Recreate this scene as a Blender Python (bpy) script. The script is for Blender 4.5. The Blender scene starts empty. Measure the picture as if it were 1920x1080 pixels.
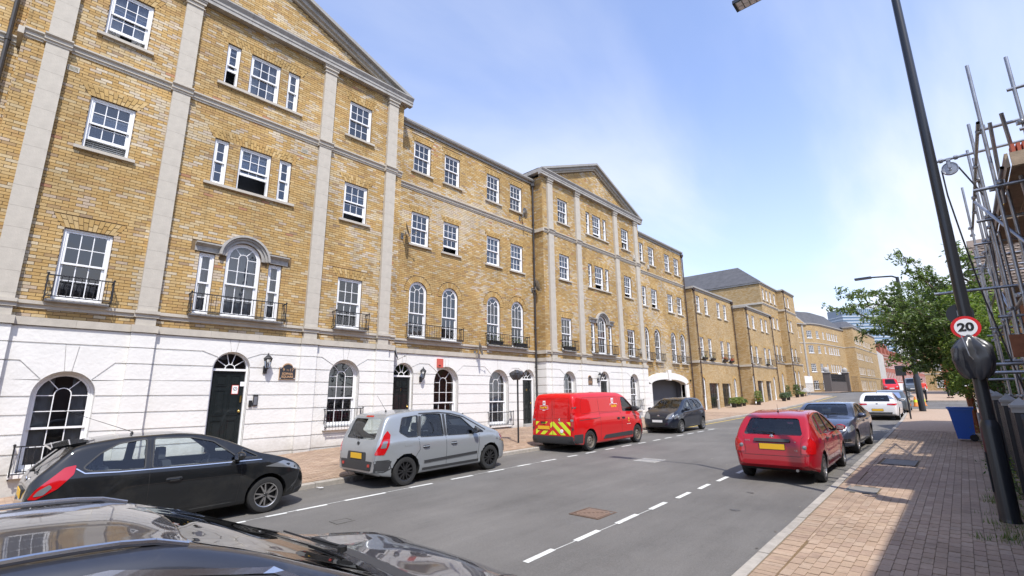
import bpy, bmesh, math, random
import numpy as np
from mathutils import Vector, Matrix, noise
from mathutils.bvhtree import BVHTree
rad = math.radians
random.seed(7)
RNG = np.random.default_rng(7)
sc = bpy.context.scene
C = sc.collection
# ---------------------------------------------------------------- camera (eye is the origin, street runs along +Y)
cam = bpy.data.cameras.new('camera'); camo = bpy.data.objects.new('camera', cam); C.objects.link(camo)
cam.sensor_width = 36.0; cam.lens = 897.0 / 1920 * 36; cam.clip_start = 0.05; cam.clip_end = 3000
RC = ((0.73382422, -0.15691012, -0.66096992), (0.67924913, 0.15361111, 0.7176519), (-0.01107452, -0.97559358, 0.21930461))
camo.matrix_world = Matrix(((RC[0][0], -RC[0][1], -RC[0][2], 0), (RC[1][0], -RC[1][1], -RC[1][2], 0), (RC[2][0], -RC[2][1], -RC[2][2], 0), (0, 0, 0, 1)))
sc.camera = camo
# ---------------------------------------------------------------- sky, sun, exposure
SUN = Vector((5.35, -3.15, 9.3)).normalized()
w = bpy.data.worlds.new('World'); sc.world = w; w.use_nodes = True
nt = w.node_tree; nt.nodes.clear()
N = nt.nodes.new; L = nt.links.new
out = N('ShaderNodeOutputWorld'); bg = N('ShaderNodeBackground'); sky = N('ShaderNodeTexSky')
sky.sky_type = 'NISHITA'; sky.sun_disc = False; sky.sun_elevation = math.asin(SUN.z); sky.sun_rotation = math.atan2(SUN.x, SUN.y)
sky.air_density = 1.0; sky.dust_density = 0.8; sky.ozone_density = 1.6; sky.altitude = 30
tc = N('ShaderNodeTexCoord'); sep = N('ShaderNodeSeparateXYZ'); L(tc.outputs['Generated'], sep.inputs[0])
# clouds: direction projected on a high flat layer, so wisps stretch towards the horizon
mz = N('ShaderNodeMath'); mz.operation = 'MAXIMUM'; mz.inputs[1].default_value = 0.0; L(sep.outputs['Z'], mz.inputs[0])
ad = N('ShaderNodeMath'); ad.operation = 'ADD'; ad.inputs[1].default_value = 0.22; L(mz.outputs[0], ad.inputs[0])
dx = N('ShaderNodeMath'); dx.operation = 'DIVIDE'; L(sep.outputs['X'], dx.inputs[0]); L(ad.outputs[0], dx.inputs[1])
dy = N('ShaderNodeMath'); dy.operation = 'DIVIDE'; L(sep.outputs['Y'], dy.inputs[0]); L(ad.outputs[0], dy.inputs[1])
cb = N('ShaderNodeCombineXYZ'); L(dx.outputs[0], cb.inputs[0]); L(dy.outputs[0], cb.inputs[1])
mp = N('ShaderNodeMapping'); mp.inputs['Rotation'].default_value = (0, 0, rad(-38)); mp.inputs['Scale'].default_value = (1.5, 0.62, 1); mp.inputs['Location'].default_value = (3.1, 0.4, 0); L(cb.outputs[0], mp.inputs[0])
n1 = N('ShaderNodeTexNoise'); n1.inputs['Scale'].default_value = 0.9; n1.inputs['Detail'].default_value = 8; n1.inputs['Roughness'].default_value = 0.52; n1.inputs['Distortion'].default_value = 0.5; L(mp.outputs[0], n1.inputs['Vector'])
cr = N('ShaderNodeMapRange'); cr.interpolation_type = 'SMOOTHSTEP'; cr.inputs['From Min'].default_value = 0.38; cr.inputs['From Max'].default_value = 0.72; L(n1.outputs['Fac'], cr.inputs['Value'])
# haze of the low sky: more white near the horizon
hz = N('ShaderNodeMapRange'); hz.inputs['From Min'].default_value = 0.62; hz.inputs['From Max'].default_value = 0.0; hz.interpolation_type = 'SMOOTHSTEP'; L(sep.outputs['Z'], hz.inputs['Value'])
hm = N('ShaderNodeMath'); hm.operation = 'MULTIPLY_ADD'; hm.inputs[1].default_value = 0.75; hm.inputs[2].default_value = 0.26; L(hz.outputs[0], hm.inputs[0])
cm = N('ShaderNodeMath'); cm.operation = 'MULTIPLY_ADD'; cm.inputs[2].default_value = 0.13; L(cr.outputs[0], cm.inputs[0]); L(hm.outputs[0], cm.inputs[1])
hb = N('ShaderNodeMath'); hb.operation = 'MULTIPLY_ADD'; hb.inputs[1].default_value = 0.36; L(hz.outputs[0], hb.inputs[0]); L(cm.outputs[0], hb.inputs[2]); hb.use_clamp = True
gain = N('ShaderNodeMixRGB'); gain.blend_type = 'MULTIPLY'; gain.inputs[0].default_value = 1; gain.inputs[2].default_value = (1.9, 2.05, 2.5, 1); L(sky.outputs[0], gain.inputs[1])
mx = N('ShaderNodeMixRGB'); mx.inputs[2].default_value = (8.4, 8.6, 9.2, 1); L(hb.outputs[0], mx.inputs[0]); L(gain.outputs[0], mx.inputs[1])
L(mx.outputs[0], bg.inputs[0]); bg.inputs[1].default_value = 0.115; L(bg.outputs[0], out.inputs[0])
sun = bpy.data.lights.new('sun', 'SUN'); sun.energy = 4.6; sun.angle = rad(0.53); sun.color = (1.0, 0.955, 0.88)
so = bpy.data.objects.new('sun', sun); C.objects.link(so); so.rotation_euler = (-SUN).to_track_quat('-Z', 'Y').to_euler()
so.location = (10, -10, 30)
sc.view_settings.view_transform = 'Standard'; sc.view_settings.look = 'None'; sc.view_settings.gamma = 1; sc.view_settings.use_curve_mapping = False
sc.view_settings.exposure = 0.22
sc.cycles.max_bounces = 8; sc.cycles.diffuse_bounces = 3; sc.cycles.glossy_bounces = 4; sc.cycles.transmission_bounces = 6; sc.cycles.transparent_max_bounces = 12
sc.cycles.caustics_reflective = False; sc.cycles.caustics_refractive = False; sc.cycles.use_denoising = True
# ---------------------------------------------------------------- ground profile
GY = [-60, -40, -10, 0, 5, 10, 16, 26, 33, 40, 46, 52, 58, 64, 70, 78, 90, 120, 200, 1500]
GZ = [-3.6, -3.2, -2.2, -1.95, -1.83, -1.74, -1.67, -1.53, -1.41, -1.27, -1.10, -.84, -.60, -.40, -.25, -.13, -.08, -.12, -.5, -6]
def G(y): return float(np.interp(y, GY, GZ))
def KL(y): return float(np.interp(y, [-60, 0, 26, 40, 50, 60, 75], [-10.3, -10.35, -10.6, -10.8, -11.1, -11.6, -12.2]))     # left kerb, road edge
def KR(y): return float(np.interp(y, [-60, 5, 10, 20, 30, 41, 60, 80, 140], [-1.95, -1.97, -2.05, -2.3, -2.5, -2.85, -3.9, -5.2, -9.5]))  # right kerb
def PL(x, y):  # left pavement height
    t = min(max((KL(y) - x) / 4.0, 0), 1.3)
    wz = float(np.interp(y, [-20, 0, 4, 8, 15, 26, 37, 45, 50, 59, 63, 75], [-2.5, -1.9, -1.62, -1.46, -1.42, -1.36, -1.2, -1.0, -.72, -.42, -.2, 0.0]))
    k = G(y) + .11
    return k + (wz - k) * t
def PR(y): return G(y) + .11
# ---------------------------------------------------------------- materials
MATS = {}
def newmat(name):
    m = bpy.data.materials.new(name); m.use_nodes = True; m.node_tree.nodes.clear(); MATS[name] = m
    return m, m.node_tree
def mat(name, col, rough=.6, metal=0.0, vary=.0, vscale=6.0, bump=0.0, bscale=60.0, coat=0.0, spec=.5, dirt=None, ior=1.5, objvar=0.0, flake=False):
    m, t = newmat(name); n = t.nodes.new; l = t.links.new
    o = n('ShaderNodeOutputMaterial'); p = n('ShaderNodeBsdfPrincipled'); l(p.outputs[0], o.inputs[0])
    c = tuple(col) + (1,) if len(col) == 3 else col
    p.inputs['Base Color'].default_value = c; p.inputs['Roughness'].default_value = rough; p.inputs['Metallic'].default_value = metal
    p.inputs['Coat Weight'].default_value = coat; p.inputs['Coat Roughness'].default_value = .03; p.inputs['Specular IOR Level'].default_value = spec; p.inputs['IOR'].default_value = ior
    tcn = n('ShaderNodeTexCoord'); src = None
    if vary or dirt:
        a = n('ShaderNodeTexNoise'); a.inputs['Scale'].default_value = vscale; a.inputs['Detail'].default_value = 6; a.inputs['Roughness'].default_value = .65; l(tcn.outputs['Object'], a.inputs['Vector'])
        r = n('ShaderNodeMapRange'); r.inputs['From Min'].default_value = .3; r.inputs['From Max'].default_value = .7; r.inputs['To Min'].default_value = 1 - vary; r.inputs['To Max'].default_value = 1 + vary; l(a.outputs['Fac'], r.inputs['Value'])
        h = n('ShaderNodeMixRGB'); h.blend_type = 'MULTIPLY'; h.inputs[0].default_value = 1; h.inputs[1].default_value = c; l(r.outputs[0], h.inputs[2]); src = h.outputs[0]
        if dirt:
            b = n('ShaderNodeTexNoise'); b.inputs['Scale'].default_value = vscale * .35; b.inputs['Detail'].default_value = 9; b.inputs['Roughness'].default_value = .75; l(tcn.outputs['Object'], b.inputs['Vector'])
            q = n('ShaderNodeMapRange'); q.inputs['From Min'].default_value = .5; q.inputs['From Max'].default_value = .75; q.inputs['To Max'].default_value = dirt[1]; l(b.outputs['Fac'], q.inputs['Value'])
            d = n('ShaderNodeMixRGB'); d.inputs[2].default_value = tuple(dirt[0]) + (1,); l(q.outputs[0], d.inputs[0]); l(src, d.inputs[1]); src = d.outputs[0]
    if objvar:
        oi = n('ShaderNodeObjectInfo'); r = n('ShaderNodeMapRange'); r.inputs['To Min'].default_value = 1 - objvar; r.inputs['To Max'].default_value = 1 + objvar; l(oi.outputs['Random'], r.inputs['Value'])
        h = n('ShaderNodeMixRGB'); h.blend_type = 'MULTIPLY'; h.inputs[0].default_value = 1
        if src: l(src, h.inputs[1])
        else: h.inputs[1].default_value = c
        l(r.outputs[0], h.inputs[2]); src = h.outputs[0]
    if src: l(src, p.inputs['Base Color'])
    if bump:
        a = n('ShaderNodeTexNoise'); a.inputs['Scale'].default_value = bscale; a.inputs['Detail'].default_value = 4; l(tcn.outputs['Object'], a.inputs['Vector'])
        b = n('ShaderNodeBump'); b.inputs['Strength'].default_value = bump; b.inputs['Distance'].default_value = .01; l(a.outputs['Fac'], b.inputs['Height']); l(b.outputs[0], p.inputs['Normal'])
    return m
def tintmat(name, rough=.85, bump=.5, bscale=90, stops=None, stain=0.25):
    """colour per face from the 'tint' attribute, or (single pieces) from a ramp driven by the object's random number"""
    m, t = newmat(name); n = t.nodes.new; l = t.links.new
    o = n('ShaderNodeOutputMaterial'); p = n('ShaderNodeBsdfPrincipled'); l(p.outputs[0], o.inputs[0]); p.inputs['Roughness'].default_value = rough
    tcn = n('ShaderNodeTexCoord'); geo = n('ShaderNodeNewGeometry')
    if stops:
        oi = n('ShaderNodeObjectInfo'); r = n('ShaderNodeValToRGB'); r.color_ramp.interpolation = 'CONSTANT'; e = r.color_ramp.elements
        for i, (f, c) in enumerate(stops):
            x = e[i] if i < 2 else e.new(f)
            x.position = f; x.color = tuple(c) + (1,)
        l(oi.outputs['Random'], r.inputs[0]); src = r.outputs[0]
    else:
        a = n('ShaderNodeAttribute'); a.attribute_name = 'tint'; src = a.outputs['Vector']
    a = n('ShaderNodeTexNoise'); a.inputs['Scale'].default_value = 22; a.inputs['Detail'].default_value = 6; a.inputs['Roughness'].default_value = .7; l(geo.outputs['Position'], a.inputs['Vector'])
    r = n('ShaderNodeMapRange'); r.inputs['From Min'].default_value = .25; r.inputs['From Max'].default_value = .75; r.inputs['To Min'].default_value = .85; r.inputs['To Max'].default_value = 1.14; l(a.outputs['Fac'], r.inputs['Value'])
    h = n('ShaderNodeMixRGB'); h.blend_type = 'MULTIPLY'; h.inputs[0].default_value = 1; l(src, h.inputs[1]); l(r.outputs[0], h.inputs[2])
    b = n('ShaderNodeTexNoise'); b.inputs['Scale'].default_value = .7; b.inputs['Detail'].default_value = 5; l(geo.outputs['Position'], b.inputs['Vector'])
    q = n('ShaderNodeMapRange'); q.inputs['From Min'].default_value = .35; q.inputs['From Max'].default_value = .7; q.inputs['To Min'].default_value = 1; q.inputs['To Max'].default_value = 1 - stain; l(b.outputs['Fac'], q.inputs['Value'])
    h2 = n('ShaderNodeMixRGB'); h2.blend_type = 'MULTIPLY'; h2.inputs[0].default_value = 1; l(h.outputs[0], h2.inputs[1]); l(q.outputs[0], h2.inputs[2]); l(h2.outputs[0], p.inputs['Base Color'])
    vm = n('ShaderNodeMapping'); vm.inputs['Scale'].default_value = (2.2, 2.2, .3); l(geo.outputs['Position'], vm.inputs[0]); v = n('ShaderNodeTexNoise'); v.inputs['Scale'].default_value = 1; v.inputs['Detail'].default_value = 7; v.inputs['Roughness'].default_value = .7; l(vm.outputs[0], v.inputs['Vector'])
    vq = n('ShaderNodeMapRange'); vq.inputs['From Min'].default_value = .54; vq.inputs['From Max'].default_value = .75; vq.inputs['To Min'].default_value = 1; vq.inputs['To Max'].default_value = .66; l(v.outputs['Fac'], vq.inputs['Value']); h3 = n('ShaderNodeMixRGB'); h3.blend_type = 'MULTIPLY'; h3.inputs[0].default_value = 1; l(h2.outputs[0], h3.inputs[1]); l(vq.outputs[0], h3.inputs[2]); l(h3.outputs[0], p.inputs['Base Color'])
    f = n('ShaderNodeTexNoise'); f.inputs['Scale'].default_value = bscale; f.inputs['Detail'].default_value = 4; l(geo.outputs['Position'], f.inputs['Vector'])
    bb = n('ShaderNodeBump'); bb.inputs['Strength'].default_value = bump; bb.inputs['Distance'].default_value = .006; l(f.outputs['Fac'], bb.inputs['Height']); l(bb.outputs[0], p.inputs['Normal'])
    return m
BR = [(.50, .33, .13), (.48, .305, .11), (.53, .37, .165), (.45, .28, .11), (.55, .42, .23), (.57, .47, .32), (.49, .38, .27), (.40, .26, .12), (.44, .22, .12), (.35, .24, .14)]
BW = [.27, .23, .20, .11, .07, .03, .04, .035, .007, .012]
STOPS = []
_a = 0
for _c, _w in zip(BR, BW): STOPS.append((_a, _c)); _a += _w / sum(BW)
tintmat('brick'); tintmat('brick_single', stops=STOPS)
PV = [(.385, .275, .19), (.40, .285, .20), (.365, .255, .175), (.41, .30, .215), (.38, .27, .19), (.35, .245, .175)]
tintmat('paver', rough=.9, bump=.35, bscale=200, stain=.22)
tintmat('paver_single', rough=.9, bump=.35, bscale=200, stops=[(i / 6, c) for i, c in enumerate(PV)], stain=.22)
def ramp_brick(name, scale=1.0):
    """far walls: bricks too small to tell apart"""
    m, t = newmat(name); n = t.nodes.new; l = t.links.new
    o = n('ShaderNodeOutputMaterial'); p = n('ShaderNodeBsdfPrincipled'); l(p.outputs[0], o.inputs[0]); p.inputs['Roughness'].default_value = .9
    geo = n('ShaderNodeNewGeometry'); s = n('ShaderNodeSeparateXYZ'); l(geo.outputs['Position'], s.inputs[0])
    ad = n('ShaderNodeMath'); ad.operation = 'ADD'; l(s.outputs['X'], ad.inputs[0]); l(s.outputs['Y'], ad.inputs[1])
    c = n('ShaderNodeCombineXYZ'); l(ad.outputs[0], c.inputs[0]); l(s.outputs['Z'], c.inputs[1])
    b = n('ShaderNodeTexBrick'); b.inputs['Scale'].default_value = 1; b.inputs['Brick Width'].default_value = .225; b.inputs['Row Height'].default_value = .075; b.inputs['Mortar Size'].default_value = .009; b.inputs['Bias'].default_value = -.1
    b.inputs['Color1'].default_value = (.42, .27, .10, 1); b.inputs['Color2'].default_value = (.54, .42, .25, 1); b.inputs['Mortar'].default_value = (.20, .14, .08, 1); l(c.outputs[0], b.inputs['Vector'])
    a = n('ShaderNodeTexNoise'); a.inputs['Scale'].default_value = .6; a.inputs['Detail'].default_value = 8; a.inputs['Roughness'].default_value = .7; l(geo.outputs['Position'], a.inputs['Vector'])
    r = n('ShaderNodeMapRange'); r.inputs['From Min'].default_value = .3; r.inputs['From Max'].default_value = .7; r.inputs['To Min'].default_value = .8; r.inputs['To Max'].default_value = 1.12; l(a.outputs['Fac'], r.inputs['Value'])
    h = n('ShaderNodeMixRGB'); h.blend_type = 'MULTIPLY'; h.inputs[0].default_value = 1; l(b.outputs['Color'], h.inputs[1]); l(r.outputs[0], h.inputs[2]); l(h.outputs[0], p.inputs['Base Color'])
    return m
ramp_brick('far_brick')
mat('mortar', (.17, .115, .06), .95, vary=.15)
mat('stone', (.47, .43, .365), .8, vary=.10, vscale=3, bump=.25, bscale=40, dirt=((.27, .25, .21), .45))
mat('stone_grey', (.36, .345, .32), .85, vary=.16, vscale=5, bump=.3, bscale=40, dirt=((.12, .115, .105), .6))
mat('stucco', (.715, .70, .665), .75, vary=.05, vscale=1.6, bump=.8, bscale=14, dirt=((.57, .55, .51), .2))
def splash(m):
    t = m.node_tree; n = t.nodes.new; l = t.links.new; p = [k for k in t.nodes if k.type == 'BSDF_PRINCIPLED'][0]; src = p.inputs['Base Color'].links[0].from_socket
    g = n('ShaderNodeNewGeometry'); s = n('ShaderNodeSeparateXYZ'); l(g.outputs['Position'], s.inputs[0]); a = n('ShaderNodeTexNoise'); a.inputs['Scale'].default_value = 3.5; a.inputs['Detail'].default_value = 8; a.inputs['Roughness'].default_value = .75; l(g.outputs['Position'], a.inputs['Vector'])
    h = n('ShaderNodeMath'); h.operation = 'MULTIPLY_ADD'; h.inputs[1].default_value = -.9; l(a.outputs['Fac'], h.inputs[0]); l(s.outputs['Z'], h.inputs[2])
    r = n('ShaderNodeMapRange'); r.inputs['From Min'].default_value = -1.95; r.inputs['From Max'].default_value = -1.45; r.inputs['To Min'].default_value = .6; r.inputs['To Max'].default_value = 0; l(h.outputs[0], r.inputs['Value'])
    x = n('ShaderNodeMixRGB'); x.inputs[2].default_value = (.36, .33, .28, 1); l(r.outputs[0], x.inputs[0]); l(src, x.inputs[1]); l(x.outputs[0], p.inputs['Base Color'])
splash(MATS['stucco'])
mat('white_paint', (.80, .80, .80), .45, vary=.02)
mat('black_paint', (.012, .012, .013), .35)
mat('iron', (.02, .02, .022), .5)
mat('door_black', (.012, .016, .017), .25, coat=.4)
mat('brass', (.6, .4, .12), .3, metal=1)
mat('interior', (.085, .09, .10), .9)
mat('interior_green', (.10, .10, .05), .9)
mat('blind', (.42, .44, .46), .7)
mat('curtain', (.62, .62, .60), .9)
mat('lead', (.10, .10, .10), .6, vary=.3, vscale=3)
mat('gutter', (.30, .29, .27), .6, vary=.1)
mat('slate', (.075, .075, .08), .7, vary=.25, vscale=2, bump=.4, bscale=12)
mat('pipe', (.035, .032, .032), .45)
mat('pipe_brown', (.05, .03, .025), .5)
mat('terracotta', (.45, .10, .05), .7)
mat('alarm_red', (.55, .10, .07), .5)
mat('kerb', (.33, .30, .26), .9, vary=.18, vscale=9, bump=.5, bscale=80, objvar=.12)
mat('concrete', (.36, .35, .33), .9, vary=.15, vscale=4, bump=.3)
mat('line_white', (.62, .62, .58), .8, vary=.15, vscale=14, dirt=((.2, .2, .19), .5))
mat('line_yellow', (.60, .43, .08), .8, vary=.15, vscale=14, dirt=((.2, .17, .1), .4))
mat('cast_iron', (.13, .085, .06), .65, vary=.3, vscale=20)
mat('galv', (.34, .35, .37), .38, metal=.75, vary=.25, vscale=6, dirt=((.16, .12, .09), .4))
mat('galv_yellow', (.36, .24, .10), .5, metal=.4, vary=.4, vscale=5)
mat('timber', (.33, .25, .17), .85, vary=.25, vscale=7, bump=.3, objvar=.15)
mat('bark', (.10, .075, .055), .95, vary=.3, vscale=12, bump=.8, bscale=30)
mat('post_black', (.02, .022, .026), .28)
mat('bag', (.05, .052, .058), .3, bump=.3, bscale=9)
mat('blue_plastic', (.016, .10, .46), .4)
mat('plain_white', (.85, .85, .85), .5)
mat('plain_black', (.01, .01, .01), .6)
mat('sign_red', (.65, .01, .012), .4)
mat('gold_text', (.50, .30, .16), .5)
mat('plaque', (.03, .03, .035), .5)
def glassmat(name, tint=(.55, .6, .62), ior=1.5, rough=.015, base=.0, wave=.0):
    m, t = newmat(name); n = t.nodes.new; l = t.links.new
    o = n('ShaderNodeOutputMaterial'); tr = n('ShaderNodeBsdfTransparent'); tr.inputs[0].default_value = tuple(tint) + (1,)
    g = n('ShaderNodeBsdfGlossy'); g.inputs['Roughness'].default_value = rough; f = n('ShaderNodeFresnel'); f.inputs['IOR'].default_value = ior
    m2 = n('ShaderNodeMath'); m2.operation = 'MULTIPLY_ADD'; m2.inputs[1].default_value = 1; m2.inputs[2].default_value = base; m2.use_clamp = True; l(f.outputs[0], m2.inputs[0])
    if wave:
        tcn = n('ShaderNodeTexCoord'); a = n('ShaderNodeTexNoise'); a.inputs['Scale'].default_value = 2.2; l(tcn.outputs['Object'], a.inputs['Vector'])
        b = n('ShaderNodeBump'); b.inputs['Strength'].default_value = wave; b.inputs['Distance'].default_value = .02; l(a.outputs['Fac'], b.inputs['Height']); l(b.outputs[0], g.inputs['Normal'])
    x = n('ShaderNodeMixShader'); l(m2.outputs[0], x.inputs[0]); l(tr.outputs[0], x.inputs[1]); l(g.outputs[0], x.inputs[2]); l(x.outputs[0], o.inputs[0])
    return m
glassmat('window_glass', (.80, .83, .86), 1.7, base=.07, wave=.12)
glassmat('car_glass', (.80, .86, .86), 1.5, base=.03)
glassmat('dark_glass', (.10, .11, .12), 1.5, base=.02)
glassmat('clear_glass', (.92, .93, .93), 1.45)
# ---------------------------------------------------------------- object helpers
WP = {}
def wpos(o): return WP.get(o.name, Vector((0, 0, 0))) if o else Vector((0, 0, 0))
def setp(o, parent, loc):
    """link o at world position loc under parent (roots carry no rotation unless placed last)"""
    C.objects.link(o); loc = Vector(loc)
    if parent: o.parent = parent; o.location = loc - wpos(parent)
    else: o.location = loc
    WP[o.name] = loc
    return o
def tag(o, label=None, cat=None, group=None, kind=None):
    if label: o['label'] = label
    if cat: o['category'] = cat
    if group: o['group'] = group
    if kind: o['kind'] = kind
    return o
def thing(name, label, cat, loc=(0, 0, 0), group=None):
    return tag(setp(bpy.data.objects.new(name, None), None, loc), label, cat, group)
class MB:
    def __init__(s): s.v = []; s.f = []; s.m = []; s.t = []; s.sm = []
    def add(s, vs, fs, m=0, t=None, smooth=False):
        b = len(s.v); s.v += [tuple(v) for v in vs]
        for f in fs: s.f.append(tuple(b + i for i in f)); s.m.append(m); s.t.append(t or (0, 0, 0)); s.sm.append(smooth)
        return s
    def box(s, x0, x1, y0, y1, z0, z1, m=0, t=None, skip=()):
        vs = [(x0, y0, z0), (x1, y0, z0), (x1, y1, z0), (x0, y1, z0), (x0, y0, z1), (x1, y0, z1), (x1, y1, z1), (x0, y1, z1)]
        fs = {'b': (0, 3, 2, 1), 't': (4, 5, 6, 7), 'f': (1, 2, 6, 5), 'k': (3, 0, 4, 7), 'l': (0, 1, 5, 4), 'r': (2, 3, 7, 6)}
        return s.add(vs, [f for k, f in fs.items() if k not in skip], m, t)
    def prism(s, poly, x0, x1, m=0, t=None, back=False):
        """poly in (y,z) counter-clockwise seen from +x"""
        n = len(poly); vs = [(x1, p[0], p[1]) for p in poly] + [(x0, p[0], p[1]) for p in poly]
        fs = [tuple(range(n))] + [(i + n, (i + 1) % n + n, (i + 1) % n, i) for i in range(n)]
        if back: fs.append(tuple(range(2 * n - 1, n - 1, -1)))
        return s.add(vs, fs, m, t)
    def tube(s, p, q, r, seg=8, m=0, r2=None, caps=True):
        p = Vector(p); q = Vector(q); d = (q - p).normalized(); a = d.orthogonal().normalized(); b = d.cross(a); r2 = r if r2 is None else r2
        vs = []; 
        for k in range(seg):
            an = 2 * math.pi * k / seg; u = a * math.cos(an) + b * math.sin(an); vs.append(p + u * r); vs.append(q + u * r2)
        fs = [(2 * k, 2 * ((k + 1) % seg), 2 * ((k + 1) % seg) + 1, 2 * k + 1) for k in range(seg)]
        s.add(vs, fs, m, None, True)
        if caps: s.add([vs[2 * k] for k in range(seg)][::-1], [tuple(range(seg))], m); s.add([vs[2 * k + 1] for k in range(seg)], [tuple(range(seg))], m)
        return s
    def path(s, pts, r, seg=8, m=0):
        for a, b in zip(pts, pts[1:]): s.tube(a, b, r, seg, m)
        return s
    def lathe(s, prof, c=(0, 0, 0), seg=20, m=0, axis='z'):
        """prof: (radius, height) from bottom to top"""
        vs = []
        for r, h in prof:
            for k in range(seg):
                an = 2 * math.pi * k / seg; a, b = r * math.cos(an), r * math.sin(an)
                vs.append({'z': (c[0] + a, c[1] + b, c[2] + h), 'y': (c[0] + b, c[1] + h, c[2] + a), 'x': (c[0] + h, c[1] + a, c[2] + b)}[axis])
        fs = [(i * seg + k, i * seg + (k + 1) % seg, (i + 1) * seg + (k + 1) % seg, (i + 1) * seg + k) for i in range(len(prof) - 1) for k in range(seg)]
        return s.add(vs, fs, m, None, True)
    def mesh(s, name, mats):
        me = bpy.data.meshes.new(name); me.from_pydata(s.v, [], s.f)
        for k in ([mats] if isinstance(mats, str) else mats): me.materials.append(MATS[k])
        me.polygons.foreach_set('material_index', s.m); me.polygons.foreach_set('use_smooth', s.sm)
        if any(t != (0, 0, 0) for t in s.t):
            a = me.attributes.new('tint', 'FLOAT_VECTOR', 'FACE'); a.data.foreach_set('vector', np.array(s.t, dtype=np.float32).ravel())
        if any(s.sm): me.set_sharp_from_angle(angle=rad(40))
        me.update(); return me
    def build(s, name, mats, parent=None, kind=None, local=False, loc=None):
        """mesh given in world coordinates unless local"""
        me = s.mesh(name, mats); o = bpy.data.objects.new(name, me)
        if local: setp(o, parent, loc if loc is not None else wpos(parent))
        else:
            c = wpos(parent) if parent else Vector((0, 0, 0))
            if c.length: me.transform(Matrix.Translation(-c))
            setp(o, parent, c)
        if kind: o['kind'] = kind
        return o
def inst(name, me, parent, loc, rot=None, kind=None):
    o = bpy.data.objects.new(name, me); setp(o, parent, loc)
    if rot: o.rotation_euler = rot
    if kind: o['kind'] = kind
    return o
def text(body, size, m, parent, loc, rot, ext=.002, align='CENTER', name='lettering', bold=0.0, sx=1.0):
    c = bpy.data.curves.new(name, 'FONT'); c.body = body; c.size = size; c.extrude = ext; c.align_x = align; c.align_y = 'CENTER'; c.offset = bold; c.materials.append(MATS[m])
    q = bpy.data.objects.new('q', c); C.objects.link(q); dg = bpy.context.evaluated_depsgraph_get(); dg.update(); me = bpy.data.meshes.new_from_object(q.evaluated_get(dg)); bpy.data.objects.remove(q); me.name = name
    o = bpy.data.objects.new(name, me); setp(o, parent, loc); o.rotation_euler = rot; o.scale = (sx, 1, 1)
    return o
def smooth(me, ang=35):
    me.polygons.foreach_set('use_smooth', [True] * len(me.polygons)); me.set_sharp_from_angle(angle=rad(ang))
def leafmat(name):
    m, t = newmat(name); n = t.nodes.new; l = t.links.new
    o = n('ShaderNodeOutputMaterial'); p = n('ShaderNodeBsdfPrincipled'); a = n('ShaderNodeAttribute'); a.attribute_name = 'tint'; l(a.outputs['Vector'], p.inputs['Base Color']); p.inputs['Roughness'].default_value = .5
    tl = n('ShaderNodeBsdfTranslucent'); g = n('ShaderNodeMixRGB'); g.blend_type = 'MULTIPLY'; g.inputs[0].default_value = 1; g.inputs[2].default_value = (1.3, 1.5, .6, 1); l(a.outputs['Vector'], g.inputs[1]); l(g.outputs[0], tl.inputs[0])
    x = n('ShaderNodeMixShader'); x.inputs[0].default_value = .35; l(p.outputs[0], x.inputs[1]); l(tl.outputs[0], x.inputs[2]); l(x.outputs[0], o.inputs[0])
leafmat('leaf')
GREEN = [(.055, .10, .025), (.07, .13, .03), (.045, .085, .025), (.09, .15, .035), (.06, .11, .04)]
def leaf(b, c, s, col, nrm=None, droop=0.0):
    """one leaf: a folded diamond of two faces"""
    a = Vector((random.gauss(0, 1), random.gauss(0, 1), random.gauss(0, .6) - droop)).normalized()
    q = Vector((random.gauss(0, 1), random.gauss(0, 1), random.gauss(0, 1))); q = (q - a * q.dot(a)).normalized(); n = a.cross(q)
    k = random.uniform(.75, 1.25); col = (col[0] * k, col[1] * k, col[2] * k)
    p0, p1, p2, p3, p4 = c - a * s, c + a * s * 1.15, c + q * s * .42 + n * s * .18, c - q * s * .42 + n * s * .18, c
    b.add([p0, p2, p1, p3], [(0, 1, 2), (0, 2, 3)], 0, col)
# ================================================================ building kit
def proj(p):
    x, y, z = p
    cx = RC[0][0]*x + RC[1][0]*y + RC[2][0]*z; cy = RC[0][1]*x + RC[1][1]*y + RC[2][1]*z; cz = RC[0][2]*x + RC[1][2]*y + RC[2][2]*z
    return (960 + 897 * cx / cz, 540 + 897 * cy / cz) if cz > .1 else (-9999, -9999)
def hw(o, z):
    if z < o['z0'] - 1e-6 or z > o['z1'] + 1e-6: return 0
    if o['t'] == 'rect': return o['w'] / 2
    R = o['w'] / 2; zs = o['z1'] - R * o.get('rise', 1)
    if z <= zs: return R
    q = (z - zs) / o.get('rise', 1)
    return math.sqrt(max(R * R - q * q, 0))
def rect(yc, w, z0, z1, **k): return dict(t='rect', yc=yc, w=w, z0=z0, z1=z1, **k)
def arch(yc, w, z0, z1, **k): return dict(t='arch', yc=yc, w=w, z0=z0, z1=z1, **k)
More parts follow.
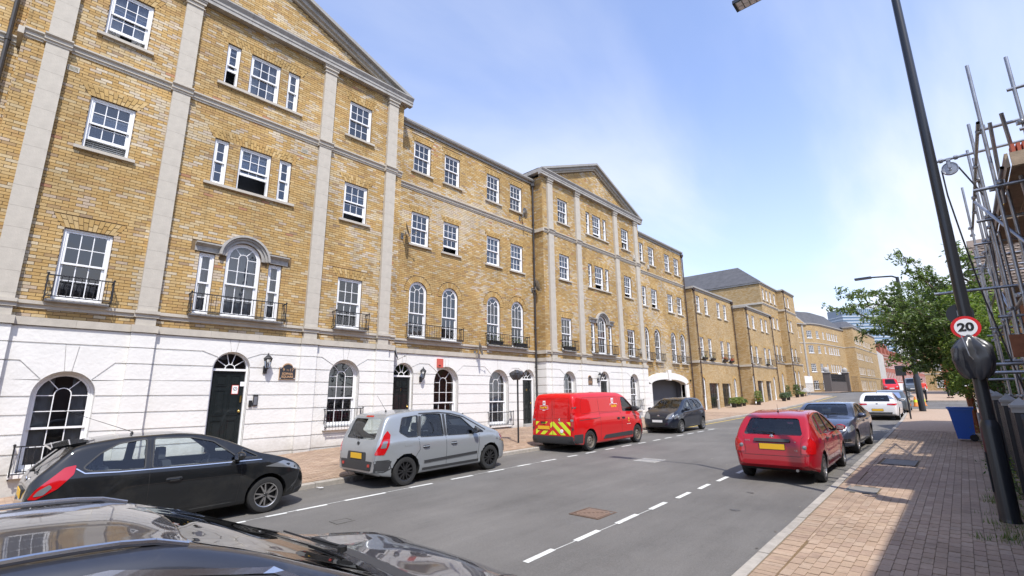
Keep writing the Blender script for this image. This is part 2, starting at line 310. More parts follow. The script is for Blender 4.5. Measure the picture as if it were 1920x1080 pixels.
def slices(y0, y1, z0, z1, ops):
    zz = {z0, z1}
    for o in ops:
        for z in (o['z0'], o['z1']):
            if z0 < z < z1: zz.add(z)
        if o['t'] == 'arch':
            R = o['w'] / 2 * o.get('rise', 1)
            for k in range(0, 9):
                z = o['z1'] - R + R * math.sin(k / 8 * math.pi / 2)
                if z0 < z < z1: zz.add(z)
    zz = sorted(zz); res = []
    for a, b in zip(zz, zz[1:]):
        if b - a < 1e-6: continue
        m = (a + b) / 2; act = sorted([o for o in ops if hw(o, m) > 0], key=lambda o: o['yc'])
        la = lb = y0
        for o in act:
            ha, hb = hw(o, a + 1e-7) or o['w'] / 2, hw(o, b - 1e-7)
            res.append((la, o['yc'] - ha, lb, o['yc'] - hb, a, b)); la = o['yc'] + ha; lb = o['yc'] + hb
        res.append((la, y1, lb, y1, a, b))
    return res
def backing(name, m, root, xf, y0, y1, z0, z1, ops, reveal=.22, rm=None, ret=0):
    b = MB()
    for (a0, a1, b0, b1, za, zb) in slices(y0, y1, z0, z1, ops): b.add([(xf, a0, za), (xf, a1, za), (xf, b1, zb), (xf, b0, zb)], [(0, 1, 2, 3)], 0)
    for o in ops:
        R = o['w'] / 2; pts = []
        if o['t'] == 'rect': pts = [(o['yc'] - R, o['z0']), (o['yc'] - R, o['z1']), (o['yc'] + R, o['z1']), (o['yc'] + R, o['z0'])]
        else:
            rs = o.get('rise', 1); zs = o['z1'] - R * rs; pts = [(o['yc'] - R, o['z0'])] + [(o['yc'] - R * math.cos(a), zs + R * rs * math.sin(a)) for a in [i * math.pi / 16 for i in range(17)]] + [(o['yc'] + R, o['z0'])]
        pts.append(pts[0]) 
        for p, q in zip(pts, pts[1:]): b.add([(xf + .012, *p), (xf + .012, *q), (xf - reveal, *q), (xf - reveal, *p)], [(0, 1, 2, 3)], 1)
    if ret:  # thickness behind the wall so that it has a real end
        b.box(xf - ret, xf - .001, y0, y0 + .001, z0, z1, 0); b.box(xf - ret, xf - .001, y1 - .001, y1, z0, z1, 0)
    return b.build(name, [m, rm or m], root)
def tint(pal=None, dark=1.0):
    c = random.choices(BR, BW)[0] if pal is None else random.choice(pal); k = random.uniform(.92, 1.08) * dark
    return (c[0] * k, c[1] * k, c[2] * k)
PALE = [(.56, .46, .31), (.55, .42, .24), (.52, .42, .31), (.58, .49, .36)]
ARCHP = [(.50, .33, .12), (.46, .30, .11), (.54, .38, .17), (.44, .27, .09)]
def brickwork(root, xf, y0, y1, z0, z1, ops, carve=(), nsingle=300, slope=None, px0=0, pale=0.0, seed=0, name='brick', side=None):
    """stretcher-bond bricks as real geometry; side=(x0,x1,y,sgn) lays them on a wall across the street axis instead"""
    rows = int((z1 - z0) / .075 + 1e-6); full = []; b = MB(); hd = MB(); D = .013
    for r in range(rows):
        za = z0 + r * .075 + .0055; zb = za + .064
        act = []
        for o in list(ops) + list(carve):
            if 'ring' in o:
                R = o['w'] / 2; zs = o['z1'] - R; Ro = R + .225
                h = 0
                if za < o['z1'] + .225 and zb > zs: h = max([math.sqrt(max(Ro * Ro - (z - zs) ** 2, 0)) for z in (max(za, zs), zb) ])
                if o['z0'] - .01 < zb and za < zs: h = max(h, R)
            elif 'splay' in o:
                h = o['w'] / 2 + o['splay'] * max(0, min(1, ((za + zb) / 2 - o['z0']) / (o['z1'] - o['z0']))) if o['z0'] < (za + zb) / 2 < o['z1'] else 0
            else: h = max(hw(o, za), hw(o, zb), hw(o, (za + zb) / 2))
            if h > 0: act.append((o['yc'] - h - .004, o['yc'] + h + .004))
        act.sort(); ys, ye = y0, y1
        if slope: ys, ye = slope(zb)
        if ye - ys < .1: continue
        ivs = []; cur = ys
        for a, c in act:
            if a > cur + .02: ivs.append((cur, a))
            cur = max(cur, c)
        if ye > cur + .02: ivs.append((cur, ye))
        off = (r % 2) * .1125 + random.uniform(-.01, .01)
        for a, c in ivs:
            k = math.floor((a - off) / .225); 
            while True:
                s = k * .225 + off; e = s + .215; k += 1
                if s >= c: break
                if random.random() < .10 and s > a + .1: pass
                s2, e2 = max(s, a), min(e, c)
                if e2 - s2 < .03: continue
                j = random.uniform(-.002, .003); nz = noise.noise(Vector((s * .45 + seed, za * .45, seed)))
                t = tint(PALE) if random.random() < pale * max(0, nz * 2.2 + .35) else tint(None, 1 + .12 * nz)
                if side is None:
                    if e2 - s2 > .21 and nsingle: full.append(((s2 + e2) / 2, za, j, t)); continue
                    b.box(xf - D, xf + j, s2, e2, za, zb, 0, t, 'k')
                else:
                    yy, sg = side
                    if sg < 0: b.box(s2, e2, yy + j, yy + D, za, zb, 0, t, 'r')
                    else: b.box(s2, e2, yy - D, yy - j, za, zb, 0, t, 'l')
    if full:
        def key(f):
            px, py = proj((xf, f[0], f[1]))
            return (xf * xf + f[0] ** 2 + f[1] ** 2) if (8 < px < 1912 and 4 < py < 1076) else 1e9
        full.sort(key=key); v = MB(); v.box(-D, 0, -.1075, .1075, 0, .064, 0, None, 'k'); me = v.mesh(name, 'brick_single')
        for f in full[:nsingle]: inst(name, me, root, (xf + f[2], f[0], f[1]))
        for f in full[nsingle:]: b.box(xf - D, xf + f[2], f[0] - .1075, f[0] + .1075, f[1], f[1] + .064, 0, f[3], 'k')
    return b, hd
def soldier(b, xf, yc, w, z0, h=.29, splay=.17, m=0):
    W0 = w / 2 + .05; W1 = W0 + splay; n = max(3, round(2 * W0 / .076)); hh = h
    for i in range(n):
        a, c = -1 + 2 * i / n, -1 + 2 * (i + 1) / n; g = .005
        for (u, v2) in ((0, .62), (.66, 1)) if i % 2 else ((0, .34), (.38, 1)):
            P = lambda s, q: (yc + s * (W0 + (W1 - W0) * q), z0 + h * q)
            p = [P(a, u), P(c, u), P(c, v2), P(a, v2)]; cy = sum(k[0] for k in p) / 4; cz = sum(k[1] for k in p) / 4
            p = [(k[0] - g * (1 if k[0] > cy else -1), k[1] - .003 * (1 if k[1] > cz else -1)) for k in p]
            b.prism(p, xf - .011, xf + .003, m, tint(ARCHP))
def ring(b, xf, yc, w, z1, th=.215):
    R = w / 2; zs = z1 - R; n = round(math.pi * (R + .1) / .078)
    for i in range(n):
        a, c = math.pi * i / n + .004 / R, math.pi * (i + 1) / n - .004 / R
        p = [(yc + r * math.cos(q), zs + r * math.sin(q)) for r, q in ((R + .006, a), (R + th, a + .002), (R + th, c - .002), (R + .006, c))]
        b.prism(p, xf - .011, xf + .003, 0, tint(ARCHP))
def mould(prof, y0, y1, xf, z, m=0, b=None, cap=True):
    """prof: (x out, z) points from bottom to top, extruded along y"""
    b = b or MB(); n = len(prof); pr = [(-.0, prof[0][1])] + list(prof) + [(-.0, prof[-1][1])]
    vs = [(xf + p[0], y0, z + p[1]) for p in pr] + [(xf + p[0], y1, z + p[1]) for p in pr]; k = len(pr)
    fs = [(i, i + k, i + k + 1, i + 1) for i in range(k - 1)]
    if cap: fs += [tuple(range(k)), tuple(range(2 * k - 1, k - 1, -1))]
    b.add(vs, fs, m); return b
# ---------------------------------------------------------------- windows
WC = {}
def sashmesh(w, h, cols, rows, st=.045, rail_b=.045, rail_t=.045, bar=.018, d=.04):
    b = MB(); b.box(0, d, -w / 2, -w / 2 + st, 0, h); b.box(0, d, w / 2 - st, w / 2, 0, h)
    b.box(0.001, d - .001, -w / 2 + st, w / 2 - st, 0, rail_b); b.box(0.001, d - .001, -w / 2 + st, w / 2 - st, h - rail_t, h)
    iw, ih = w - 2 * st, h - rail_b - rail_t
    for i in range(1, cols): y = -w / 2 + st + iw * i / cols; b.box(.006, d - .006, y - bar / 2, y + bar / 2, rail_b, h - rail_t)
    for i in range(1, rows): z = rail_b + ih * i / rows; b.box(.008, d - .008, -w / 2 + st, w / 2 - st, z - bar / 2, z + bar / 2)
    ps = [(-w / 2 + st + iw * (i + .5) / cols, rail_b + ih * (j + .5) / rows) for i in range(cols) for j in range(rows)]
    return b, ps, iw / cols, ih / rows
def blindmesh(w, h, pitch=.05):
    b = MB(); n = int(h / pitch)
    for i in range(n): z = h - (i + .5) * pitch; b.add([(0, -w / 2, z), (.034, -w / 2, z + .018), (.034, w / 2, z + .018), (0, w / 2, z)], [(0, 1, 2, 3)])
    for s in (-.3, .3): b.box(.016, .018, s * w - .003, s * w + .003, 0, h)
    return b.mesh('blind', 'blind')
def curtainmesh(w, h, seed=0, gap=0.0):
    r = random.Random(seed); b = MB(); n = 26; ph = r.random() * 6
    vs = []
    for i in range(n + 1):
        y = -w / 2 + w * i / n
        x = .03 * math.sin(i * 1.15 + ph) + .015 * math.sin(i * .5 + 2 * ph)
        vs += [(x, y, 0), (x * .7, y, h)]
    fs = [(2 * i, 2 * i + 2, 2 * i + 3, 2 * i + 1) for i in range(n) if abs((i + .5) / n - .5) >= gap / 2]
    b.add(vs, fs, 0, None, True); return b.mesh('curtain', 'curtain')
def window(root, xf, yc, w, z0, z1, kind='sash', cols=3, rows=(2, 2), opened=0.0, inner=None, detail=2, sill=True, split=.5, label=None, sillw=.14, lowerblind=1.0, name='window'):
    """detail 2: every pane its own piece; 1: sashes and glazing; 0: one frame mesh with its glass"""
    h = z1 - z0; P = (xf, yc, z0); key = (round(w, 3), round(h, 3), kind, cols, rows, round(opened, 2), detail, split)
    arched = kind == 'arch'; R = w / 2; fr = .05
    if key not in WC:
        d = {}; b = MB()
        if not arched:
            b.box(-.17, -.05, -R, -R + fr, 0, h); b.box(-.17, -.05, R - fr, R, 0, h); b.box(-.169, -.051, -R + fr, R - fr, h - fr, h); b.box(-.169, -.04, -R + fr, R - fr, 0, .045)
        else:
            b.box(-.17, -.05, -R, -R + fr, 0, h - R); b.box(-.17, -.05, R - fr, R, 0, h - R); b.box(-.169, -.04, -R + fr, R - fr, 0, .045)
            n = 16
            for i in range(n):
                a, c = math.pi * i / n, math.pi * (i + 1) / n
                b.prism([(r * math.cos(q), h - R + r * math.sin(q)) for r, q in ((R - fr, a), (R, a), (R, c), (R - fr, c))], -.17, -.05)
        iw = w - 2 * fr; ih = h - fr - .045; zm = .045 + ih * split
        lb, lps, lpw, lph = sashmesh(iw - .004, zm - .045 + .04, cols, rows[1], rail_b=.07)
        d['lh'] = zm - .045
        if not arched:
            ub, ups, upw, uph = sashmesh(iw - .004, h - fr - zm, cols, rows[0])
        else:
            ub = MB(); r2 = R - fr - .003; uh = h - fr - zm; zs = h - R - zm; st = .045; bar = .018
            ub.box(0, .04, -r2, -r2 + st, 0, zs); ub.box(0, .04, r2 - st, r2, 0, zs); ub.box(.001, .039, -r2 + st, r2 - st, 0, .045); n = 14
            for i in range(n):
                a, c = math.pi * i / n, math.pi * (i + 1) / n
                ub.prism([(r * math.cos(q), zs + r * math.sin(q)) for r, q in ((r2 - st, a), (r2, a), (r2, c), (r2 - st, c))], 0, .04)
            ri = (r2 - st); iy = ri / 3
            for s in (-1, 1): ub.box(.006, .034, s * iy - bar / 2, s * iy + bar / 2, .045, zs + .02)
            zr = [zs * .5 + .02, zs] if zs > .35 else [zs]
            for z in zr: 
                if z < zs - .01: ub.box(.008, .032, -ri, ri, z - bar / 2, z + bar / 2)
                else: ub.box(.008, .032, -ri, -iy, z - bar / 2, z + bar / 2); ub.box(.008, .032, iy, ri, z - bar / 2, z + bar / 2)
            for i in range(8):
                a, c = math.pi * i / 8, math.pi * (i + 1) / 8
                ub.prism([(r * math.cos(q), zs + .02 + r * math.sin(q)) for r, q in ((iy - bar / 2, a), (iy + bar / 2, a), (iy + bar / 2, c), (iy - bar / 2, c))], .006, .034)
            for s in (-1, 1):
                a = math.radians(52); p = Vector((s * iy * math.cos(a), zs + .02 + iy * math.sin(a))); q = Vector((s * ri * math.cos(a), zs + ri * math.sin(a))); u = (q - p).normalized(); v = Vector((-u.y, u.x)) * bar / 2
                ub.prism([tuple(p - v), tuple(q - v), tuple(q + v), tuple(p + v)][::(1 if s > 0 else 1)], .006, .034)
            g = MB(); m = 20; pts = [(0.02, -ri, .045), (.02, ri, .045)] + [(.02, ri * math.cos(math.pi * i / m), zs + ri * math.sin(math.pi * i / m)) for i in range(m + 1)]
            g.add(pts, [tuple(range(len(pts)))]); d['ag'] = g
        d['frame'] = b; d['ub'] = ub; d['lb'] = lb; d['zm'] = zm
        if detail == 0:
            for v0, k, zz in ((lb, 0, .045 + opened * (zm - .045)), (ub, 1, zm)):
                n0 = len(b.v); b.v += [(v[0] + (-.15 if k == 0 else -.108), v[1], v[2] + zz) for v in v0.v]; b.f += [tuple(i + n0 for i in f) for f in v0.f]; b.m += v0.m; b.t += v0.t; b.sm += v0.sm
            b.add([(-.13, -iw / 2, .1 + opened * (zm - .045)), (-.13, iw / 2, .1 + opened * (zm - .045)), (-.13, iw / 2, zm), (-.13, -iw / 2, zm)], [(0, 1, 2, 3)], 1)
            if arched: b.add([(v[0] - .108, v[1], v[2] + zm) for v in d['ag'].v], d['ag'].f, 1)
            else: b.add([(-.09, -iw / 2, zm), (-.09, iw / 2, zm), (-.09, iw / 2, h - fr), (-.09, -iw / 2, h - fr)], [(0, 1, 2, 3)], 1)
            d['me'] = b.mesh('window', ['white_paint', 'window_glass'])
        else:
            d['me'] = b.mesh('window', 'white_paint'); d['um'] = ub.mesh('sash', 'white_paint'); d['lm'] = lb.mesh('sash', 'white_paint')
            def pm(pw, ph): q = MB(); q.add([(0, -pw / 2, -ph / 2), (0, pw / 2, -ph / 2), (0, pw / 2, ph / 2), (0, -pw / 2, ph / 2)], [(0, 1, 2, 3)]); return q.mesh('pane', 'window_glass')
            if detail == 2: d['lp'] = pm(lpw, lph); d['lps'] = lps
            else: d['lp'] = pm(lpw * cols, lph * rows[1]); d['lps'] = [(0, .07 + lph * rows[1] / 2)]
            if arched: d['up'] = d['ag'].mesh('pane', 'window_glass')
            elif detail == 2: d['up'] = pm(upw, uph); d['ups'] = ups
            else: d['up'] = pm(upw * cols, uph * rows[0]); d['ups'] = [(0, .045 + uph * rows[0] / 2)]
        WC[key] = d
    d = WC[key]; wo = inst(name, d['me'], root, P)
    if label: wo['label'] = label
    if detail:
        zl = z0 + .045 + opened * (d['lh'])
        inst('sash', d['um'], wo, (xf - .108, yc, z0 + d['zm'])); inst('sash', d['lm'], wo, (xf - .15, yc, zl))
        for p in d['lps']: inst('pane', d['lp'], wo, (xf - .13, yc + p[0], zl + p[1]))
        if arched: inst('pane', d['up'], wo, (xf - .108, yc, z0 + d['zm']))
        else:
            for p in d['ups']: inst('pane', d['up'], wo, (xf - .088, yc + p[0], z0 + d['zm'] + p[1]))
    if inner:
        hh = h if not arched else h - .12; k2 = (inner, round(w, 2), round(hh, 2), lowerblind)
        if k2 not in WC:
            if inner == 'blind': WC[k2] = blindmesh(w - .1, hh * lowerblind)
            else: WC[k2] = curtainmesh(w - .08, hh, int(w * 100 + h * 10), .34 if inner == 'curtains' else 0)
        inst('blind' if inner == 'blind' else 'curtain', WC[k2], wo, (xf - (.215 if inner == 'blind' else .25), yc, z0 + hh * (1 - (lowerblind if inner == 'blind' else 1))))
    if sill:
        s = MB(); s.prism([(-R - sillw, -.075), (R + sillw, -.075), (R + sillw, 0), (-R - sillw, 0)], -.1, .075); k3 = ('sill', round(w, 3), sillw)
        if k3 not in WC: WC[k3] = s.mesh('sill', 'stone')
        inst('sill', WC[k3], wo, (xf, yc, z0))
    return wo
def railing(root, xf, ya, yb, z0, z1, proj=.27, step=.115, nobar=False):
    b = MB(); r = .011
    b.box(xf, xf + proj, ya - .012, ya + .012, z1 - .012, z1 + .012); b.box(xf, xf + proj, yb - .012, yb + .012, z1 - .012, z1 + .012)
    b.box(xf, xf + proj, ya - .01, ya + .01, z0, z0 + .02); b.box(xf, xf + proj, yb - .01, yb + .01, z0, z0 + .02)
    b.box(xf + proj - .02, xf + proj + .012, ya, yb, z1 - .012, z1 + .012); b.box(xf + proj - .02, xf + proj + .008, ya, yb, z0, z0 + .02)
    for y in (ya, yb):
        b.tube((xf + proj - .005, y, z0 - .03), (xf + proj - .005, y, z1 + .03), .014, 6)
        b.lathe([(0, -.02), (.024, -.01), (.026, .01), (0, .03)], (xf + proj - .005, y, z1 + .03), 8)
        b.path([(xf + .01, y, z0 - .12), (xf + proj * .5, y, z0 - .05), (xf + proj - .005, y, z0)], .009, 5)
        b.path([(xf + proj * .2, y, z1), (xf + proj * .35, y, z1 - .2), (xf + proj * .1, y, z0 + .1)], .008, 5)
    o = b.build('railing', 'iron', root)
    n = max(2, round((yb - ya) / step)); k = ('bar', round(z1 - z0, 3))
    if k not in WC: m = MB(); m.tube((0, 0, 0), (0, 0, z1 - z0), .0075, 5); WC[k] = m.mesh('bar', 'iron')
    for i in range(1, n): inst('bar', WC[k], o, (xf + proj - .005, ya + (yb - ya) * i / n, z0))
    for s in (.5,):
        for y in (ya, yb): inst('bar', WC[k], o, (xf + proj * s, y, z0))
    return o
# ---------------------------------------------------------------- white stucco storey cut by grooves
def stucco(root, xf, y0, y1, zg, ops, name='stucco_block', depth=.026, gap=.017):
    """zg: groove heights from bottom to top. arches bend the groove nearest their crown and carry a keystone"""
    info = []
    for o in ops:
        i = None
        if o['t'] == 'arch' and o.get('key', True):
            c = [k for k in range(1, len(zg) - 1) if zg[k] >= o['z1'] - .07]
            i = c[0] if c else None
        info.append(i)
    def addpoly(p): 
        q = [p[0]]
        for a in p[1:]:
            if abs(a[0] - q[-1][0]) + abs(a[1] - q[-1][1]) > 1e-4: q.append(a)
        if abs(q[0][0] - q[-1][0]) + abs(q[0][1] - q[-1][1]) < 1e-4: q.pop()
        if len(q) < 3: return
        MB().prism(q, xf - depth, xf).build(name, 'stucco', root)
    for k in range(len(zg) - 1):
        lo, hi = zg[k] + gap, zg[k + 1] - gap
        if k == 0: lo = zg[0]
        cuts = sorted({lo, hi} | {o['z0'] for o in ops if lo + .03 < o['z0'] < hi - .03})
        for za, zb in zip(cuts, cuts[1:]):
            left = [(y0, za), (y0, zb)]
            for o, gi in sorted(zip(ops, info), key=lambda t: t[0]['yc']):
                yc, R = o['yc'], o['w'] / 2; zs = o['z1'] - R
                act = hw(o, (za + zb) / 2) > 0 or hw(o, za + .02) > 0
                if gi is not None and k == gi and zb == hi:      # course above the bent groove: split by a keystone
                    ah = math.radians(38); hy, hz = (R + .004) * math.cos(ah), zs + (R + .004) * math.sin(ah) + gap * 1.5; bend = max(R + .26, hy + .2); bz = za
                    kb = .055; kt = .11
                    arc = [(R * math.cos(a), zs + R * math.sin(a)) for a in [ah + (math.pi / 2 - ah) * t / 6 for t in range(7)] if R * math.cos(a) > kb + .012]
                    if o['z1'] < za - .05:                       # groove runs clear of the crown
                        arc = []; 
                        side = [(bend, bz), (hy, max(hz, zs + R * math.sin(ah))), ] + [(R * math.cos(a), zs + R * math.sin(a)) for a in [ah + (math.pi / 2 - ah) * t / 6 for t in range(7)] if R * math.cos(a) > kb + .012]
                    else: side = [(bend, bz), (hy, hz)] + arc
                    kz = zs + math.sqrt(R * R - kb * kb)
                    right = [(yc - a, b) for a, b in side] + [(yc - kb - .012, kz), (yc - kt - .012, zb)]
                    addpoly(left[:1] + right + left[1:][::-1])
                    addpoly([(yc - kb, kz), (yc + kb, kz), (yc + kt, zb), (yc - kt, zb)])
                    left = [(yc + a, b) for a, b in side] + [(yc + kb + .012, kz), (yc + kt + .012, zb)]
                    continue
                if gi is not None and k == gi - 1 and zb == hi:
                    ah = math.radians(38); hy, hz = (R + .004) * math.cos(ah), zs + (R + .004) * math.sin(ah) - gap * .5; bend = max(R + .26, hy + .2) + .01
                    ee = [(hw(o, z) or R, z) for z in [za + (min(hz, zb) - za) * t / 6 for t in range(7)]]
                    if hz < zb - .02: ee = [e for e in ee if e[1] < hz - .005] + [(hy, hz), (bend, zb)]
                    right = [(yc - a, b) for a, b in ee]; lf = [(yc + a, b) for a, b in ee]
                elif act:
                    zt = min(zb, o['z1'])
                    ee = [(hw(o, z) if (o['t'] == 'arch' and z > zs) else R, z) for z in ([za, zb] if zb <= zs else [za + (zt - za) * t / 6 for t in range(7)])]
                    right = [(yc - a, b) for a, b in ee]; lf = [(yc + a, b) for a, b in ee]
                    if zt < zb - .01: right.append((yc, zb)); lf.append((yc, zb))
                else: continue
                addpoly(left[:1] + right + left[1:][::-1]) if len(left) == 2 else addpoly(right + left[::-1])
                left = lf
            right = [(y1, za), (y1, zb)]
            addpoly(right + left[::-1])
def door(root, xf, yc, w, z0, zt, ztop, col='door_black', label=None, num=None, extras=()):
    """six-panel door, white frame, arched fanlight"""
    R = w / 2; fr = .045; x = xf - .16; b = MB()
    b.box(x - .05, x + .06, yc - R, yc - R + fr, z0, ztop - R); b.box(x - .05, x + .06, yc + R - fr, yc + R, z0, ztop - R); b.box(x - .05, x + .065, yc - R + fr, yc + R - fr, zt, zt + .06)
    zs = ztop - R
    for i in range(16):
        a, c = math.pi * i / 16, math.pi * (i + 1) / 16
        b.prism([(yc + r * math.cos(q), zs + r * math.sin(q)) for r, q in ((R - fr, a), (R, a), (R, c), (R - fr, c))], x - .05, x + .06)
    zc = zt + .06; r3 = .13
    for i in range(8):
        a, c = math.pi * i / 8, math.pi * (i + 1) / 8
        b.prism([(yc + r * math.cos(q), zc + r * math.sin(q)) for r, q in ((r3 - .02, a), (r3, a), (r3, c), (r3 - .02, c))], x, x + .03)
    for a in (35, 75, 105, 145):
        a = math.radians(a); p = Vector((r3 * math.cos(a), r3 * math.sin(a))); q = Vector(((R - fr) * math.cos(a) , (R - fr) * math.sin(a) + (zs - zc))); u = (q - p).normalized(); v = Vector((-u.y, u.x)) * .009
        b.prism([(yc + k.x, zc + k.y) for k in (p - v, q - v, q + v, p + v)], x, x + .028)
    f = b.build('door_frame', 'white_paint', root)
    g = MB(); n = 16; pts = [(x + .01, yc + (R - fr) * math.cos(math.pi * i / n), max(zc - .02, zs + (R - fr) * math.sin(math.pi * i / n))) for i in range(n + 1)]; g.add(pts, [tuple(range(n + 1))]); g.build('fanlight', 'window_glass', f)
    d = MB(); a, c = yc - R + fr + .003, yc + R - fr - .003; d.box(x - .03, x + .01, a, c, z0 + .03, zt - .004); W = c - a; H = zt - z0
    o = d.build('door', col, root)
    if label: o['label'] = label
    for (u0, u1, v0, v1) in ((.12, .45, .80, .95), (.55, .88, .80, .95), (.12, .45, .42, .75), (.55, .88, .42, .75), (.12, .45, .08, .36), (.55, .88, .08, .36)):
        p = MB(); y0_, y1_, za, zb = a + W * u0, a + W * u1, z0 + H * v0, z0 + H * v1
        for (q0, q1, r0, r1) in ((y0_, y1_, za, za + .02), (y0_, y1_, zb - .02, zb), (y0_, y0_ + .02, za + .02, zb - .02), (y1_ - .02, y1_, za + .02, zb - .02)): p.box(x + .008, x + .026, q0, q1, r0, r1)
        p.box(x + .008, x + .020, y0_ + .05, y1_ - .05, za + .05, zb - .05); p.build('door_panel', col, o)
    h = MB(); h.lathe([(0, 0), (.03, .005), (.035, .03), (.02, .05), (0, .055)], (x + .01, c - .07, z0 + H * .47), 12, axis='x'); h.build('handle', 'brass', o)
    if num: text(num, .13, 'brass', o, (x + .03, yc, z0 + H * .77), (rad(90), 0, rad(90)))
    s = MB(); s.box(x - .05, xf + .18, yc - R - .02, yc + R + .02, z0 - .16, z0 + .02); s.build('doorstep', 'concrete', root)
    return o
# ================================================================ the terrace of four blocks
XP, XR = -14.4, -15.0
F1, F2, F3 = (2.18, 3.84), (5.85, 7.20), (8.95, 10.30)
ZG = [-2.05, -1.45, -1.07, -.68, -.29, .09, .46, .83, 1.21, 1.575]
def pilaster(root, xf, yc, w, z0, z1, out=.11, cap=True):
    n = round((z1 - z0) / .478); h = (z1 - z0) / n; key = ('pil', round(w, 3), round(h, 4), out)
    if key not in WC: b = MB(); b.box(-.02, out, -w / 2, w / 2, .0015, h - .0015, 0, None, 'k'); WC[key] = b.mesh('stone_block', 'stone')
    for i in range(n): inst('stone_block', WC[key], root, (xf, yc, z0 + i * h))
    if cap:
        b = MB(); b.box(xf, xf + out + .03, yc - w / 2 - .03, yc + w / 2 + .03, z1 - .26, z1 - .235); b.box(xf, xf + out + .04, yc - w / 2 - .04, yc + w / 2 + .04, z1 - .13, z1 - .05); b.box(xf, xf + out + .06, yc - w / 2 - .06, yc + w / 2 + .06, z1 - .05, z1)
        b.build('capital', 'stone', root)
MIDP = [(.02, 0), (.02, .04), (.05, .06), (.05, .13), (.10, .17), (.10, .21)]
LOWP = [(.03, 0), (.03, .07), (.075, .09), (.075, .165)]
BANDP = [(.05, 0), (.05, .17)]
def course_runs(root, name, prof, xf, y0, y1, z, pil, out=.11, pw=.42, m='stone'):
    ys = y0
    for p in list(pil) + [None]:
        ye = y1 if p is None else p - pw / 2 - .0
        # lengths about 1.2 m, butted with hairline joints
        n = max(1, round((ye - ys) / 1.25))
        for i in range(n):
            a, c = ys + (ye - ys) * i / n + .0015, ys + (ye - ys) * (i + 1) / n - .0015
            mould(prof, a, c, xf, z).build(name, m, root)
        if p is not None:
            mould([(q[0] + out, q[1]) for q in prof], p - pw / 2 - .035, p + pw / 2 + .035, xf, z).build(name, m, root); ys = p + pw / 2
def core(root, xf, y0, y1, z0, z1, depth=9.0, ry=None, hgt=2.4):
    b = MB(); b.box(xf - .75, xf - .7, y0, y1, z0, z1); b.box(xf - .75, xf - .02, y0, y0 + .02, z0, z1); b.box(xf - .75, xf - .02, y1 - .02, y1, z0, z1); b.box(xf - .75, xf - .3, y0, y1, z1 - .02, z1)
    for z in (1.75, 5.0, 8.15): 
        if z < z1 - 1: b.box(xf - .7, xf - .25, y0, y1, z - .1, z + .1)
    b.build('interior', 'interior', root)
def lantern(xf, y, z, label, group='wall lanterns beside the doors'):
    t = thing('wall_lantern', label, 'wall lantern', (xf, y, z), group)
    b = MB(); b.box(xf, xf + .03, y - .05, y + .05, z - .22, z - .02); b.path([(xf + .02, y, z - .15), (xf + .1, y, z - .2), (xf + .17, y, z - .1)], .014, 6); b.build('bracket', 'iron', t)
    b = MB(); c = (xf + .17, y, z)
    b.lathe([(.02, -.11), (.035, -.09), (.055, -.07)], c, 6); b.lathe([(.115, .17), (.12, .19), (.05, .27), (.02, .29), (.018, .33), (0, .35)], c, 6)
    for k in range(6):
        a = math.pi / 3 * k; b.tube((c[0] + .055 * math.cos(a), y + .055 * math.sin(a), z - .07), (c[0] + .105 * math.cos(a), y + .105 * math.sin(a), z + .18), .006, 4)
    b.build('cage', 'iron', t)
    b = MB(); b.lathe([(.05, -.07), (.1, .17)], c, 6); b.build('glass', 'clear_glass', t); b = MB(); b.lathe([(.02, -.07), (.02, .02), (.03, .06), (0, .1)], c, 8); b.build('bulb', 'plain_white', t)
def downpipe(x, y, z0, z1, label, m='pipe', hopper=True, group='drainpipes on the terrace'):
    t = thing('drainpipe', label, 'drainpipe', (x, y, z0), group)
    b = MB(); b.tube((x, y, z0), (x, y, z1), .045, 8); b.build('pipe', m, t)
    for i in range(int((z1 - z0) / 1.8)):
        k = MB(); zz = z0 + .9 + i * 1.8; k.lathe([(.048, 0), (.058, .01), (.058, .07), (.048, .08)], (x, y, zz), 8); k.box(x - .09, x, y - .02, y + .02, zz + .02, zz + .06); k.build('bracket', m, t)
    if hopper: h = MB(); h.lathe([(.05, -.1), (.09, 0), (.12, .02), (.12, .16), (.13, .18)], (x, y, z1), 4); h.build('hopper', m, t)
